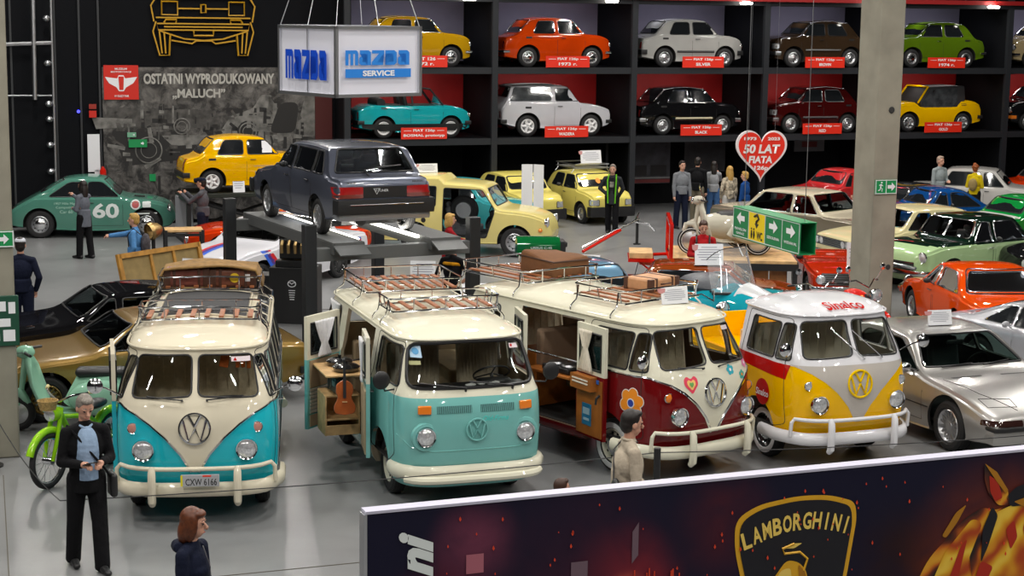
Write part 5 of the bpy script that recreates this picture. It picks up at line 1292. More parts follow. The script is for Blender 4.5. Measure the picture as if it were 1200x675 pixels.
sp['side'] = [rpoly([(-1.25, .92), (-.68, .92), (-.68, 1.20), (-.82, 1.20)], .03), rpoly([(-.62, .92), (.60, .92), (.05, 1.20), (-.62, 1.20)], .04)]
car('pale silver fastback coupe at the picture edge in front of the orange coupe', (8.6, 25.15, 0), -62, sp, SV2, wheel_=('multi', ALU), trim=CHROME, bump=None, head='rect', mirror=SV2)
# orange coupe seen from behind
OG = paint('tangerine', srgb('#cf4408'))
sp = arch(L=4.1, W=1.66, H=1.31, wb=2.4, fo=.85, cowl=(.75, .88), wst=.15, rt=-.75, deck=(-1.35, .93), nose=.66, tail=.84, belt=.86, wr=.30, gc=.17, tum=.45, plan=.14, cr=.10, er=.10, hoodb=.03)
sp['rw'] = rpoly([(-.64, .96), (.64, .96), (.50, 1.24), (-.50, 1.24)], .07); sp['rwx'] = -1.05
r, S = car('tangerine orange coupe seen from behind with a wide dark rear window', (8.18, 29.6, 0), 95, sp, OG, roof=OG, trim=CHROME, chrome=True, wheel_=('cap', ALU), bump=CHROME, bh=.08, bz=(.5, .5), tails=(.22, .10), hollow=True, glass=DGLASS, seat=BLACK)
S.decal('B', circ((-.44, 1.21), .03, 14), 'round_sticker', PAPER, r, .012, .05)
b = MB(); b.tube(S.line('B', rpoly([(-.67, .93), (.67, .93), (.53, 1.265), (-.53, 1.265)], .07), .006, closed=True), .016, 6, True); b.build('chrome_surround', CHROME, r)
# mint and dark green saloon
MI = paint('mint', srgb('#a3c08e')); DG = paint('bottle green', srgb('#0c1f16'))
sp = arch(L=4.3, W=1.62, H=1.48, wb=2.45, fo=.80, cowl=(.72, 1.02), wst=.30, rt=-.75, deck=(-1.25, 1.0), nose=.86, tail=.80, belt=.95, wr=.33, gc=.20, tum=.32, plan=.22, cr=.13, er=.14, hoodb=.06)
r, S = car('mint green saloon with dark green roof and chrome screen frame', (9.40, 35.3, 0), -145, sp, MI, roof=DG, hollow=True, chrome=True, wheel_=('white', ALU), bump=CHROME, bh=.09, bz=(.45, .45), head='round', hz=.76, hy=.62, hr=.10, grille=(.50, .66, .48, BLACK), glass=CLEAR, seat=BLACK)
S.decal('F', rpoly([(-.02, 1.06), (.02, 1.06), (.02, 1.42), (-.02, 1.42)], .005), 'screen_divider', CHROME, r, .006, .1)
b = MB(); b.tube([(2.10, -.6, .56), (2.14, 0, .58), (2.10, .6, .56)], .035, 8); b.build('bumper_rail', CHROME, r)
# black car at the edge
sp = arch(L=4.0, W=1.6, H=1.5, wb=2.4, fo=.75, cowl=(.6, 1.0), wst=.2, rt=-.8, deck=(-1.3, 1.0), nose=.86, tail=.8, belt=.95, wr=.33, gc=.2, tum=.35, plan=.3, cr=.16, er=.2)
car('glossy black car with round wings at the picture edge', (11.95, 34.55, 0), -172, sp, paint('gloss black', (0, 0, 0)), wheel_=('cap', ALU), chrome=True, bump=CHROME, bh=.07)
# cream saloon with square grille
sp = arch(L=4.25, W=1.62, H=1.40, wb=2.5, fo=.78, cowl=(.80, .95), wst=.35, rt=-.85, deck=(-1.25, .93), nose=.80, tail=.86, belt=.90, wr=.30, gc=.18, tum=.30, plan=.05, cr=.06)
CS = paint('custard cream', srgb('#c9bf95'))
r, S = car('cream saloon with square dark grille behind the hanging direction sign', (8.85, 37.5, 0), -160, sp, CS, hollow=True, glass=CLEAR, chrome=True, wheel_=('cap', ALU), bump=CHROME, bh=.10, bz=(.42, .42), head='quad', hz=.64, hy=.64, hr=.09, grille=(.55, .73, .70, BLACK), seat=DARK)
b = MB(); b.box((2.10, .1, .42), (.02, .42, .11)); b.build('number_plate', PAPER, r)
# two-tone sedan with cream roof
sp = arch(L=4.6, W=1.70, H=1.46, wb=2.6, fo=.8, cowl=(.85, .98), wst=.38, rt=-.95, deck=(-1.55, .98), nose=.86, tail=.93, belt=.92, wr=.32, gc=.18, tum=.35, plan=.08, cr=.10)
car('pewter sedan with cream roof and large curved windscreen behind the direction sign', (7.1, 40.2, 0), -45, sp, mat('paint pewter', srgb('#7c7463'), .3, .4, coat=1), roof=paint('roof cream', srgb('#b9b09a')), hollow=True, glass=DGLASS, chrome=True, wheel_=('white', ALU), bump=CHROME, bh=.10, seat=REDP)
# far group
sp = arch(L=4.1, W=1.6, H=1.38, wb=2.5, fo=.75, cowl=(.75, .92), wst=.25, rt=-.95, deck=(-1.3, .92), nose=.78, tail=.86, belt=.87, wr=.30, gc=.18, tum=.30, plan=.04, cr=.06)
WH2 = paint('far white', srgb('#b8b6b2'))
car('white saloon far back beside the man in a pale jacket', (13.2, 47.6, 0), -20, sp, WH2, wheel_=('steel', ALU), bump=BLACK, bh=.08, head='rect', twow=.15)
sp = arch(L=4.2, W=1.65, H=1.30, wb=2.5, fo=.8, cowl=(.65, .90), wst=.2, rt=-.9, deck=(-1.3, .92), nose=.78, tail=.86, belt=.87, wr=.30, gc=.18, tum=.35, plan=.06, cr=.06)
car('white convertible with a raised black roof beside the pillar', (9.9, 43.5, 0), -150, sp, WH2, roof=paint('charcoal roof', (.02, .022, .024)), wheel_=('steel', ALU), bump=CHROME, bh=.07, chrome=True)
rd = dict(L=4.0, W=1.55, H=1.42, wb=2.4, fo=.7, cowl=(.6, 1.0), wst=.2, rt=-.45, deck=(-1.1, 1.02), nose=.78, tail=.66, belt=.95, wr=.31, gc=.2, tum=.45, plan=.3, cr=.18, er=.2, hoodb=.07)
car('royal blue rounded car behind the dark green roof', (10.3, 41.6, 0), -165, arch(**rd), paint('royal blue', srgb('#0e3f78')), wheel_=('cap', ALU), bump=CHROME, bh=.06)
r, S = car('small round car striped red, white and green', (11.9, 39.9, 0), -155, arch(**rd), paint('flag green', srgb('#0f7a34')), wheel_=('cap', ALU), bump=CHROME, bh=.06)
S.decal('T', rpoly([(.62, -.72), (1.1, -.70), (1.1, .70), (.62, .72)], .02), 'white_band', paint('flag white', srgb('#c8c8c4')), r, .008, .1)
S.decal('T', rpoly([(1.1, -.66), (1.75, -.5), (1.75, .5), (1.1, .66)], .02), 'red_band', paint('flag red', srgb('#b5200f')), r, .008, .1)
car('amber yellow car at the picture edge behind the black car', (13.3, 38.1, 0), -150, arch(**rd), paint('amber yellow', srgb('#d09a10')), wheel_=('cap', ALU), bump=CHROME, bh=.06)
fiat('vermilion small car far back at the picture edge', (15.6, 49.7, 0), -170, paint('vermilion', (0, 0, 0)), bh=.12)
car('rose red car behind the pewter sedan near the pillar', (8.9, 46.4, 0), -150, arch(L=3.9, W=1.55, H=1.42, wb=2.3, fo=.7, cowl=(.6, 1.0), wst=.2, rt=-.45, deck=(-1.1, 1.02), nose=.78, tail=.66, belt=.95, wr=.31, gc=.2, tum=.45, plan=.3, cr=.18, er=.2), paint('rose red', srgb('#b52a2c')), wheel_=('cap', ALU), bump=CHROME, bh=.06)
car('light turquoise car behind the custard yellow cutaway van', (-1.2, 42.4, 0), -15, arch(L=3.7, W=1.5, H=1.40, wb=2.2, fo=.7, cowl=(.7, .95), wst=.25, rt=-.9, deck=(-1.3, .95), nose=.78, tail=.86, belt=.92, wr=.30, gc=.18), paint('light turquoise', srgb('#3fa6ae')), wheel_=('cap', ALU), bump=CHROME, bh=.06)

# ------------------------------------------------------------------ left side: bronze and black long-bonnet cars
sp = arch(L=4.5, W=1.72, H=1.30, wb=2.6, fo=.85, cowl=(.70, .90), wst=.0, rt=-.95, deck=(-1.45, .92), nose=.70, tail=.86, belt=.86, wr=.31, gc=.17, tum=.42, plan=.08, hoodb=.03)
BRZ = mat('paint bronze', srgb('#8a6c2e'), .3, .45, coat=1)
r, S = car('bronze seventies coupe behind the mint scooter', (-5.35, 23.5, 0), -155, sp, BRZ, hollow=True, glass=DGLASS, wheel_=('multi', mat('gold rim', srgb('#8a7340'), .35, .8)), bump=BLACK, bh=.10, head='quad', trim=BLACK, seat=BLACK)
car('black seventies coupe behind the bronze one', (-6.2, 25.7, 0), -155, sp, paint('gloss black', (0, 0, 0)), hollow=True, glass=DGLASS, wheel_=('multi', ALU), bump=BLACK, bh=.10, head='quad', seat=BLACK)
roof_sign('white notice on the windscreen roof of the maroon camper', M_((1.84, 20.558, 0), -52) @ Vector((.10, .12, 2.005)), -62, w=.38, h=.20)
# ------------------------------------------------------------------ four post lift
LIFTM = mat('lift dark grey', srgb('#26282b'), .45, .3); LG = mat('lift grey', srgb('#5a5c5c'), .5, .2)
lf = thing('car_lift', 'dark grey four post lift carrying the slate grey hatchback', 'lift', (ML[0]+.17, ML[1]-.08, 0), MH)
WX = 1.36; LX = 1.95
for sx in (1, -1):
    for sy in (1, -1):
        b = MB(); b.box((sx*LX, sy*WX, 1.16), (.17, .19, 2.32)); b.box((sx*LX, sy*WX, .02), (.36, .36, .04)); b.build('post', LIFTM, lf, bevel=.01)
for sx in (1, -1):
    b = MB(); b.box((sx*LX, 0, 1.86), (.16, 2*WX-.1, .20)); b.build('cross_beam', LG, lf, bevel=.01)
for sy in (1, -1):
    b = MB(); b.box((0, sy*.80, MZ-.035), (4.3, .50, .07)); b.box((0, sy*1.04, MZ-.10), (4.3, .03, .16)); b.box((0, sy*.56, MZ-.10), (4.3, .03, .16)); b.build('runway', LG, lf)
    b = MB(); b.box((-2.28, sy*.80, MZ-.10), (.34, .50, .02), ry=-.35); b.build('ramp_flap', LG, lf)
    b = MB(); b.box((-.1, sy*.50, MZ-.02), (3.3, .05, .045)); b.build('light_tube', mat('tube light', (1, 1, 1), .5, emit=(1, .97, .85), es=5), lf)
    l = bpy.data.lights.new('tube_light', 'AREA'); l.shape = 'RECTANGLE'; l.size = 3.2; l.size_y = .06; l.energy = 45; l.color = (1, .96, .85)
    o = bpy.data.objects.new('tube_light', l); COL.objects.link(o); o.parent = lf; o.location = (-.1, sy*.50, MZ+.02); o.rotation_euler = (pi, 0, 0)
# plinth with engine
pt = thing('engine_plinth', 'black plinth with white emblem carrying an engine under the lift', 'plinth', (-3.85, 30.0, 0), -6)
b = MB(); b.box((0, 0, .5), (.82, .6, 1.0)); b.box((0, 0, 1.06), (.62, .5, .12)); b.build('plinth_body', BLACK, pt, bevel=.01)
b = MB(); b.box((-.55, .02, .42), (.3, .5, .84)); b.build('side_box', BLACK, pt, bevel=.01)
b = MB(); b.tube([(.0+.07*cos(2*pi*k/24), -.305, .72+.055*sin(2*pi*k/24)) for k in range(24)], .008, 5, True); b.tube([(-.055, -.305, .74), (-.02, -.305, .735), (0, -.305, .71), (.02, -.305, .735), (.055, -.305, .74)], .007, 5)
for k in range(5): b.box((0, -.302, .60-.04*k), (.12-.01*k, .004, .012))
b.build('emblem', PAPER, pt)
en = thing('car_engine', 'car engine with black intake boxes on the emblem plinth', 'engine', (-3.85, 30.0, 1.12), -6)
b = MB(); b.box((0, 0, .2), (.5, .4, .36)); b.box((-.1, 0, .42), (.34, .3, .14)); b.build('engine_block', mat('cast iron', (.03, .03, .03), .5, .5), en, bevel=.03)
b = MB()
for k in range(4): b.tube([(-.18+.12*k, -.2, .34), (-.18+.12*k, -.3, .28), (-.18+.12*k, -.28, .14)], .03, 8)
b.lathe([(.12, 0), (.13, .05), (0, .06)], c=(.27, 0, .25), ax=(1, 0, 0)); b.build('manifold', mat('brass parts', (.45, .30, .12), .35, .8), en)
b = MB(); b.lathe([(.12, 0), (.14, .04), (.13, .09), (0, .1)], c=(-.1, 0, .49)); b.build('air_filter', BLKGLOSS, en)

# ------------------------------------------------------------------ two-wheelers
def spoke_wheel(parent, x, r, y=0., tire=.045, rim=CHROME, ww=False, name='wheel', disc=False):
    b = MB(); b.tube([(x+(r-tire)*cos(a), y, r+(r-tire)*sin(a)) for a in [2*pi*k/32 for k in range(32)]], tire, 10, True); o = b.build(name, RUBBER, parent, ang=60)
    b = MB(); b.tube([(x+(r-2*tire)*cos(a), y, r+(r-2*tire)*sin(a)) for a in [2*pi*k/32 for k in range(32)]], tire*.45, 6, True); b.cyl((x, y-.06, r), (x, y+.06, r), .045)
    if disc: b.lathe([(r-2*tire, .02), (.05, .05), (0, .05)], c=(x, y, r), ax=(0, 1, 0)); b.lathe([(r-2*tire, .02), (.05, .05), (0, .05)], c=(x, y, r), ax=(0, -1, 0))
    else:
        for k in range(20): a = 2*pi*k/20; b.tube([(x, y+(.04 if k % 2 else -.04), r), (x+(r-2*tire)*cos(a), y, r+(r-2*tire)*sin(a))], .003, 4)
    b.build('rim', rim, o)
    if ww:
        b = MB()
        for s in (1, -1): b.lathe([(r-1.75*tire, tire*.75), (r-.7*tire, tire*.98), (r-.6*tire, tire*.9)], c=(x, y, r), ax=(0, s, 0), n=32)
        b.build('whitewall', WHITE, o)
    return o
def scooter(label, loc, deg, col, wheel_r=.235, wb=1.2, seatm=BLACK, ww=False, solo=False, mirror=False, rot=None):
    t = thing('scooter', label, 'scooter', loc, deg, rot=rot); f = wb/2
    spoke_wheel(t, f, wheel_r, rim=ALU, ww=ww, disc=True, tire=.05); spoke_wheel(t, -f, wheel_r, rim=ALU, ww=ww, disc=True, tire=.05)
    b = MB()   # leg shield and floor
    prof = [(f-.10, 1.0, .09), (f-.13, .85, .24), (f-.17, .65, .31), (f-.24, .45, .30), (f-.36, .30, .24), (f-.55, .26, .18), (f-.8, .26, .18)]
    vs = []; n = 9
    for i, (x, z, w) in enumerate(prof):
        for k in range(n): q = -1+2*k/(n-1); vs.append((x-.10*q*q*(1 if i < 4 else .2), w*q, z))
    b.add(vs, [(i*n+k, i*n+k+1, (i+1)*n+k+1, (i+1)*n+k) for i in range(len(prof)-1) for k in range(n-1)])
    o = b.build('leg_shield', col, t, ang=60); s = o.modifiers.new('s', 'SOLIDIFY'); s.thickness = .02
    b = MB(); b.tube([(f, 0, wheel_r+.02), (f-.06, 0, .55), (f-.13, 0, 1.0)], [.03, .035, .05], 10); b.build('steering_column', col, t, ang=60)
    b = MB(); b.tube([(f+.20, 0, wheel_r+.04), (f+.10, 0, wheel_r*2+.04), (f-.04, 0, wheel_r*2+.06), (f-.18, 0, wheel_r+.06)], [.03, .06, .065, .04], 12); b.build('front_mudguard', col, t, ang=60)
    b = MB(); b.sph((f-.12, 0, 1.05), (.13, .10, .09), 16, 10); b.tube([(f-.16, -.18, 1.07), (f-.12, 0, 1.06), (f-.16, .18, 1.07)], [.03, .05, .03], 10); b.build('handlebar', col, t, ang=60)
    b = MB()
    for s_ in (1, -1): b.tube([(f-.16, s_*.18, 1.07), (f-.26, s_*.34, 1.06)], .02, 8); b.tube([(f-.14, s_*.2, 1.08), (f-.06, s_*.34, 1.1)], .006, 5)
    b.build('grip', BLACK, t)
    lamp(t, (f+.0, 0, 1.05), 'F', .06, depth=.03, n=14)
    for s_ in (1, -1):
        b = MB(); b.sph((-f+.10, s_*.15, .47), (.42, .15, .24), 18, 12); b.build('side_panel', col, t, ang=70)
    b = MB(); b.tube([(-f+.52, 0, .35), (-f+.36, 0, .62), (-f, 0, .66), (-f-.35, 0, .50), (-f-.42, 0, .34)], [.10, .13, .15, .12, .05], 12); b.build('tail_body', col, t, ang=70)
    b = MB(); b.box((-f+.10, 0, .79), (.66, .26, .11)); b.build('seat', seatm, t, bevel=.045)
    b = MB(); b.sph((-f-.40, 0, .55), (.03, .05, .04), 10, 8); b.build('tail_lamp', REDL, t)
    b = MB(); b.tube([(-f+.4, -.08, .24), (-f+.3, -.22, .02), (-f+.3, .22, .02), (-f+.4, .08, .24)], .012, 6); b.build('centre_stand', STEEL, t)
    if mirror: 
        b = MB(); b.tube([(f-.2, .25, 1.08), (f-.12, .32, 1.30)], .007, 5); b.lathe([(.06, 0), (.06, .012), (0, .02)], c=(f-.12, .32, 1.34), ax=(1, 0, 0)); b.build('mirror', CHROME, t)
    return t
MINT = paint('scooter mint', srgb('#8fbfa6'))
scooter('mint green scooter with black seat beside the concrete pillar', (-5.85, 21.82, 0), 184, MINT, mirror=False)
CW = paint('scooter ivory', srgb('#bdb9aa'))
# flat bed trailer with white scooter and sidecar
BX, BY, BZ = 4.25, 32.9, .92; BD = -3
tr = thing('show_trailer', 'wooden deck trailer with red end frame carrying an ivory scooter', 'trailer', (BX, BY, 0), BD)
b = MB(); 
for k in range(7): b.box((0, -.84+.28*k, BZ-.03), (2.35, .27, .06))
b.build('deck', LWOOD, tr, bevel=.005)
b = MB(); b.box((0, -.98, BZ-.12), (2.4, .05, .13)); b.box((0, .98, BZ-.12), (2.4, .05, .13)); b.box((1.18, 0, BZ-.12), (.05, 2., .13)); b.box((1.15, -.9, .45), (.09, .09, .9)); b.box((1.15, .9, .45), (.09, .09, .9)); b.box((-1.1, .9, .45), (.09, .09, .9)); b.build('chassis', BLACK, tr)
b = MB(); b.box((-1.2, 0, BZ-.15), (.07, 2.06, .12))
for s in (1, -1): b.box((-1.2, s*1.0, BZ+.28), (.07, .07, .75)); b.tube([(-1.2, s*.6, BZ-.12), (-1.9, s*.25, BZ-.12)], .035, 6); b.tube([(-1.85, s*.25, BZ-.12), (-1.2, s*.6, BZ-.55)], .02, 6)
b.box((-1.2, 0, BZ+.62), (.07, 2.0, .07)); b.box((-1.75, 0, BZ-.12), (.5, .9, .06)); b.build('red_frame', REDP, tr)
b = MB(); b.box((-1.75, 0, BZ-.03), (.45, .8, .10)); b.build('step_board', LWOOD, tr)
b = MB()
for k in range(6): b.box((-.85+.34*k, -.70, .42), (.32, .05, .72))
b.build('front_boards', WOOD, tr, bevel=.008)
b = MB(); b.box((-1.25, -.95, .35), (.12, .08, .10)); b.build('tail_lamp', REDL, tr)
for s in (1, -1): wheel(tr, -.5, s*.6, .3, .16, 'steel', ALU)
T_ = Matrix.Translation((BX, BY, BZ)) @ Matrix.Rotation(R(BD), 4, 'Z')
p = T_ @ Vector((-.15, -.25, 0)); scooter('ivory scooter on the trailer deck beside the direction sign', p, 178, CW, wheel_r=.27, wb=1.28, ww=True, mirror=True)
p = T_ @ Vector((.1, .45, 0)); t = thing('sidecar', 'ivory sidecar behind the ivory scooter on the trailer deck', 'sidecar', p, 178)
b = MB(); b.tube([(.95, 0, .52), (.7, 0, .50), (.2, 0, .48), (-.3, 0, .50), (-.8, 0, .52), (-1.0, 0, .56)], [.03, .17, .30, .32, .24, .05], 16); b.build('tub', CW, t, ang=70)
b = MB(); b.sph((.0, 0, .70), (.42, .22, .10), 16, 8); b.build('cockpit', BLACK, t)
spoke_wheel(t, -.1, .27, -.36, ww=True, disc=True)
# lime moped
LIME = paint('lime', srgb('#8fc81a'))
t = thing('moped', 'lime green moped with wicker basket behind the man holding a phone', 'moped', (-5.08, 19.65, 0), -112)
spoke_wheel(t, .62, .33, tire=.035); spoke_wheel(t, -.58, .33, tire=.035)
b = MB(); b.tube([(.62+.36*cos(a), 0, .33+.36*sin(a)) for a in [R(q) for q in range(20, 176, 12)]], .045, 8); b.build('front_mudguard', LIME, t, ang=70)
b = MB(); b.tube([(-.58+.36*cos(a), 0, .33+.36*sin(a)) for a in [R(q) for q in range(5, 170, 12)]], .05, 8); b.build('rear_mudguard', LIME, t, ang=70)
b = MB()
for s in (1, -1): b.tube([(.62, s*.06, .33), (.52, s*.07, .62), (.42, s*.05, .92)], [.022, .028, .028], 8)
b.tube([(.42, 0, .9), (.15, 0, .45), (-.2, 0, .42)], .04, 8); b.tube([(.38, 0, .8), (-.15, 0, .70), (-.58, 0, .35)], .03, 8); b.build('frame', LIME, t, ang=70)
b = MB(); b.sph((.50, 0, .86), (.10, .09, .09), 14, 10); b.build('headlamp', LIME, t); b = MB(); b.lathe([(.075, 0), (.05, .02), (0, .03)], c=(.58, 0, .86), ax=(1, 0, 0)); b.build('lens', LAMPG, t)
b = MB(); b.tube([(.22, -.30, 1.08), (.36, -.16, 1.06), (.40, 0, .98), (.36, .16, 1.06), (.22, .30, 1.08)], .014, 6); b.build('handlebar', CHROME, t)
b = MB(); 
for s in (1, -1): b.tube([(.23, s*.29, 1.08), (.12, s*.36, 1.08)], .02, 8)
b.build('grip', mat('cream grip', srgb('#c9ba80'), .5), t)
b = MB(); b.sph((-.25, 0, .82), (.24, .13, .06), 14, 8); b.build('saddle', BLACK, t)
b = MB(); b.box((-.02, 0, .36), (.3, .16, .24)); b.tube([(.0, -.1, .3), (-.3, -.14, .22), (-.8, -.14, .26)], .03, 8); b.build('engine', ALU, t, bevel=.02)
b = MB(); b.lathe([(.09, 0), (.12, .11), (.11, .11), (.08, .01)], c=(.60, 0, .93), n=16); b.build('basket', mat('wicker', srgb('#a88a54'), .8, noise=.4, nscale=60), t)
# turquoise outfit: motorcycle and sidecar behind the vans
TQP = paint('outfit turquoise', srgb('#178fa0'))
t = thing('sidecar', 'turquoise and white sidecar with tall clear screen between the vans', 'sidecar', (3.42, 26.45, .16), -48)
OUT = thing('display_plinth', 'low black plinth under the turquoise sidecar outfit', 'plinth', (3.1, 26.25, 0), -35); b = MB(); b.box((0, 0, .075), (2.9, 2.2, .15)); b.build('plinth_body', BLACK, OUT, bevel=.01)
b = MB(); b.tube([(1.15, 0, .62), (.9, 0, .60), (.4, 0, .56), (-.2, 0, .56), (-.8, 0, .58), (-1.15, 0, .66)], [.06, .26, .42, .46, .40, .14], 18); b.build('tub', TQP, t, ang=70)
b = MB(); b.tube([(1.05, 0, .70), (.8, 0, .70), (.3, 0, .70)], [.04, .20, .33], 18); b.build('nose_cover', mat('pearl white', srgb('#bfc2c4'), .3, coat=1), t, ang=70)
b = MB(); b.sph((-.35, 0, .92), (.48, .34, .16), 18, 10); b.build('seat', mat('grey seat vinyl', srgb('#3e4148'), .4, bump=.3, nscale=30), t)
b = MB(); b.add(*(lambda N: ([(.30-.22*(q*q)-.16*h, .44*q*(1-.12*h), .90+.58*h-.16*q*q*q*q*h) for h in (0, .5, 1) for q in [(-1+2*k/N) for k in range(N+1)]], [(j*(N+1)+k, j*(N+1)+k+1, (j+1)*(N+1)+k+1, (j+1)*(N+1)+k) for j in range(2) for k in range(N)]))(12))
o = b.build('windscreen', HAZY, t, norm=False)
b = MB(); b.tube([(.30-.22*q*q, .44*q, .90) for q in (-1, -.5, 0, .5, 1)], .02, 6); b.tube([(.14-.22*q*q, .387*q, 1.48-.16*q**4) for q in [k/6-1 for k in range(13)]], .006, 5); b.build('screen_frame', BLACK, t)
lamp(t, (.98, -.26, .66), 'F', .09); spoke_wheel(t, -.2, .30, -.62); t.scale = (1.2, 1.2, 1.2)
t = thing('motorcycle', 'turquoise motorcycle coupled beside the sidecar behind the maroon camper', 'motorcycle', (2.72, 26.0, .155), -35)
def bike(t, col, dark=BLACK, bars=True):
    spoke_wheel(t, .72, .32); spoke_wheel(t, -.68, .32)
    b = MB(); b.sph((.12, 0, .82), (.30, .15, .14), 16, 10); b.build('fuel_tank', col, t)
    b = MB(); b.tube([(.72+.35*cos(a), 0, .32+.35*sin(a)) for a in [R(q) for q in range(30, 170, 14)]], .05, 8); b.build('front_mudguard', col, t, ang=70)
    b = MB(); b.tube([(-.68+.36*cos(a), 0, .32+.36*sin(a)) for a in [R(q) for q in range(5, 160, 14)]], .07, 8); b.build('rear_mudguard', col, t, ang=70)
    b = MB()
    for s in (1, -1): b.tube([(.72, s*.08, .32), (.48, s*.09, .92)], .025, 8); b.tube([(-.68, s*.08, .32), (-.3, s*.1, .7)], .018, 6)
    b.tube([(.45, 0, .85), (.1, 0, .68), (-.35, 0, .68)], .025, 8); b.tube([(.45, 0, .8), (.25, 0, .3), (-.3, 0, .3)], .022, 8); b.build('frame', BLACK, t)
    b = MB(); b.box((.0, 0, .42), (.36, .26, .26)); b.cyl((.08, 0, .5), (.12, 0, .72), .10, .09)
    for k in range(5): b.lathe([(.12, 0), (.12, .012)], c=(.09+.004*k, 0, .54+.03*k), ax=(.17, 0, 1))
    b.tube([(.15, -.12, .55), (.25, -.18, .3), (-.1, -.2, .25), (-.9, -.2, .3)], .035, 8); b.build('engine', CHROME, t)
    b = MB(); b.box((-.35, 0, .82), (.62, .26, .1)); b.build('seat', dark, t, bevel=.04)
    lamp(t, (.62, 0, .92), 'F', .10, depth=.08)
    b = MB(); b.tube([(.22, -.38, 1.10), (.34, -.2, 1.14), (.45, 0, 1.02), (.34, .2, 1.14), (.22, .38, 1.10)], .013, 6)
    for s in (1, -1): b.tube([(.30, s*.28, 1.12), (.34, s*.38, 1.32)], .006, 5); b.lathe([(.055, 0), (.05, .015), (0, .02)], c=(.34, s*.38, 1.34), ax=(1, 0, 0))
    b.build('handlebar', CHROME, t)
    b = MB()
    for s in (1, -1): b.tube([(.23, s*.37, 1.10), (.14, s*.46, 1.08)], .02, 8)
    b.build('grip', BLACK, t)
    b = MB()
    for s in (1, -1): b.sph((.5, s*.2, .88), .04, 10, 8)
    b.build('indicator', AMBER, t)
bike(t, TQP)
t = thing('motorcycle', 'chromed motorcycle with wide handlebars behind the white pickup roof', 'motorcycle', (4.95, 28.2, 0), -70); bike(t, TQP)
t = thing('motorcycle', 'second chromed motorcycle parked closest to the concrete pillar', 'motorcycle', (5.75, 28.6, 0), -60); bike(t, REDP)

# ------------------------------------------------------------------ signs hanging in the hall
def wires(parent, pts, ztop, r=.008):
    for p in pts: b = MB(); b.tube([p, (p[0]+.25*(1 if p[0] > 0 else -1)*0, p[1], ztop)], r, 5); b.build('wire', STEEL, parent)
SGX = (-2.53, 26.35)
t = thing('hanging_lightbox', 'white hanging box sign with blue lettering above the lift', 'sign', (*SGX, 0), 40)
LBM = mat('lightbox face', (.56, .56, .62), .4, emit=(.9, .9, 1), es=.12)
hw = .765; z0, z1 = 4.24, 5.24
b = MB(); b.box((0, 0, (z0+z1)/2), (2*hw-.04, 2*hw-.04, z1-z0-.04)); b.build('panel', LBM, t)
b = MB()
for z in (z0, z1):
    for s in (1, -1): b.box((s*hw, 0, z), (.05, 2*hw+.05, .05)); b.box((0, s*hw, z), (2*hw+.05, .05, .05))
for sx in (1, -1):
    for sy in (1, -1): b.box((sx*hw, sy*hw, (z0+z1)/2), (.05, .05, z1-z0))
b.box((-hw, -.0, (z0+z1)/2), (.012, .02, z1-z0)); b.build('frame', ALU, t)
for x, y in ((-hw, -hw), (-hw, hw), (hw, -hw), (hw, hw), (-hw, 0), (0, -hw)):
    b = MB(); b.tube([(x, y, z1), (x*.2, y*.2, z1+2.4)], .007, 5); b.build('wire', STEEL, t)
def mazda_logo(w, h):
    """blocky lower-case letters as 2-D outlines; returns list of closed polygons"""
    k = w/10.4; P = []
    def A(pts): P.append([(x*k, y*h) for x, y in pts])
    def a_(x):
        A([(x+.1, 1), (x+1.5, 1), (x+1.85, .85), (x+1.85, 0), (x+1.3, 0), (x+1.3, .76), (x+.1, .76)])
        A([(x+.3, 0), (x+1.3, 0), (x+1.3, .22), (x+.55, .22), (x+.55, .40), (x+1.3, .40), (x+1.3, .60), (x+.3, .60), (x, .48), (x, .12)])
    for x0_, x1_ in ((0, .5), (.78, 1.22), (1.5, 2.0)): A([(x0_, 0), (x1_, 0), (x1_, .76), (x0_, .76)])
    A([(0, .76), (2.0, .76), (1.93, .92), (1.7, 1), (0, 1)]); a_(2.15)
    A([(4.15, 1), (6.1, 1), (6.1, .82), (4.95, .20), (5.9, .20), (5.9, 0), (4.1, 0), (4.1, .2), (5.25, .78), (4.15, .78)])
    A([(6.25, 1), (7.7, 1), (8.1, .85), (8.1, .15), (7.7, 0), (6.25, 0), (6.25, .78), (6.78, .78), (6.78, .22), (7.55, .22), (7.55, .78), (6.25, .78)])
    a_(8.3)
    return [[(x-w/2, y-h/2) for x, y in q] for q in P]
LB1 = mat('sign blue', srgb('#1148c4'), .4); LB2 = mat('sign light blue', srgb('#2a80d8'), .4)
def flat_polys(polys, f, m, parent, name):
    bm = bmesh.new()
    for q in polys:
        bm.faces.new([bm.verts.new(f(a, c)) for a, c in q])
    bmesh.ops.triangulate(bm, faces=bm.faces[:]); me = bpy.data.meshes.new(name); bm.to_mesh(me); bm.free(); me.materials.append(m)
    o = bpy.data.objects.new(name, me); COL.objects.link(o); o.parent = parent; return o
flat_polys(mazda_logo(1.15, .44), lambda a, c: (-hw+.015-.04, -a, 4.68+c), LB1, t, 'lettering')
flat_polys(mazda_logo(1.20, .22), lambda a, c: (a-.02, -hw+.015-.04, 4.80+c), LB2, t, 'lettering')
flat_polys([[(-.60, -.065), (.60, -.065), (.60, .065), (-.60, .065)]], lambda a, c: (a-.02, -hw-.025, 4.57+c), LB2, t, 'blue_bar')
text('SERVICE', PAPER, t, (-.02, -hw-.03, 4.57), .085, 'R', width=.58, bold=.04)
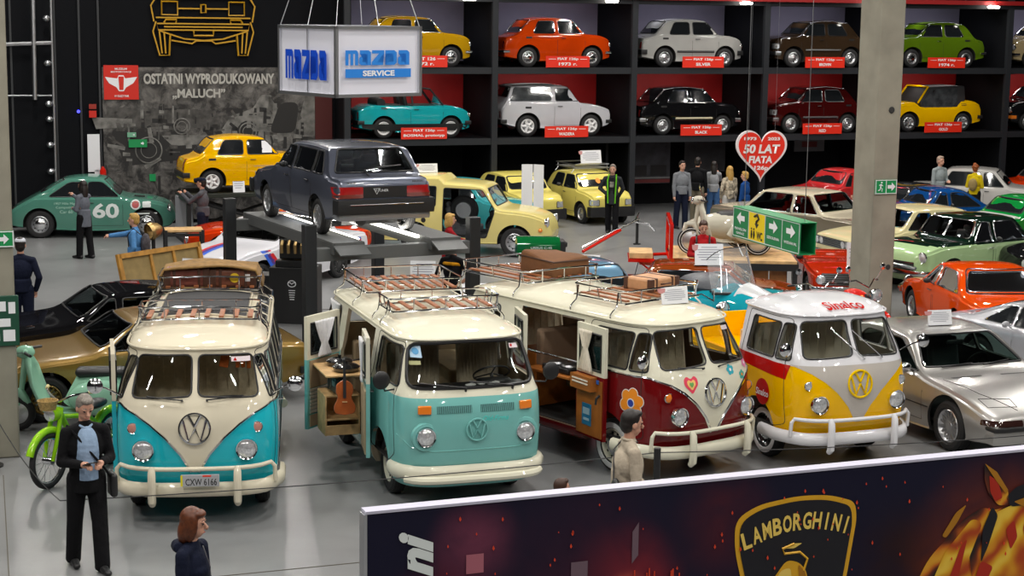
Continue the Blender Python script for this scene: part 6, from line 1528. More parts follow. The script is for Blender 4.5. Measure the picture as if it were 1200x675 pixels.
# heart
HT = (5.10, 35.2)
t = thing('heart_sign', 'red heart sign with white lettering hanging before the rack', 'sign', (*HT, 0), 8)
def heartp(s): 
    o = []
    for k in range(60): a = 2*pi*k/60; o.append((16*sin(a)**3/16*s, (13*cos(a)-5*cos(2*a)-2*cos(3*a)-cos(4*a))/15.5*s))
    return o
hz_ = 2.72
b = MB(); b.prism(heartp(.54), lambda a, c, q: (a, q, hz_+c*1.05), (-.03, .03)); b.build('board', mat('heart white', (.75, .72, .74), .5), t)
b = MB(); b.prism(heartp(.49), lambda a, c, q: (a, q, hz_+.005+c*1.05), (-.036, -.028)); b.build('heart_face', RPLT, t)
for tx, x, z, h, w, sh in (('1973', -.25, .27, .065, .26, 0), ('2023', .25, .27, .065, .26, 0), ('50 LAT', .0, .06, .19, .78, .15), ('FIATA', -.02, -.16, .15, .50, .1), ('126p', .0, -.34, .11, .30, .05)):
    text(tx, PW, t, (x, -.045, hz_+z), h, 'R', width=w, bold=.04, shear=sh)
for x in (-.28, .28): b = MB(); b.tube([(x, 0, hz_+.45), (x, 0, 7.5)], .003, 5); b.build('wire', STEEL, t)
# direction sign
import math as _m
A0 = Vector((2.93, 22.55, 0)); A1 = Vector((3.52, 20.75, 0)); dvec = (A1-A0); ddeg = math.degrees(math.atan2(dvec.y, dvec.x)); LN = dvec.length; mid = (A0+A1)/2
t = thing('direction_sign', 'green hanging direction box with arrows and a yellow WC panel', 'sign', (mid.x, mid.y, 0), ddeg)
SG_ = mat('sign green', srgb('#0d7a44'), .5); zz0, zz1 = 2.60, 2.99
b = MB()
for s in (-1, 1): b.prism([(0, zz0), (0, zz1), (.012, zz1), (.012, zz0)], lambda a, c, q: (q, a if s < 0 else .22-a, c), (-LN/2, LN/2))
b.box((0, .11, zz1), (LN, .24, .012)); b.box((0, .11, zz0), (LN, .24, .012)); b.build('box', SG_, t)
b = MB(); 
for z in (zz0+.012, zz1-.012): b.box((0, -.004, z), (LN-.03, .004, .008))
pw = LN/4
for k in range(5): b.box((-LN/2+pw*k+(.012 if k == 0 else -.012 if k == 4 else 0), -.004, (zz0+zz1)/2), (.008, .004, zz1-zz0-.03))
b.build('border', PAPER, t)
arr = [(-.5, .0), (0, .5), (0, .2), (.5, .2), (.5, -.2), (0, -.2), (0, -.5)]
for k, fl in ((0, 1), (2, -1), (3, -1)):
    x = -LN/2+pw*(k+.5); q = [(a*.24*fl, c*.17) for a, c in arr]
    flat_polys([q], lambda a, c, x=x: (x+a, -.006, zz0+.26+c), PAPER, t, 'arrow')
for k, l1, l2 in ((0, 'PAWILON', 'GARAZ'), (2, 'SZKOLENIA', ''), (3, 'WYSTAWA PKL', '')):
    text(l1, PAPER, t, (-LN/2+pw*(k+.5), -.007, zz0+.115), .035, 'R', width=.34, bold=.02)
    if l2: text(l2, PAPER, t, (-LN/2+pw*(k+.5), -.007, zz0+.06), .03, 'R', width=.24, bold=.02)
x = -LN/2+pw*1.5
flat_polys([[(-pw/2+.01, -.18), (pw/2-.01, -.18), (pw/2-.01, .18), (-pw/2+.01, .18)]], lambda a, c: (x+a, -.005, zz0+.195+c), mat('sign yellow', srgb('#e6c800'), .5), t, 'yellow_panel')
text('WC', BLACK, t, (x+.09, -.008, zz0+.09), .11, 'R', width=.17, bold=.03)
b = MB(); b.tube([(x-.06, -.01, zz0+.33), (x+.02, -.01, zz0+.36), (x+.07, -.01, zz0+.31), (x-.0, -.01, zz0+.27), (x-.0, -.01, zz0+.24)], .016, 6); b.prism([(-.06, .0), (.06, 0), (0, -.06)], lambda a, c, q: (x+a, q, zz0+.24+c), (-.008, -.004)); b.build('turn_arrow', BLACK, t)
for q in (-.14, -.07):
    b = MB(); b.tube([(x+q, -.008, zz0+.145), (x+q+.01, -.008, zz0+.09), (x+q, -.008, zz0+.04)], [.008, .016, .008], 5); b.sph((x+q, -.008, zz0+.165), .012, 8, 6); b.build('person_symbol', BLACK, t)
for x in (-LN/2+.1, LN/2-.1): b = MB(); b.tube([(x, .11, zz1), (x, .11, 8)], .005, 5); b.build('wire', STEEL, t)
# white totem, grey cabinet, tow bar, bench, crate, green cover
t = thing('totem_panel', 'tall folded white totem panel in front of a pale yellow small car', 'sign', (.47, 41.1, 0), -10)
b = MB(); b.box((-.14, 0, .95), (.27, .02, 1.85), rz=.35); b.box((.14, 0, .95), (.27, .02, 1.85), rz=-.35); b.build('panel', PAPER, t)
t = thing('grey_cabinet', 'grey metal cabinet in front of the mural beside the man taking photos', 'cabinet', (-8.0, 41.3, 0), 10)
b = MB(); b.box((0, 0, .5), (.42, .4, 1.0)); b.build('cabinet_body', mat('cabinet grey', (.25, .26, .28), .5), t, bevel=.01)
b = MB(); b.box((0, -.205, .52), (.36, .01, .86)); b.build('door', mat('cabinet grey', (0, 0, 0)), t)
t = thing('tow_bar', 'long red and chrome tow bar standing on its jockey leg', 'tow bar', (0, 0, 0), 0)
b = MB(); b.tube([(1.62, 38.9, .08), (2.55, 40.2, .42)], .035, 8); b.build('red_tube', REDP, t)
b = MB(); b.tube([(1.60, 39.1, .14), (3.05, 40.9, .62)], .025, 8); b.tube([(2.95, 40.8, .55), (3.25, 40.7, .50), (3.40, 40.6, .36)], .03, 8); b.tube([(2.9, 40.7, .52), (3.05, 41.0, .75)], .02, 6); b.build('chrome_tube', CHROME, t)
b = MB(); b.tube([(3.0, 40.85, .60), (3.0, 40.85, .02)], .035, 8); b.lathe([(.09, 0), (.09, .02), (0, .02)], c=(3.0, 40.85, 0)); b.build('jockey_leg', BLACK, t)
tag(t, 'long red and chrome tow bar standing on its jockey leg', 'tow bar')
t = thing('barrier_beam', 'red trailer beam with an orange flag behind the steel blue car', 'beam', (2.75, 33.0, 0), 0)
b = MB(); b.box((0, 0, .40), (1.5, .08, .12)); b.build('beam', REDP, t); b = MB(); b.box((-.5, 0, .2), (.06, .06, .36)); b.box((.6, 0, .2), (.06, .06, .36)); b.build('stand', BLACK, t)
b = MB(); b.tube([(-.35, 0, .45), (-.28, 0, .75)], .008, 5); b.build('flag_stick', BLACK, t)
b = MB(); b.prism([(-.28, .75), (.18, .70), (.0, .64), (-.27, .66)], lambda a, c, q: (a, q, c), (-.004, .004)); b.build('flag', mat('flag orange', (.7, .12, .05), .8), t)
t = thing('steel_workbench', 'black framed workbench with a pale board top behind the wooden frame', 'workbench', (-6.95, 35.75, 0), 15)
b = MB()
for x in (-.38, .38):
    for y in (-.3, .3): b.box((x, y, .45), (.06, .06, .9))
for z in (.2, .80): 
    for y in (-.3, .3): b.box((0, y, z), (.8, .05, .06))
b.build('frame', BLACK, t)
b = MB(); b.box((0, 0, .88), (.78, .56, .04)); b.build('board_top', LWOOD, t)
b = MB(); b.box((.05, 0, .22), (.6, .5, .03)); b.build('lower_shelf', mat('shelf grey', (.3, .3, .3), .6), t)
t = thing('gearbox', 'brass and black gearbox on a stand beside the workbench', 'machine part', (-7.75, 36.5, 0), 25)
b = MB(); b.lathe([(.18, -.12), (.20, -.05), (.14, .12), (.06, .2), (0, .2)], c=(0, 0, .75), ax=(1, .3, .2)); b.build('gearbox_case', mat('brass parts', (0, 0, 0)), t)
b = MB(); b.cyl((0, 0, 0), (0, 0, .6), .04); b.box((0, 0, .03), (.4, .4, .06)); b.lathe([(.16, 0), (.16, .08), (0, .08)], c=(-.22, -.1, .55), ax=(1, 0, 0)); b.build('stand', BLACK, t)
t = thing('wooden_frame', 'large wooden picture frame seen from the back leaning by the suitcases', 'frame', (-6.35, 31.3, 0), 58, rot=(R(-14), 0, R(58)))
b = MB(); fwd_, fh = 2.1, .95; zb = .12
for z in (zb, zb+fh): b.box((0, 0, z), (fwd_, .06, .09))
for x in (-fwd_/2, fwd_/2): b.box((x, 0, zb+fh/2), (.09, .06, fh+.09))
for x in (-.25, .35): b.box((x, 0, zb+fh/2), (.06, .04, fh))
b.build('frame_bars', mat('honey wood', srgb('#a8782e'), .5, noise=.25, nscale=8), t)
b = MB(); b.box((0, .02, zb+fh/2), (fwd_-.05, .012, fh)); b.build('back_board', mat('hardboard', srgb('#8a7548'), .8, noise=.15), t)
roof_sign('white notice clipped to the leaning wooden frame', (-5.95, 30.95, .45), -100, w=.28, h=.5, emb=False)
t = thing('engine_cover', 'dark green riveted engine cover beside the custard yellow van', 'machine cover', (.55, 33.7, 0), 5)
GRN = paint('machine green', srgb('#0b5a2c'))
b = MB(); b.prism(rpoly([(-.25, .72), (.25, .72), (.25, .98), (.10, 1.10), (-.10, 1.10), (-.25, .98)], .06), lambda a, c, q: (q, a, c), (-.48, .38)); b.build('cover', GRN, t, bevel=.01)
b = MB(); b.box((.43, 0, .88), (.12, .42, .30)); b.box((.5, -.1, .95), (.06, .1, .1)); b.build('end_cap', BLACK, t, bevel=.02)
text('URSUS C-45', PAPER, t, (.0, -.255, .90), .045, 'R', width=.42)
b = MB()
for x in (-.4, .35):
    for s in (1, -1): b.tube([(x, s*.2, .72), (x, s*.3, 0)], .02, 6)
b.build('trestle', STEEL, t)
t = thing('white_crate', 'white information board standing behind the brown canvas bag', 'notice', (1.45, 33.3, 0), -15)
b = MB(); b.box((0, 0, .62), (.55, .02, .36), rx=-.3); b.build('panel', PAPER, t); b = MB(); b.tube([(0, .05, .5), (0, .05, 0)], .02, 6); b.lathe([(.15, 0), (.15, .02), (0, .02)], c=(0, .05, 0)); b.build('foot', BLACK, t)
b = MB()
for k in range(5): b.box((0, -.016-.0, .74-.05*k), (.42, .004, .018), rx=-.3)
b.build('print', GREYTXT, t)
roof_sign('white notice behind the lift cross beam', (-1.55, 29.2, .86), -92, w=.44, h=.36, emb=False)
t = thing('notice_stand', 'slim stand holding the notice behind the lift', 'stand', (-1.55, 29.2, 0), -92); b = MB(); b.cyl((-.05, 0, 0), (-.05, 0, .86), .02); b.lathe([(.15, 0), (.15, .02), (0, .02)], c=(-.05, 0, 0)); b.build('pole', BLACK, t)
t = thing('notice_board', 'tilted white notice lying on a stand behind the teal camper roof', 'notice', (-.55, 27.2, 0), -75)
b = MB(); b.box((0, 0, 1.05), (.36, .58, .015), ry=.5); b.build('panel', PAPER, t); b = MB(); b.cyl((0, 0, 0), (0, 0, 1.02), .02); b.lathe([(.15, 0), (.15, .02), (0, .02)]); b.build('pole', BLACK, t)
# posts and rope
for lab, p, h in (('black rope post by the concrete pillar', (-6.28, 20.0, 0), .85), ('black rope post in front of the maroon camper', (1.60, 18.0, 0), .85)):
    t = thing('rope_post', lab, 'rope post', p, 0); b = MB(); b.cyl((0, 0, .02), (0, 0, h), .038, .038, 16); b.build('post', BLACK, t); b = MB(); b.lathe([(.16, 0), (.16, .02), (.05, .03), (0, .03)]); b.build('base', BLACK, t)
def sagged(a, b_, s, n=16): return [(a[0]+(b_[0]-a[0])*k/n, a[1]+(b_[1]-a[1])*k/n, a[2]+(b_[2]-a[2])*k/n-s*4*(k/n)*(1-k/n)) for k in range(n+1)]
b = MB(); b.tube(sagged((-6.28, 20.0, .80), (-4.6, 16.9, .5), .12), .006, 5); b.tube(sagged((-4.6, 16.9, .5), (1.60, 18.0, .80), .05, 24), .006, 5); b.tube(sagged((1.60, 18.0, .80), (7.2, 20.1, .62), .05, 20), .006, 5)
o = b.build('barrier_rope', BLACK, None); tag(o, 'thin dark barrier cord strung low in front of the vans', 'rope')
# ------------------------------------------------------------------ people (origin between the feet, facing +x)
def cap_(mb, a, b, ra, rb, n=12):
    a, b = Vector(a), Vector(b); mb.sph(a, ra, n, 8); mb.sph(b, rb, n, 8); mb.tube([a, b], [ra, rb], n)
def dirv(fwd, side, down): return Vector((fwd, side, -down)).normalized()
POSES = {
 'stand': ((0.05, .12, 1), (.15, .02, 1)), 'phone': ((.05, .20, 1), (.95, -.62, -.05)), 'photo': ((.75, .10, .55), (.75, -.25, -.65)),
 'point': ((1, .1, .25), (1, -.05, .12)), 'pocket': ((-.15, .35, 1), (.45, -.25, .8)), 'back': ((-.35, .30, 1), (-.2, -.45, .8)), 'reach': ((.7, .15, .7), (1, -.1, .25)), 'hip': ((-.1, .5, .9), (.3, -.7, .55))}
def person(label, loc, deg, h=1.75, arms=('stand', 'stand'), stride=.0, top=None, topm=None, legm=None, shoem=None, hairm=None, hair='short', skirt=False, longtop=0., female=False, head=(0, 0), voxel=.008, fist=True, sleeves=True, hat=None, lean=0.):
    k = h/1.75; t = thing('person', label, 'person', loc, deg); V = lambda x, y, z: Vector((x*k+lean*k*max(0, z-.9), y*k, z*k))
    sw = (.17 if female else .195); J = {}
    hipz = .93; ch = V(0, 0, 1.30)
    for s in (1, -1):
        a = s*stride; th = .44; sh = .43
        hip = V(0, s*.09, hipz); knee = hip+Vector((sin(a)*th*k, s*.01*k, -cos(a)*th*k)); bend = -.35*abs(stride) if s*stride < 0 else -.05
        ank = knee+Vector((sin(a+bend)*sh*k*.98, 0, -cos(a+bend)*sh*k)); 
        if ank.z > .085*k and s*stride >= 0: ank.z = .085*k
        J['hip', s], J['knee', s], J['ank', s] = hip, knee, ank
        u, f = POSES[arms[0 if s > 0 else 1]]
        shd = V(0, s*(sw-.012), 1.395); el = shd+dirv(u[0], s*u[1], u[2])*.29*k; wr = el+dirv(f[0], s*f[1], f[2])*.25*k
        J['sh', s], J['el', s], J['wr', s], J['fd', s] = shd, el, wr, dirv(f[0], s*f[1], f[2])
    hc = V(.02, 0, h/k-.125); yaw, pitch = R(head[0]), R(head[1]); HM = Matrix.Rotation(yaw, 3, 'Z') @ Matrix.Rotation(pitch, 3, 'Y')
    hp = lambda x, y, z: hc+HM @ (Vector((x, y, z))*k)
    b = MB()
    cap_(b, V(0, 0, 1.40), hp(-.01, 0, -.06), .055*k, .052*k)
    b.sph(hp(-.005, 0, .02), (.095*k, .075*k, .108*k), 20, 14, HM); b.sph(hp(.025, 0, -.045), (.065*k, .056*k, .072*k), 16, 12, HM); b.sph(hp(.045, 0, -.085), (.032*k, .032*k, .026*k), 10, 8, HM)
    b.tube([hp(.085, 0, .015), hp(.112, 0, -.022)], [.009*k, .017*k], 8); b.sph(hp(.108, 0, -.024), .016*k, 8, 6)
    for s in (1, -1): b.sph(hp(.0, s*.076, -.005), (.022*k, .011*k, .032*k), 10, 8, HM); b.sph(hp(.072, s*.030, .032), (.022*k, .026*k, .010*k), 8, 6, HM)
    b.tube([hp(.078, -.024, -.062), hp(.090, 0, -.060), hp(.078, .024, -.062)], .010*k, 6)
    b.sph(V(0, 0, 1.22), (.11*k, .15*k, .20*k), 14, 10); b.sph(V(0, 0, 1.0), (.10*k, .135*k, .11*k), 14, 10); cap_(b, V(0, -sw*.8, 1.385), V(0, sw*.8, 1.385), .046*k, .046*k)
    for s in (1, -1):
        cap_(b, J['hip', s], J['knee', s], .080*k, .052*k); cap_(b, J['knee', s], J['ank', s], .050*k, .036*k); cap_(b, J['ank', s], J['ank', s]+Vector((.06*k, 0, -.045*k)), .033*k, .026*k)
        cap_(b, J['sh', s], J['el', s], .046*k, .038*k); cap_(b, J['el', s], J['wr', s], .037*k, .026*k)
        d = J['fd', s]; w = J['wr', s]; side = d.cross(Vector((0, 0, 1))); side = side.normalized() if side.length > .2 else Vector((1, 0, 0)); side *= -s; nrm = d.cross(side).normalized()
        if nrm.z > 0: nrm = -nrm
        pc = w+d*.045*k; b.tube([w, pc, w+d*.085*k], [.024*k, .034*k, .033*k], 10)
        for q in range(4):
            o = side*((q-1.5)*.019*k); L = (.036, .042, .040, .031)[q]*k; p0 = w+d*.078*k+o; p1 = p0+d*L*.9+nrm*L*.35; p2 = p1+(d*.35+nrm*.95).normalized()*L*.8
            b.tube([p0, p1], [.0095*k, .0088*k], 8); b.tube([p1, p2], [.0088*k, .0078*k], 8); b.sph(p1, .0088*k, 8, 6); b.sph(p2, .0078*k, 8, 6)
        tb = w+d*.03*k+side*-.024*k; b.tube([tb, tb+(d*.6-side*.6+nrm*.4).normalized()*.035*k, tb+(d*.9-side*.3+nrm*.8).normalized()*.062*k], [.012*k, .011*k, .009*k], 8)
    link('body', remesh(b, voxel*.75 if h*k > 0 else voxel, 1), SKIN, t, ang=180, norm=False)
    # eyes, brows and mouth
    e = MB()
    for s in (1, -1): e.sph(hp(.080, s*.029, .012), (.010*k, .013*k, .008*k), 8, 6, HM)
    e.build('eyes', mat('eye dark', (.02, .015, .012), .2), t); e = MB(); e.tube([hp(.088, -.022, -.062), hp(.100, 0, -.060), hp(.088, .022, -.062)], .0035*k, 5); e.build('mouth', mat('lip', (.35, .09, .07), .5), t)
    e = MB()
    for s in (1, -1): e.tube([hp(.086, s*.014, .042), hp(.084, s*.032, .047), hp(.072, s*.048, .040)], .0042*k, 5)
    e.build('eyebrows', hairm or BLACK, t)
    # hair
    if hair:
        q = MB(); q.sph(hp(-.022, 0, .045), (.096*k, .085*k, .098*k), 18, 12, HM); q.sph(hp(-.045, 0, -.01), (.070*k, .078*k, .085*k), 14, 10, HM)
        if hair == 'short': q.sph(hp(.035, 0, .105), (.050*k, .060*k, .030*k), 12, 8, HM)
        if hair == 'bob':
            for s in (1, -1): q.sph(hp(-.012, s*.066, -.02), (.062*k, .032*k, .12*k), 12, 10, HM)
            q.sph(hp(-.06, 0, -.07), (.065*k, .085*k, .115*k), 14, 10, HM); q.sph(hp(.04, 0, .09), (.055*k, .07*k, .035*k), 12, 8, HM)
        if hair == 'long':
            q.sph(hp(-.07, 0, -.12), (.055*k, .085*k, .22*k), 14, 12, HM)
            for s in (1, -1): q.sph(hp(-.01, s*.068, -.04), (.055*k, .028*k, .13*k), 12, 10, HM)
        if hair == 'curly':
            random.seed(int(h*1000)); 
            for _ in range(26): a, c = random.random()*6.28, random.random()*1.6-.3; q.sph(hp(-.02+.085*cos(a)*cos(c)*.9-.01, .08*sin(a)*cos(c), .05+.09*sin(c)), .03*k, 8, 6)
        link('hair', remesh(q, .009, 1), hairm, t, ang=180, norm=False)
    if hat:
        q = MB(); q.sph(hp(-.01, 0, .075), (.104*k, .088*k, .062*k), 16, 10, HM); q.tube([hp(.07, 0, .065), hp(.16, 0, .055)], [.06*k, .05*k], 10); q.build('cap', hat, t, ang=70)
    # top
    q = MB(); zb = .90-longtop
    q.sph(V(0, 0, 1.24), (.135*k, .180*k if not female else .155*k, .205*k), 16, 12); q.sph(V(0, 0, 1.02), (.130*k, .165*k, .16*k), 16, 12); [cap_(q, V(-.005, 0, 1.43), V(-.005, s_*(sw-.02), 1.395), .070*k, .056*k) for s_ in (1, -1)]; q.tube([V(0, 0, zb), V(0, 0, 1.1)], [.155*k, .15*k], 16); cap_(q, V(0, 0, 1.40), V(.0, 0, 1.47), .075*k, .062*k)
    if female: q.sph(V(.07, 0, 1.24), (.075*k, .13*k, .08*k), 12, 10)
    for s in (1, -1):
        cap_(q, J['sh', s], J['el', s], .058*k, .052*k)
        if sleeves: cap_(q, J['el', s], J['wr', s], .054*k, .042*k)
    link('top', remesh(q, .011, 4), topm, t, ang=180, norm=False)
    # legs
    q = MB()
    if skirt: q.tube([V(0, 0, 1.02), V(0, 0, .9), V(0, 0, .58)], [.13*k, .165*k, .19*k], 18)
    else:
        q.sph(V(0, 0, .98), (.125*k, .160*k, .13*k), 14, 10); q.sph(V(0, 0, .885), (.085*k, .10*k, .085*k), 12, 8)
        for s in (1, -1): cap_(q, J['hip', s], J['knee', s], .104*k, .080*k); q.tube([J['knee', s], J['ank', s], J['ank', s]+Vector((-.01*k, 0, -.045*k))], [.080*k, .076*k, .076*k], 12); q.sph(J['knee', s], .080*k)
    link('trousers' if not skirt else 'skirt', remesh(q, .011, 2), legm, t, ang=180, norm=False)
    for s in (1, -1):
        q = MB(); a = J['ank', s]; z = max(a.z-.085*k, 0); q.tube([a+Vector((-.05*k, 0, .0))-Vector((0, 0, a.z-z-.045*k)), Vector((a.x+.06*k, a.y, z+.042*k)), Vector((a.x+.17*k, a.y+s*.01, z+.032*k))], [.046*k, .044*k, .030*k], 12); q.sph(Vector((a.x+.17*k, a.y+s*.01, z+.032*k)), (.04*k, .036*k, .030*k)); q.sph(Vector((a.x-.05*k, a.y, z+.045*k)), .045*k); cap_(q, a, Vector((a.x-.02*k, a.y, z+.05*k)), .045*k, .042*k); q.build('shoe', shoem or BLACK, t, ang=70)
    return t, J, V, hp, k
def F_(n, c, r=.85, nz=.1): return mat('cloth '+n, srgb(c), r, noise=nz, nscale=18, spec=.2, bump=.6)
HB_ = mat('hair brown', srgb('#3a2012'), .55, noise=.3, nscale=50); HD = mat('hair dark', srgb('#17100c'), .5, noise=.3, nscale=50); HG = mat('hair grey', srgb('#7a736a'), .6, noise=.3, nscale=60); HBl = mat('hair blond', srgb('#b08a45'), .6, noise=.3, nscale=50); HR = mat('hair auburn', srgb('#5a2c12'), .45, noise=.35, nscale=40)
BK = F_('black', '#0d0d10'); NV = F_('navy', '#10162a'); JN = F_('jeans', '#2b4566')
def strap(t, pts, m, r=.012): b = MB(); b.tube(pts, r, 6); return b.build('strap', m, t)
# man with phone
t, J, V, hp, k = person('man in a black jacket and pale blue shirt looking down at a phone', (-4.16, 16.25, 0), -62, 1.76, ('phone', 'phone'), .20, topm=BK, legm=BK, hairm=HG, head=(5, 22), voxel=.006, longtop=.10)
q = MB(); q.sph(V(.046, .0, 1.22), (.122, .125, .24), 16, 12); q.tube([V(.050, .0, .93), V(.046, .0, 1.2)], [.118, .115], 14); link('shirt', remesh(q, .010, 2), F_('pale blue', '#8fa6c2'), t, ang=180, norm=False)
q = MB(); q.tube([V(.03, -.06, 1.46), V(.075, -.02, 1.44), V(.075, .02, 1.44), V(.03, .06, 1.46)], .014, 8); q.build('collar', F_('pale blue', '#000000'), t)
strap(t, [V(-.02, -.17, 1.46), V(.10, -.11, 1.38), V(.165, .02, 1.20), V(.14, .16, 1.02), V(.05, .22, .92)], BK)
q = MB(); q.box(V(.06, .24, .85), (.20, .07, .24)); q.build('shoulder_bag', BLACK, t, bevel=.03)
pw_ = (J['wr', 1]+J['wr', -1])/2+J['fd', 1]*.05+Vector((.045, 0, .02)); Mx = Matrix.Translation((-4.16, 16.25, 0)) @ Matrix.Rotation(R(-62), 4, 'Z'); 
def held(name, label, cat, M, p, dims, m, rx=0, ry=0, rz=0): 
    q = MB(); q.box((0, 0, 0), dims); o = q.build(name, m, None, bevel=.006); o.location = M @ Vector(p); o.rotation_euler = (rx, ry, math.atan2(M[1][0], M[0][0])+rz); return tag(o, label, cat)
held('mobile_phone', 'black phone held by the man in the pale blue shirt', 'phone', Mx, pw_, (.08, .15, .012), BLKGLOSS, ry=-.4, rz=.3)
# woman at the lower edge
t, J, V, hp, k = person('woman with auburn bob in a navy hooded jacket at the lower edge', (-2.46, 12.75, 0), -18, 1.68, ('stand', 'stand'), .25, topm=NV, legm=BK, hairm=HR, hair='bob', female=True, head=(18, 6), voxel=.006)
q = MB(); q.tube([V(-.05, -.12, 1.45), V(-.13, 0, 1.42), V(-.05, .12, 1.45), V(.06, .06, 1.42)], [.04, .06, .04, .03], 10); link('hood', remesh(q, .010, 2), NV, t, ang=180, norm=False)
q = MB(); q.tube([V(.10, 0, 1.45), V(.165, 0, 1.28), V(.15, 0, 1.0)], .005, 5); q.build('zip', STEEL, t)
# man in beige
t, J, V, hp, k = person('young man in a beige sweater with a dark strap bag before the maroon camper', (1.13, 15.72, 0), 12, 1.80, ('stand', 'stand'), .12, topm=F_('beige', '#b0a492'), legm=BK, hairm=HD, head=(6, 8), voxel=.006)
q = MB(); q.tube([V(-.005+.058*cos(a), .062*sin(a), 1.478+.012*cos(a+pi)) for a in [2*pi*j/20 for j in range(20)]], .014, 8, True); q.build('collar', F_('beige', '#000000'), t, ang=70)
q = MB(); q.sph(V(-.02, 0, 1.25), (.14, .195, .17), 16, 12); q.tube([V(-.02, 0, .93), V(-.02, 0, 1.2)], [.150, .150], 16); link('sweater_back', remesh(q, .011, 2), F_('beige', '#000000'), t, ang=180, norm=False)
strap(t, [V(.11, .10, 1.42), V(.0, .10, 1.50), V(-.135, .04, 1.38), V(-.175, -.12, 1.12), V(-.05, -.19, .98)], BLACK, .008)
q = MB(); q.sph(V(-.16, -.14, 1.02), (.05, .10, .14)); q.build('sling_bag', BLACK, t)
t, *_ = person('child with short brown hair just behind the exhibition wall', (.47, 15.2, 0), 10, 1.27, ('stand', 'stand'), .1, topm=F_('grey', '#55585c'), legm=BK, hairm=HB_, head=(10, 0))
# woman photographing the racer
t, J, V, hp, k = person('woman with long dark hair in a grey shirt photographing the racing coupe', (-9.45, 37.35, 0), 150, 1.72, ('phone', 'photo'), .10, topm=F_('grey blue', '#5f636c'), legm=BK, hairm=HD, hair='long', female=True, longtop=.18)
# woman pointing
t, J, V, hp, k = person('woman with short blond hair in a light blue hoodie pointing', (-7.05, 31.6, 0), 178, 1.70, ('pocket', 'point'), .08, topm=F_('light blue', '#4f83b8'), legm=BK, hairm=HBl, female=True)
q = MB(); q.sph(V(-.20, 0, 1.16), (.09, .14, .21), 14, 10); link('backpack', remesh(q, .012, 1), F_('grey pattern', '#4a474c', .8, .5), t, ang=180, norm=False)
for s in (1, -1): strap(t, [V(.10, s*.11, 1.12), V(.11, s*.12, 1.36), V(.0, s*.12, 1.48), V(-.14, s*.11, 1.36)], BLACK)
# man with cap photographing
t, J, V, hp, k = person('man in a dark cap and grey hoodie holding up a camera', (-6.95, 38.0, 0), 172, 1.76, ('photo', 'photo'), 0, topm=F_('grey marl', '#4c4d52'), legm=NV, hairm=HD, hat=NV)
Mx = Matrix.Translation((-6.95, 38.0, 0)) @ Matrix.Rotation(R(172), 4, 'Z'); held('camera', 'small black camera held up by the man in a cap', 'camera', Mx, (J['wr', 1]+J['wr', -1])/2+Vector((.06, 0, .06)), (.05, .12, .08), BLACK)
t, *_ = person('man in a dark navy jacket standing beside the concrete pillar seen from behind', (-7.95, 27.3, 0), 100, 1.80, ('stand', 'pocket'), 0, topm=NV, legm=NV, hairm=HD, hat=F_('pale cap', '#c0c4cc'))
# people around the lift
t, J, V, hp, k = person('bearded man in a black and yellow top bending beneath the lift', (-1.0, 28.3, 0), -120, 1.72, ('hip', 'hip'), 0, topm=BK, legm=BK, hairm=HB_, head=(0, 30), sleeves=False)
q = MB(); q.tube([V(-.02, -.2, 1.34), V(.12, -.06, 1.36), V(.12, .06, 1.36), V(-.02, .2, 1.34)], .028, 8); q.build('yellow_stripe', F_('amber', '#c98a10'), t)
t, *_ = person('blond woman in a red top beside the lift post reaching out', (-1.22, 32.6, 0), 10, 1.66, ('reach', 'reach'), 0, topm=F_('crimson', '#8a0f18'), legm=BK, hairm=HBl, hair='bob', female=True, longtop=.1)
t, J, V, hp, k = person('young man in a red hoodie reading a phone behind the white notice', (3.52, 31.3, 0), -95, 1.74, ('phone', 'phone'), 0, topm=F_('scarlet', '#9c1218'), legm=BK, hairm=HB_, head=(8, 18))
for s in (1, -1): strap(t, [V(.08, s*.12, 1.12), V(.11, s*.12, 1.36), V(.0, s*.12, 1.48)], BLACK, .018)
Mx = Matrix.Translation((3.52, 31.3, 0)) @ Matrix.Rotation(R(-95), 4, 'Z'); held('mobile_phone', 'phone in the hands of the young man in a red hoodie', 'phone', Mx, (J['wr', 1]+J['wr', -1])/2+Vector((.09, 0, .05)), (.08, .14, .012), BLKGLOSS, ry=-.4)
# people at the back
t, J, V, hp, k = person('grey haired man in a charcoal coat with a lime lanyard by the small yellow car', (2.5, 42.9, 0), -100, 1.74, ('back', 'hip'), .12, topm=F_('charcoal', '#2c2e32'), legm=BK, hairm=HG, longtop=.15)
q = MB(); q.box(V(.115, 0, 1.22), (.06, .16, .46)); q.build('tee_shirt', F_('dark tee', '#1a1a1c'), t, bevel=.03); q = MB(); q.box(V(.15, 0, 1.26), (.01, .10, .14)); q.build('tee_print', F_('tee print', '#7c7a70', .8, .5), t)
for s in (1, -1): strap(t, [V(.15, s*.09, .78), V(.155, s*.10, 1.1), V(.13, s*.11, 1.36), V(.0, s*.09, 1.50)], F_('lime lanyard', '#5fae1c'), .018)
person('man in a light grey sweater and jeans standing in front of the dark bay', (4.35, 44.0, 0), -70, 1.76, ('stand', 'stand'), .08, topm=F_('light grey', '#74777c'), legm=NV, hairm=HD)
person('man in dark clothes half hidden behind the man in a light grey sweater', (4.85, 44.9, 0), 75, 1.78, ('stand', 'stand'), .1, topm=BK, legm=F_('khaki', '#6d6656'), hairm=HD)
person('woman in a white top and blue jeans seen from behind', (5.32, 45.2, 0), 85, 1.66, ('stand', 'photo'), 0, topm=F_('white knit', '#8f9194'), legm=F_('blue jeans', '#3d5f8c'), hairm=HD, hair='long', female=True)
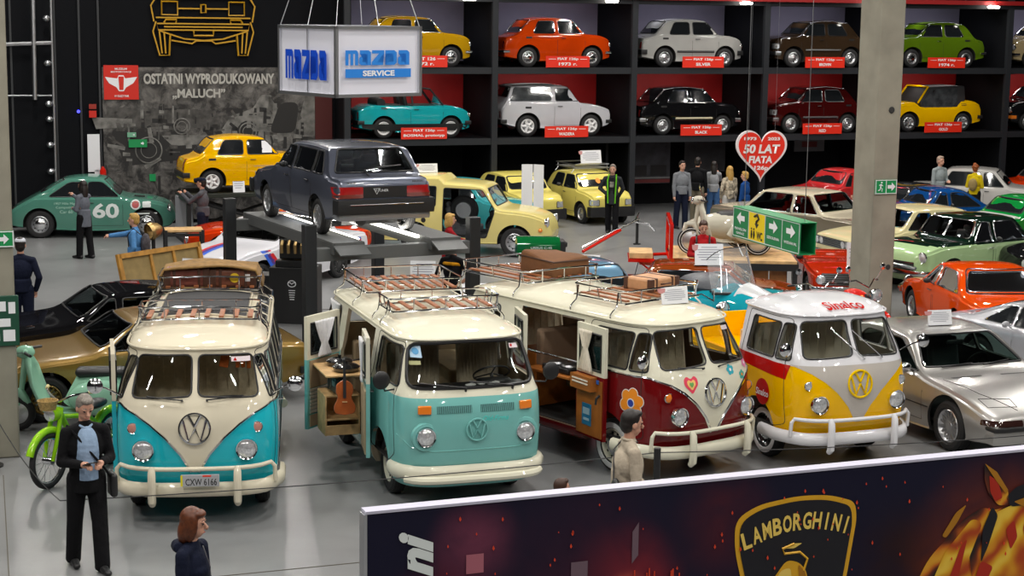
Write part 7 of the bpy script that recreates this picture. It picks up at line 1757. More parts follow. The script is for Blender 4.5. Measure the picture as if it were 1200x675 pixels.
person('woman in a patterned blouse and white trousers beside the heart sign', (5.5, 43.3, 0), 110, 1.70, ('pocket', 'stand'), 0, topm=mat('patterned blouse', (.35, .30, .22), .8, noise=.9, nscale=14), legm=F_('white cotton', '#b4b2ae'), hairm=HBl, hair='long', female=True)
person('person in a royal blue sweater below the heart sign', (5.85, 42.95, 0), 150, 1.60, ('stand', 'stand'), 0, topm=F_('royal blue', '#123f7a'), legm=BK, hairm=HBl, hair='short')
person('bald man in a pale jacket beside the far white saloon', (11.45, 45.8, 0), -60, 1.82, ('phone', 'stand'), 0, topm=F_('pale jacket', '#8d9698'), legm=BK, hairm=mat('thin hair', srgb('#a08c7c'), .6), hair='short')
t, J, V, hp, k = person('person with ginger hair in a yellow jacket and beige backpack', (12.3, 45.4, 0), 60, 1.66, ('phone', 'phone'), 0, topm=F_('bright yellow', '#c9b010'), legm=BK, hairm=mat('hair ginger', srgb('#8a4514'), .6, noise=.3, nscale=40), hair='curly', female=True)
q = MB(); q.sph(V(-.19, 0, 1.18), (.08, .12, .17), 14, 10); q.build('backpack', F_('sand', '#8f7c50'), t, ang=70)
person('person in a red top half hidden behind the concrete pillar', (9.2, 45.0, 0), -120, 1.72, ('stand', 'stand'), 0, topm=F_('red knit', '#a01a14'), legm=BK, hairm=HB_)
# ------------------------------------------------------------------ floor, walls, pillars
m = bpy.data.materials.new('polished concrete'); m.use_nodes = True; nt = m.node_tree; bs = nt.nodes['Principled BSDF']
tc = nt.nodes.new('ShaderNodeTexCoord'); n1 = nt.nodes.new('ShaderNodeTexNoise'); n1.inputs['Scale'].default_value = .35; n1.inputs['Detail'].default_value = 8; n1.inputs['Roughness'].default_value = .65
cr = nt.nodes.new('ShaderNodeValToRGB'); cr.color_ramp.elements[0].position = .3; cr.color_ramp.elements[0].color = (*srgb('#6e6f70'), 1); cr.color_ramp.elements[1].position = .7; cr.color_ramp.elements[1].color = (*srgb('#868788'), 1)
nt.links.new(tc.outputs['Object'], n1.inputs['Vector']); nt.links.new(n1.outputs['Fac'], cr.inputs['Fac']); nt.links.new(cr.outputs['Color'], bs.inputs['Base Color'])
n2 = nt.nodes.new('ShaderNodeTexNoise'); n2.inputs['Scale'].default_value = 1.2; n2.inputs['Detail'].default_value = 4; mr = nt.nodes.new('ShaderNodeMapRange'); mr.inputs['To Min'].default_value = .25; mr.inputs['To Max'].default_value = .38
nt.links.new(tc.outputs['Object'], n2.inputs['Vector']); nt.links.new(n2.outputs['Fac'], mr.inputs['Value']); nt.links.new(mr.outputs['Result'], bs.inputs['Roughness'])
b = MB(); b.box((2, 25, -.1), (60, 76, .2)); struct(b.build('floor', m))
b = MB()
for p0, p1 in (((-6.0, 19.6), (-4.1, 13.5)), ((-14, 27.5), (3, 33.5)), ((-8, 14.2), (2, 17.8))): b.tube([(p0[0], p0[1], 0), (p1[0], p1[1], 0)], .008, 4)
struct(b.build('trim_1', mat('joint filler', (.10, .09, .07), .8), None))
WB = mat('black wall cladding', (.004, .0045, .006), .8, bump=.1, nscale=3, spec=.12)
WP0 = Vector((-4.5, 45.3, 0))
def wl(t, n=0., z=0.): p = WP0-CX*t-NX*n; return Vector((p.x, p.y, z))
wd = math.degrees(TH)
def wallbox(t0, t1, z0, z1, n=0., d=.04): 
    b = MB(); c = wl((t0+t1)/2, n, (z0+z1)/2); b.box(c, (abs(t1-t0), d, z1-z0), rz=TH); return b
o = wallbox(-.2, 16, 0, 9.5, -.12, .2).build('wall_back', WB); struct(o)
b = MB(); p = RP0+NX*3.1; 
b.box((p.x+CX.x*12, p.y+CX.y*12, 4.7), (34, .2, 9.4), rz=TH); struct(b.build('wall_rear', WB))
b = MB(); b.box((-20, 22, 4.7), (.2, 46, 9.4)); struct(b.build('wall_left', WB))
b = MB(); b.box((24, 22, 4.7), (.2, 76, 9.4)); struct(b.build('wall_right', WB))
b = MB(); b.box((2, -13, 4.7), (60, .2, 9.4)); struct(b.build('wall_front', WB))
b = MB(); b.box((2, 25, 12.1), (60, 76, .2)); struct(b.build('ceiling', mat('ceiling black', (.02, .02, .022), .8)))
# cladding seams and door frame
for k, t in enumerate((6.28, 6.75, 7.35, 8.4)):
    o = wallbox(t, t+.05, 0, 9, .0, .05).build('trim_%d' % (k+2), mat('cladding seam', (.022, .024, .027), .5)); struct(o)
CONC = mat('bare concrete', srgb('#8e8a7c'), .85, noise=.14, nscale=2.2, bump=.2)
def pillar(name, c, w, d):
    b = MB(); b.box((c[0], c[1], 6), (w, d, 12), rz=TH); return struct(b.build(name, CONC, None, bevel=.02))
pillar('pillar_1', (6.60, 31.05), .50, .70)
pl_ = Vector((-6.02, 20.45, 0)); pc = pl_-CX*.30+NX*.40; pillar('pillar_2', (pc.x, pc.y), .56, .80)
def pface(u, v, n=-.36): c = Vector((6.60, 31.05, 0)); p = c+CX*u+NX*n; return Vector((p.x, p.y, v))
def exit_sign(name, label, p, deg, w, h, both=True):
    t = thing(name, label, 'sign', p, deg); G = mat('exit green', srgb('#0c7a3c'), .5, emit=(.0, .3, .12), es=.15)
    b = MB(); b.box((0, 0, 0), (w, .02, h)); b.build('panel', G, t)
    b = MB()
    for z in (h/2-.01, -h/2+.01): b.box((0, -.012, z), (w, .004, .012))
    for x in ((-w/2+.008, w/2-.008)+((0,) if both else ())): b.box((x, -.012, 0), (.012, .004, h))
    b.build('border', PAPER, t)
    x = w*.25 if both else 0
    flat_polys([[(-a*.62*h+x, c*.62*h) for a, c in arr]], lambda a, c: (a, -.014, c), PAPER, t, 'arrow')
    if both:
        x = -w*.25; q = MB(); s = h*.9
        q.sph((x+.06*s, -.014, .33*s), .07*s, 8, 6); q.tube([(x+.02*s, -.014, .22*s), (x-.03*s, -.014, -.05*s)], .05*s, 6); q.tube([(x-.03*s, -.014, -.05*s), (x+.12*s, -.014, -.15*s), (x+.1*s, -.014, -.36*s)], .035*s, 6); q.tube([(x-.03*s, -.014, -.05*s), (x-.10*s, -.014, -.25*s), (x-.24*s, -.014, -.27*s)], .035*s, 6)
        q.tube([(x+.02*s, -.014, .2*s), (x+.16*s, -.014, .08*s)], .03*s, 6); q.tube([(x+.02*s, -.014, .2*s), (x-.15*s, -.014, .12*s)], .03*s, 6); q.build('running_figure', PAPER, t)
    return t
exit_sign('exit_sign', 'green running man exit sign on the concrete pillar', pface(.0, 2.47, -.365), THD, .44, .26)
p = pl_-CX*.13-NX*.02
exit_sign('exit_sign', 'green arrow sign low on the pillar at the picture edge', (p.x, p.y, 2.72), THD, .24, .20, False)
t = thing('notice_board', 'small glazed notice board on the pillar at the picture edge', 'board', (p.x-.02, p.y-.01, 1.72), THD)
b = MB(); b.box((0, 0, 0), (.34, .03, .62)); b.build('panel', mat('board green', srgb('#1d4a38'), .4), t, bevel=.008)
b = MB()
for k, (x, z, w, h) in enumerate(((-.05, .18, .14, .12), (.09, .16, .08, .14), (-.03, -.02, .2, .1), (.05, -.18, .14, .14), (-.1, -.2, .08, .08))): b.box((x, -.018, z), (w, .004, h))
b.build('leaflet', PAPER, t)
b = MB(); q = pface(.13, .95, -.36); b.lathe([(.05, 0), (.04, .01), (0, .012)], c=(q.x, q.y, 1.0), ax=tuple(-NX)); q2 = pface(.05, 5.0, -.36); b.lathe([(.06, 0), (.05, .012), (0, .015)], c=(q2.x, q2.y, 3.85), ax=tuple(-NX)); struct(b.build('trim_7', mat('hole dark', (.03, .03, .03), .9), None))
# mural
MM = bpy.data.materials.new('factory mural'); MM.use_nodes = True; nt = MM.node_tree; bs = nt.nodes['Principled BSDF']; tc = nt.nodes.new('ShaderNodeTexCoord')
v1 = nt.nodes.new('ShaderNodeTexVoronoi'); v1.inputs['Scale'].default_value = 1.6; v1.feature = 'F1'; nz = nt.nodes.new('ShaderNodeTexNoise'); nz.inputs['Scale'].default_value = 2.6; nz.inputs['Detail'].default_value = 10; nz.inputs['Roughness'].default_value = .7; nz.inputs['Distortion'].default_value = .5
cr = nt.nodes.new('ShaderNodeValToRGB'); e = cr.color_ramp.elements; e[0].position = .42; e[0].color = (.012, .011, .011, 1); e[1].position = .66; e[1].color = (.17, .16, .15, 1)
nt.links.new(tc.outputs['Object'], nz.inputs['Vector']); nt.links.new(nz.outputs['Fac'], cr.inputs['Fac']); nt.links.new(cr.outputs['Color'], bs.inputs['Base Color']); bs.inputs['Roughness'].default_value = .5
t0, t1 = .8, 6.25
mc = wl((t0+t1)/2, .03, 0); t = thing('mural', 'black and white factory photo mural with a white two line heading', 'mural', mc, wd)
mw = t1-t0
b = MB(); b.box((0, 0, 2.05), (mw, .03, 3.9)); b.build('print', MM, t)
GRL = mat('mural light grey', (.15, .145, .135), .6, noise=.55, nscale=5); GRM = mat('mural mid grey', (.06, .056, .052), .6, noise=.6, nscale=6); GRD = mat('mural dark', (.012, .011, .011), .6)
def mp(poly, m, name='mural_shape', o=-.018): flat_polys([poly], lambda a, c: (a, o, c), m, t, name)
mp([(-2.6, 3.0), (.1, 2.9), (.3, 2.55), (-2.7, 2.45)], GRM, 'assembly_belt'); mp([(-2.5, 2.4), (-.6, 2.35), (-.2, 1.7), (-2.2, 1.5)], GRD, 'shadow')
mp(rpoly([(.2, 2.3), (.5, 2.75), (1.1, 2.95), (1.3, 3.3), (1.6, 3.3), (1.4, 2.8), (2.0, 2.7), (2.1, 2.2), (1.6, 2.0), (.9, 2.05)], .1), GRL, 'body_shell'); mp(rpoly(circ((.95, 2.35), .28, 14), .01), GRD, 'arch', -.022)
mp(rpoly([(2.2, 2.2), (2.5, 3.4), (2.8, 3.4), (2.75, 2.5), (3.1, 2.2)], .05), GRL, 'body_pillar'); mp(rpoly([(1.5, 2.3), (1.8, 3.1), (2.3, 3.1), (2.2, 2.3)], .2), GRD, 'opening', -.024)
mp([(-1.3, 2.3), (.1, 2.25), (.1, 2.05), (-1.0, 2.0)], GRL, 'panel_light', -.02); mp([(-3.0, 2.75), (-2.0, 2.7), (-2.0, 2.5), (-2.9, 2.45)], GRL, 'panel_light', -.02); mp([(-.2, 1.9), (.5, 1.95), (.55, 1.4), (-.15, 1.2)], GRM, 'panel_mid', -.02)
random.seed(5)
for gm, nn, oo in ((GRD, 70, -.019), (GRM, 60, -.021), (GRL, 34, -.0225)):
    q = MB()
    for _ in range(nn):
        cx_, cz_, aa, ll, tt_ = (random.random()-.5)*(mw-.5), .9+random.random()*2.1, random.choice((0, pi/2, random.random()*3.1)), .08+random.random()*.38, .015+random.random()*.05
        dx_, dz_ = cos(aa)*ll/2, sin(aa)*ll/2; nx_, nz_ = -sin(aa)*tt_, cos(aa)*tt_; q.prism([(cx_-dx_-nx_, cz_-dz_-nz_), (cx_+dx_-nx_, cz_+dz_-nz_), (cx_+dx_+nx_*.6, cz_+dz_+nz_*.6), (cx_-dx_+nx_, cz_-dz_+nz_)], lambda a, c, h: (a, h, c), (oo, oo+.001))
    o_ = q.build('machinery_print', gm, t); o_['kind'] = 'stuff'
for wx_, wz_, wr_ in ((-1.6, 1.9, .33), (.95, 2.35, .22), (2.35, 1.75, .3), (-.75, 2.5, .2)):
    q = MB(); q.tube([(wx_+wr_*cos(a_), -.022, wz_+wr_*sin(a_)) for a_ in [2*pi*k/24 for k in range(24)]], .02, 4, True); q.tube([(wx_+.6*wr_*cos(a_), -.022, wz_+.6*wr_*sin(a_)) for a_ in [2*pi*k/20 for k in range(20)]], .012, 4, True); q.build('wheel_print', GRL, t)
TW = mat('mural lettering', (.42, .41, .38), .6)
text('OSTATNI WYPRODUKOWANY', TW, t, (-.02, -.03, 3.78-.07), .27, 'R', width=3.35, bold=.035); text('„MALUCH”', TW, t, (-.30, -.03, 3.32), .27, 'R', width=1.35, bold=.035)
p = wl(5.78, .06, 0); t = thing('museum_sign', 'red square sign with winged emblem beside the mural heading', 'sign', p, wd)
b = MB(); b.box((0, 0, 3.62), (.86, .03, .86)); b.build('panel', mat('sign red', srgb('#c8200e'), .5), t)
flat_polys([rpoly([(-.40, .16), (-.10, .12), (-.06, .2), (.06, .2), (.10, .12), (.40, .16), (.30, .0), (.12, -.10), (.06, -.20), (-.06, -.20), (-.12, -.10), (-.30, .0)], .01)], lambda a, c: (a, -.02, 3.60+c), PAPER, t, 'wing_emblem')
flat_polys([rpoly([(-.07, .17), (.07, .17), (.05, -.17), (-.05, -.17)], .02)], lambda a, c: (a, -.024, 3.60+c), mat('sign red', (0, 0, 0)), t, 'radiator_emblem')
for tx, z, w in (('MUZEUM', 3.96, .30), ('MOTORYZACJI', 3.88, .50), ('W OLSZTYNIE', 3.28, .36)): text(tx, PAPER, t, (0, -.022, z), .05, 'R', width=w, bold=.02)
# yellow outline of a car on the upper wall
p = wl(3.68, .05, 0); t = thing('outline_sign', 'yellow line drawing of a small car front high on the black wall', 'sign', p, wd)
YM = mat('outline yellow', srgb('#b88a10'), .5); b = MB(); L = lambda pts, cl=False: b.tube([(x, 0, z) for x, z in pts], .025, 4, cl)
Wd = 1.28; Zb = 4.30
for s in (1, -1):
    L([(s*1.20, Zb+.85), (s*1.28, Zb+.6), (s*1.12, Zb), (s*.88, Zb), (s*.85, Zb+.52)]); L([(s*1.25, Zb+.85), (s*1.32, Zb+1.25), (s*1.1, Zb+1.6)]); L([(s*1.06, Zb+.05), (s*1.12, Zb+.6)]); L([(s*.97, Zb+.05), (s*1.0, Zb+.6)])
    L([(s*1.12, Zb+.62), (s*.5, Zb+.42), (0, Zb+.38)]); L([(s*.82, Zb+.38), (s*.3, Zb+.30), (s*.2, Zb+.37), (0, Zb+.37)])
    L([(s*.65, Zb+1.02), (s*1.05, Zb+1.02), (s*1.05, Zb+1.35), (s*.65, Zb+1.35)], True); L([(s*1.1, Zb+1.5), (s*.95, Zb+2.1)]); L([(s*.7, Zb+.82), (s*.68, Zb+.90), (s*.95, Zb+.90), (s*1.0, Zb+.82)]); L([(s*.65, Zb+1.18), (s*.08, Zb+1.18)])
L([(-1.15, Zb+.64), (1.15, Zb+.64), (1.18, Zb+.80), (-1.18, Zb+.80)], True); L([(-1.0, Zb+.72), (1.0, Zb+.72)]); L([(-.25, Zb+.62), (-.25, Zb+.50), (.25, Zb+.50), (.25, Zb+.62)]); L([(-1.2, Zb+.95), (1.2, Zb+.95)]); L([(-.06, Zb+1.08), (.06, Zb+1.08), (.06, Zb+1.28), (-.06, Zb+1.28)], True); L([(-1.1, Zb+1.45), (1.1, Zb+1.45)]); L([(-.95, Zb+2.1), (.95, Zb+2.1)])
b.build('outline', YM, t)
# red perforated column, fire call point, small signs, notices
o = wallbox(.35, .80, 1.9, 3.6, .05, .1).build('fire_column', mat('column dark red', srgb('#4a1210'), .6)); tag(o, 'dark red perforated column below the hanging lightbox', 'column')
def wsign(label, t_, z, w, h, m, name='wall_sign', cat='sign', arrow=False):
    o = thing(name, label, cat, wl(t_, .08, z), wd); b = MB(); b.box((0, 0, 0), (w, .03, h)); b.build('panel', m, o)
    if arrow: flat_polys([[(-a*.4*h+w*.25, c*.5*h) for a, c in arr]], lambda a, c: (a, -.018, c), PAPER, o, 'arrow')
    return o
wsign('small red fire call point on the black wall', 6.5, 2.83, .18, .17, mat('sign red', (0, 0, 0)), 'fire_call_point', 'call point')
wsign('small red alarm bell above the fire call point', 6.5, 3.02, .18, .12, mat('alarm red', (.3, .02, .01), .5), 'alarm_bell', 'alarm')
wsign('pale green exit sign above the green evacuation sign on the mural', 5.55, 2.30, .22, .12, mat('pale green', srgb('#6fa88a'), .5), arrow=True)
wsign('bright green evacuation sign on the mural', 5.4, 2.08, .46, .20, mat('exit green', (0, 0, 0)), arrow=True)
wsign('tall white notice sheet on the black wall above the racing coupe', 6.5, 1.85, .30, .95, PAPER, 'notice_sheet', 'notice')
wsign('second white notice sheet hanging lower beside the racing coupe', 6.38, 1.28, .22, .3, PAPER, 'notice_sheet', 'notice')
wsign('green first aid sign low on the mural', 5.05, 1.2, .16, .18, mat('exit green', (0, 0, 0)), arrow=False)
o = thing('fire_extinguisher', 'red fire extinguisher on the wall beside the racing coupe', 'extinguisher', wl(6.3, .2, 1.0), wd)
b = MB(); b.lathe([(0, 0), (.08, .01), (.08, .42), (.04, .48), (.03, .52), (0, .52)]); b.build('cylinder', REDP, o); b = MB(); b.tube([(0, 0, .5), (.08, -.02, .56), (.12, -.03, .35)], .015, 6); b.build('hose', BLACK, o)
# vertical duct with lamps near the pillar
o = thing('light_mast', 'tall grey pipe with round lamps beside the concrete pillar', 'mast', wl(7.45, .15, 0), wd)
b = MB(); b.cyl((0, 0, .3), (0, 0, 9), .035); b.cyl((-.45, 0, 3.2), (-.40, 0, 9), .06); b.tube([(-1.2, 0, 4.55), (0, 0, 4.6)], .05, 6); b.tube([(-1.4, 0, 3.3), (0, 0, 3.3)], .02, 6); b.build('pipe', STEEL, o)
for z in (5.2, 4.1, 3.1, 2.72, 2.08, 1.42, .8):
    b = MB(); b.sph((-.12, -.05, z), (.09, .08, .08), 12, 8); b.lathe([(.10, 0), (.05, .06)], c=(-.12, -.05, z)); b.build('lamp_head', STEEL, o)
o = thing('blue_indicator', 'tiny blue indicator light on the black wall', 'light', wl(6.85, .1, 2.9), wd); b = MB(); b.sph((0, 0, 0), .04, 10, 8); b.build('lamp', mat('blue led', (0, 0, 1), .5, emit=(.05, .05, 1), es=4), o)
# posters in the dark bay under the rack
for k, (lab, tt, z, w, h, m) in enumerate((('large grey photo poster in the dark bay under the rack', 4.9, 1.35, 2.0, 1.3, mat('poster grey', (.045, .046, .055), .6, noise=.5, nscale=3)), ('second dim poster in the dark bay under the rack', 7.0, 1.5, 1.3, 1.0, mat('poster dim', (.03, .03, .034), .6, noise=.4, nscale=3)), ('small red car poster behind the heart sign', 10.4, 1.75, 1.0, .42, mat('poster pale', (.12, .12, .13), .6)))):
    p = RP0+CX*tt+NX*(.0+1.6); o = thing('poster', lab, 'poster', (p.x, p.y, z), THD)
    b = MB(); b.box((0, 0, 0), (w, .03, h)); b.build('sheet', m, o)
    if k == 0:
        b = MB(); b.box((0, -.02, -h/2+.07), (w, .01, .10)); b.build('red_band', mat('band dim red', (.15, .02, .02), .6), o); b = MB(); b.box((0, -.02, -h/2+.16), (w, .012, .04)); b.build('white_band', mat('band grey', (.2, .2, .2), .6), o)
        for j in range(3): b = MB(); b.box((-.6+.62*j, -.02, -.28), (.5, .01, .3)); b.build('photo', BLACK, o)
    if k == 2: b = MB(); b.box((0, -.02, 0), (.5, .01, .16)); b.build('red_car_picture', mat('band dim red', (0, 0, 0)), o)
for tx, tt, z, w in (('JAK FIATA 126p ZIEMIA', 5.6, 2.02, 2.6), ('126p', 12.3, 1.72, .6)):
    p = RP0+CX*tt+NX*1.5; o = text(tx, mat('dim letters', (.12, .03, .03), .6), None, (0, 0, 0), .12 if w > 1 else .22, 'R', name='wall_lettering', width=w, bold=.03); o.location = (p.x, p.y, z); o.rotation_euler = (0, 0, TH); tag(o, 'dim red line of lettering under the rack' if w > 1 else 'dim grey number lettering under the rack beside the pillar', 'lettering')
# neon letters above the rack
NE = mat('neon red', (.8, .03, .05), .5, emit=(1, .03, .10), es=1.6)
for ch, tt in zip('PRLE', (4.9, 6.1, 7.4, 9.5)): pass
p = RP0+CX*7.6+NX*-.15; o = text('MUZEUM MALUCHA', NE, None, (0, 0, 0), .85, 'R', name='neon_lettering', width=9.5, bold=.03); o.location = (p.x, p.y, 6.30); o.rotation_euler = (0, 0, TH); tag(o, 'red glowing letters cut by the picture top above the rack', 'lettering')
b = MB(); p = RP0+CX*9-NX*.1; b.box((p.x, p.y, 5.93), (17.8, .12, .12), rz=TH); 
o = b.build('fascia_beam', mat('fascia red', srgb('#8c1010'), .6)); tag(o, 'dark red fascia strip under the glowing letters', 'beam')
# ------------------------------------------------------------------ exhibition wall in the foreground
q0 = Vector((-.97, 11.25, 0)); q1 = Vector((4.35, 13.30, 0)); dv = (q1-q0).normalized(); qd = math.atan2(dv.y, dv.x); QL = 7.2; HB = 2.10
t = thing('banner_wall', 'dark printed exhibition wall with gold bull shield and flaming horse', 'banner', q0, math.degrees(qd))
BMt = bpy.data.materials.new('night print'); BMt.use_nodes = True; nt = BMt.node_tree; bs = nt.nodes['Principled BSDF']; tc = nt.nodes.new('ShaderNodeTexCoord'); nz = nt.nodes.new('ShaderNodeTexNoise'); nz.inputs['Scale'].default_value = 2.6; nz.inputs['Detail'].default_value = 6; nz.inputs['Distortion'].default_value = .8
nt.links.new(tc.outputs['Object'], nz.inputs['Vector']); last = nt.nodes.new('ShaderNodeRGB'); last.outputs[0].default_value = (*srgb('#15142a'), 1); last = last.outputs[0]
for (cx, cz, rr, colr, st) in ((.78, HB-.30, .42, '#7a3a50', 1.5), (.55, HB-.75, .5, '#6a1c2c', 1.2), (1.95, HB-.72, .55, '#9a2a30', 1.7), (1.6, HB-.6, .9, '#3c1a2c', 1.3), (2.75, HB-.35, .55, '#4a1a26', 1.5), (4.3, HB-.75, .6, '#2c1410', 1.4), (5.2, HB-.85, 1.0, '#8a3a08', 1.5), (1.97, HB-.80, .22, '#e06a50', 1.6)):
    vm = nt.nodes.new('ShaderNodeVectorMath'); vm.operation = 'DISTANCE'; vm.inputs[1].default_value = (cx, 0, cz); mr = nt.nodes.new('ShaderNodeMapRange'); mr.interpolation_type = 'SMOOTHSTEP'; mr.inputs['From Min'].default_value = rr; mr.inputs['From Max'].default_value = 0
    mu = nt.nodes.new('ShaderNodeMath'); mu.operation = 'MULTIPLY'; m2 = nt.nodes.new('ShaderNodeMath'); m2.operation = 'MULTIPLY'; m2.inputs[1].default_value = st; m2.use_clamp = True; mx = nt.nodes.new('ShaderNodeMix'); mx.data_type = 'RGBA'
    nt.links.new(tc.outputs['Object'], vm.inputs[0]); nt.links.new(vm.outputs['Value'], mr.inputs['Value']); nt.links.new(mr.outputs['Result'], mu.inputs[0]); nt.links.new(nz.outputs['Fac'], mu.inputs[1]); nt.links.new(mu.outputs[0], m2.inputs[0]); nt.links.new(m2.outputs[0], mx.inputs[0]); nt.links.new(last, mx.inputs[6]); mx.inputs[7].default_value = (*srgb(colr), 1); last = mx.outputs[2]
nt.links.new(last, bs.inputs['Base Color']); bs.inputs['Roughness'].default_value = .6; bs.inputs['Specular IOR Level'].default_value = .2
def flame_mat(name, stops, sc=2.2, dist=7):
    m = bpy.data.materials.new(name); m.use_nodes = True; nt = m.node_tree; bs = nt.nodes['Principled BSDF']; tc = nt.nodes.new('ShaderNodeTexCoord'); mp_ = nt.nodes.new('ShaderNodeMapping'); mp_.inputs['Rotation'].default_value = (0, -.9, 0); wv = nt.nodes.new('ShaderNodeTexWave'); wv.inputs['Scale'].default_value = sc; wv.inputs['Distortion'].default_value = dist; wv.inputs['Detail'].default_value = 3; wv.inputs['Detail Scale'].default_value = 1.2
    cr = nt.nodes.new('ShaderNodeValToRGB'); e = cr.color_ramp.elements; e[0].position = stops[0][0]; e[0].color = (*srgb(stops[0][1]), 1); e[1].position = stops[-1][0]; e[1].color = (*srgb(stops[-1][1]), 1)
    for p, c in stops[1:-1]: q = e.new(p); q.color = (*srgb(c), 1)
    nt.links.new(tc.outputs['Object'], mp_.inputs[0]); nt.links.new(mp_.outputs[0], wv.inputs['Vector']); nt.links.new(wv.outputs['Fac'], cr.inputs[0]); nt.links.new(cr.outputs[0], bs.inputs['Base Color']); bs.inputs['Roughness'].default_value = .6; MC[name] = m; return m
flame_mat('print orange', [(0, '#1a0c08'), (.35, '#6a2806'), (.7, '#c06008'), (1, '#d89a20')], .8, 14)
flame_mat('print flame yellow', [(0, '#a83c06'), (.3, '#c87a0a'), (.7, '#dba31c'), (1, '#e8c040')], 1.0, 12)
b = MB(); b.box((QL/2, .05, HB/2), (QL, .10, HB)); b.build('panel', BMt, t)
b = MB(); b.box((QL/2, .05, HB+.012), (QL+.02, .115, .02)); b.build('top_rail', mat('rail white', (.5, .49, .6), .5), t); b = MB(); b.box((-.012, .05, HB/2), (.024, .11, HB)); b.build('edge_profile', ALU, t)
fl = lambda poly, m, name, o=-.004: flat_polys([poly], lambda a, c: (a, o, c), m, t, name)
def bpx(a, c): return a, c
GOLD = mat('print gold', srgb('#d9a31c'), .5); GOLDL = mat('print pale gold', srgb('#e8c860'), .5); GOLDD = mat('print ochre', srgb('#a8700c'), .5); ORN = mat('print orange', srgb('#b8560c'), .5, noise=.7, nscale=7); REDF = mat('print red flame', srgb('#a82208'), .5); YF = mat('print flame yellow', srgb('#c8820e'), .5, noise=.45, nscale=9); INK = mat('print ink', srgb('#100f18'), .5)
# shield
sx, sz = 3.37, HB-.645
def shp(k, o=0.): return [(sx+1.12*k*a, sz+1.12*k*c) for a, c in rpoly([(-.47, .30), (-.30, .385), (0, .42), (.25, .405), (.45, .34), (.47, .22), (.40, -.25), (.22, -.62), (0, -.75), (-.20, -.62), (-.38, -.25), (-.47, .10)], .10, 5)]
fl(shp(1.0), GOLD, 'shield_border', -.004); fl(shp(.925), INK, 'shield_field', -.008)
for i, ch in enumerate('LAMBORGHINI'):
    u = -1+2*i/10; a = u*.43+(.0 if ch != 'I' else 0); zc = .27-.085*u*u+.02*u
    me = text_mesh(ch, .135, width=.075 if ch != 'I' else .018, bold=.03)
    if ch == 'M': pass
    rr = -.28*u; M = Matrix.Translation((sx+a, -.012, sz+zc)) @ Matrix.Rotation(-rr, 4, 'Y') @ FACE['R']; me.transform(M @ Matrix.Rotation(0, 4, 'Z')); me.materials.append(GOLDL); o = bpy.data.objects.new('lettering', me); COL.objects.link(o); o.parent = t
# bull: rump, back and tail
fl(rpoly([(sx-.27, sz-.60), (sx-.25, sz-.32), (sx-.20, sz-.17), (sx-.08, sz-.02), (sx+.03, sz-.05), (sx+.10, sz-.13), (sx+.13, sz-.35), (sx+.20, sz-.60)], .05), GOLD, 'bull', -.012)
fl(rpoly([(sx-.20, sz-.30), (sx-.14, sz-.10), (sx-.04, sz-.08), (sx-.03, sz-.30), (sx-.12, sz-.34)], .05), GOLDL, 'bull_highlight', -.015); fl(rpoly([(sx+.02, sz-.06), (sx+.09, sz-.14), (sx+.11, sz-.33), (sx+.04, sz-.28)], .03), GOLDD, 'bull_shade', -.015); fl(rpoly([(sx-.22, sz-.52), (sx-.05, sz-.38), (sx+.15, sz-.44), (sx+.10, sz-.6), (sx-.2, sz-.62)], .04), GOLDL, 'bull_highlight', -.016)
b = MB(); b.tube([(sx+.07, -.012, sz-.12), (sx+.10, -.012, sz-.03), (sx+.03, -.012, sz+.03), (sx-.10, -.012, sz+.03), (sx-.12, -.012, sz+.07), (sx-.02, -.012, sz+.10)], .010, 5); b.build('bull_tail', GOLD, t); fl(rpoly([(sx-.10, sz+.07), (sx-.06, sz+.105), (sx+.05, sz+.10), (sx-.02, sz+.065)], .015), GOLDL, 'tail_tuft', -.015)
# flaming horse
hx, hz = 5.06, HB
def H(pts, m, nm, o, r=.05): fl(rpoly([(hx+a, hz+c) for a, c in pts], r, 5), m, nm, o)
H([(-.62, -1.05), (-.50, -.80), (-.30, -.62), (-.18, -.50), (.0, -.42), (.10, -.46), (.30, -.42), (.75, -.30), (.95, -.25), (.95, -1.3), (-.6, -1.3)], ORN, 'horse_glow', -.004, .12)
H([(-.50, -1.1), (-.34, -.75), (-.10, -.50), (.0, -.55), (-.12, -.85), (-.05, -1.1)], YF, 'mane_flame', -.008); H([(.05, -.70), (.10, -.48), (.3, -.42), (.55, -.40), (.85, -.50), (.9, -1.2), (.3, -1.2), (.0, -.95)], YF, 'horse_neck', -.008)
H([(-.30, -1.0), (-.20, -.72), (-.14, -.66), (-.20, -.95), (-.25, -1.1)], REDF, 'flame', -.012, .03); H([(.0, -.60), (.08, -.42), (.14, -.50), (.06, -.75), (.0, -.88)], INK, 'flame_gap', -.012, .03); H([(.22, -.62), (.30, -.55), (.34, -.70), (.28, -.80)], REDF, 'flame', -.012, .03)
H([(-.02, -.06), (.10, -.14), (.22, -.30), (.24, -.42), (.14, -.42), (.04, -.32), (-.01, -.20)], ORN, 'horse_ear', -.012, .03); H([(.03, -.16), (.12, -.22), (.17, -.36), (.10, -.38), (.05, -.30)], REDF, 'ear_inside', -.015, .02); H([(-.02, -.06), (.10, -.14), (.22, -.30), (.20, -.33), (.08, -.19)], GOLDD, 'ear_edge', -.017, .01)
H([(.20, -.36), (.30, -.28), (.50, -.24), (.60, -.36), (.40, -.44), (.26, -.44)], INK, 'horse_brow', -.012, .03); H([(.28, -.40), (.45, -.36), (.7, -.40), (.7, -.46), (.4, -.46)], GOLDD, 'brow_light', -.015, .02); H([(.38, -.62), (.46, -.50), (.60, -.56), (.56, -.74), (.44, -.78)], REDF, 'flame', -.012, .05)
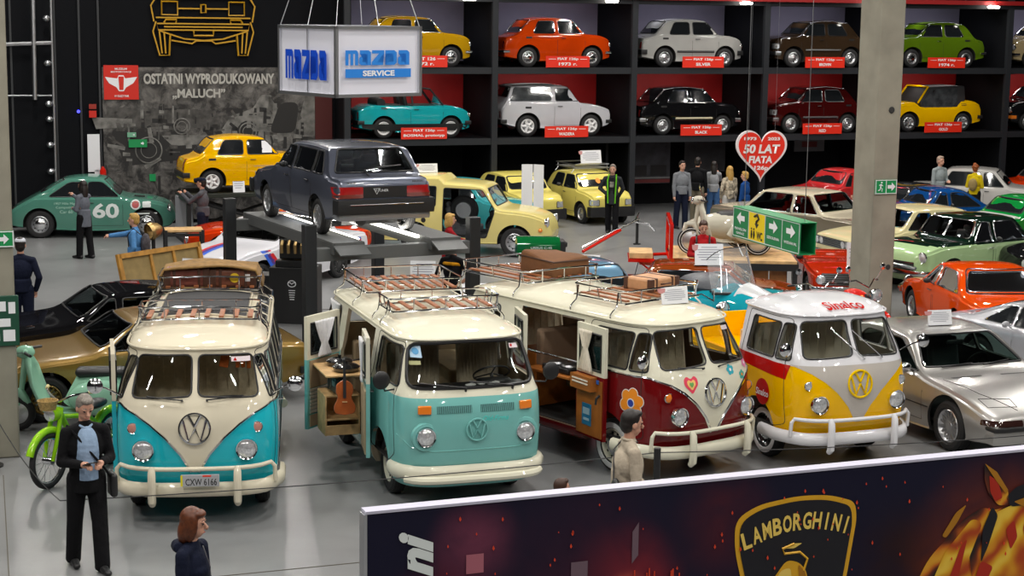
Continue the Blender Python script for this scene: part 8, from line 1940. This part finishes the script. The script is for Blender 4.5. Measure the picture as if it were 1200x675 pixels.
H([(-.05, -1.0), (.0, -.86), (.12, -.92), (.06, -1.05)], REDF, 'ember_glow', -.014, .03); H([(-.70, -1.1), (-.64, -.92), (-.56, -1.1)], REDF, 'flame', -.012, .01); H([(-.38, -.62), (-.26, -.44), (-.16, -.38), (-.24, -.52), (-.34, -.64)], GOLDD, 'mane_wisp', -.008, .03)
# script and skyline panels
me = text_mesh('ni', .25, shear=.4, bold=.05, width=.34); W_ = mat('print white', (.55, .53, .58), .5)
me.transform(Matrix.Translation((.35, -.008, HB-.32)) @ Matrix.Rotation(-pi/2, 4, 'Y') @ FACE['R']); me.materials.append(W_); o = bpy.data.objects.new('script_lettering', me); COL.objects.link(o); o.parent = t
PK_ = mat('print rose', srgb('#a8606e'), .5); MVE = mat('print mauve', srgb('#6b5560'), .5); DR = mat('print dark red', srgb('#5a1e28'), .5)
def RC(x0, x1, z0, z1, m, nm='window_light', o=-.006): fl([(x0, HB-z0), (x1, HB-z0), (x1, HB-z1), (x0, HB-z1)][::-1], m, nm, o)
RC(.72, .85, .36, .50, PK_); RC(1.52, 1.65, .50, .64, MVE); fl([(2.00, HB-.56), (2.05, HB-.50), (2.05, HB-.25), (2.0, HB-.32)], MVE, 'window_light', -.006); RC(2.0, 2.05, .66, .78, PK_)
random.seed(11); mb = MB()
for k in range(70):
    a = .5+random.random()*4.8; c = HB-.08-random.random()*.75; s = .006+random.random()*.010; mb.prism([(a-s*.6, c), (a, c-s), (a+s*.6, c), (a, c+s*1.4)], lambda x, z, q: (x, q, z), (-.020, -.017))
o = mb.build('sparks', mat('spark orange', srgb('#d8401a'), .5), t); o['kind'] = 'stuff'
mb = MB()
for k in range(18): a = 1.65+random.random()*.75; mb.box((a, -.012, HB-.72+random.random()*.05), (.008, .003, .05+random.random()*.1))
o = mb.build('flame_streaks', mat('spark orange', (0, 0, 0)), t); o['kind'] = 'stuff'
# ------------------------------------------------------------------ camera
F_PX = 2000.; PIT = math.atan(323.5/2000); ROL = .0128
cd = bpy.data.cameras.new('camera'); cam = bpy.data.objects.new('camera', cd); COL.objects.link(cam); SC.camera = cam
cd.sensor_width = 36; cd.lens = F_PX*36/1200; cd.clip_start = .1; cd.clip_end = 300
fw = Vector((0, cos(PIT), -sin(PIT))); r0 = Vector((1, 0, 0)); u0 = r0.cross(fw)
rt = r0*cos(ROL)+u0*sin(ROL); up = -r0*sin(ROL)+u0*cos(ROL)
M = Matrix(((rt.x, up.x, -fw.x, 0), (rt.y, up.y, -fw.y, 0), (rt.z, up.z, -fw.z, 5.5), (0, 0, 0, 1))); cam.matrix_world = M
# ------------------------------------------------------------------ hall lamps
W = bpy.data.worlds.new('hall'); SC.world = W; W.use_nodes = True
W.node_tree.nodes['Background'].inputs[0].default_value = (.8, .85, 1, 1); W.node_tree.nodes['Background'].inputs[1].default_value = .02
for iy, y in enumerate([4, 11, 18, 25, 32, 39, 45]):
    for ix, x in enumerate([-13, -6.5, 0, 6.5, 13]):
        l = bpy.data.lights.new('ceiling_lamp', 'AREA'); l.shape = 'RECTANGLE'; l.size = .35; l.size_y = 1.3; l.energy = 330; l.color = (1, .96, .9)
        o = bpy.data.objects.new('ceiling_lamp', l); COL.objects.link(o); o.location = (x+(2 if iy % 2 else 0), y+.6, 10.5)
SC.view_settings.view_transform = 'Standard'; SC.view_settings.look = 'None'; SC.view_settings.gamma = 1; SC.view_settings.use_curve_mapping = False
SC.view_settings.exposure = -.08
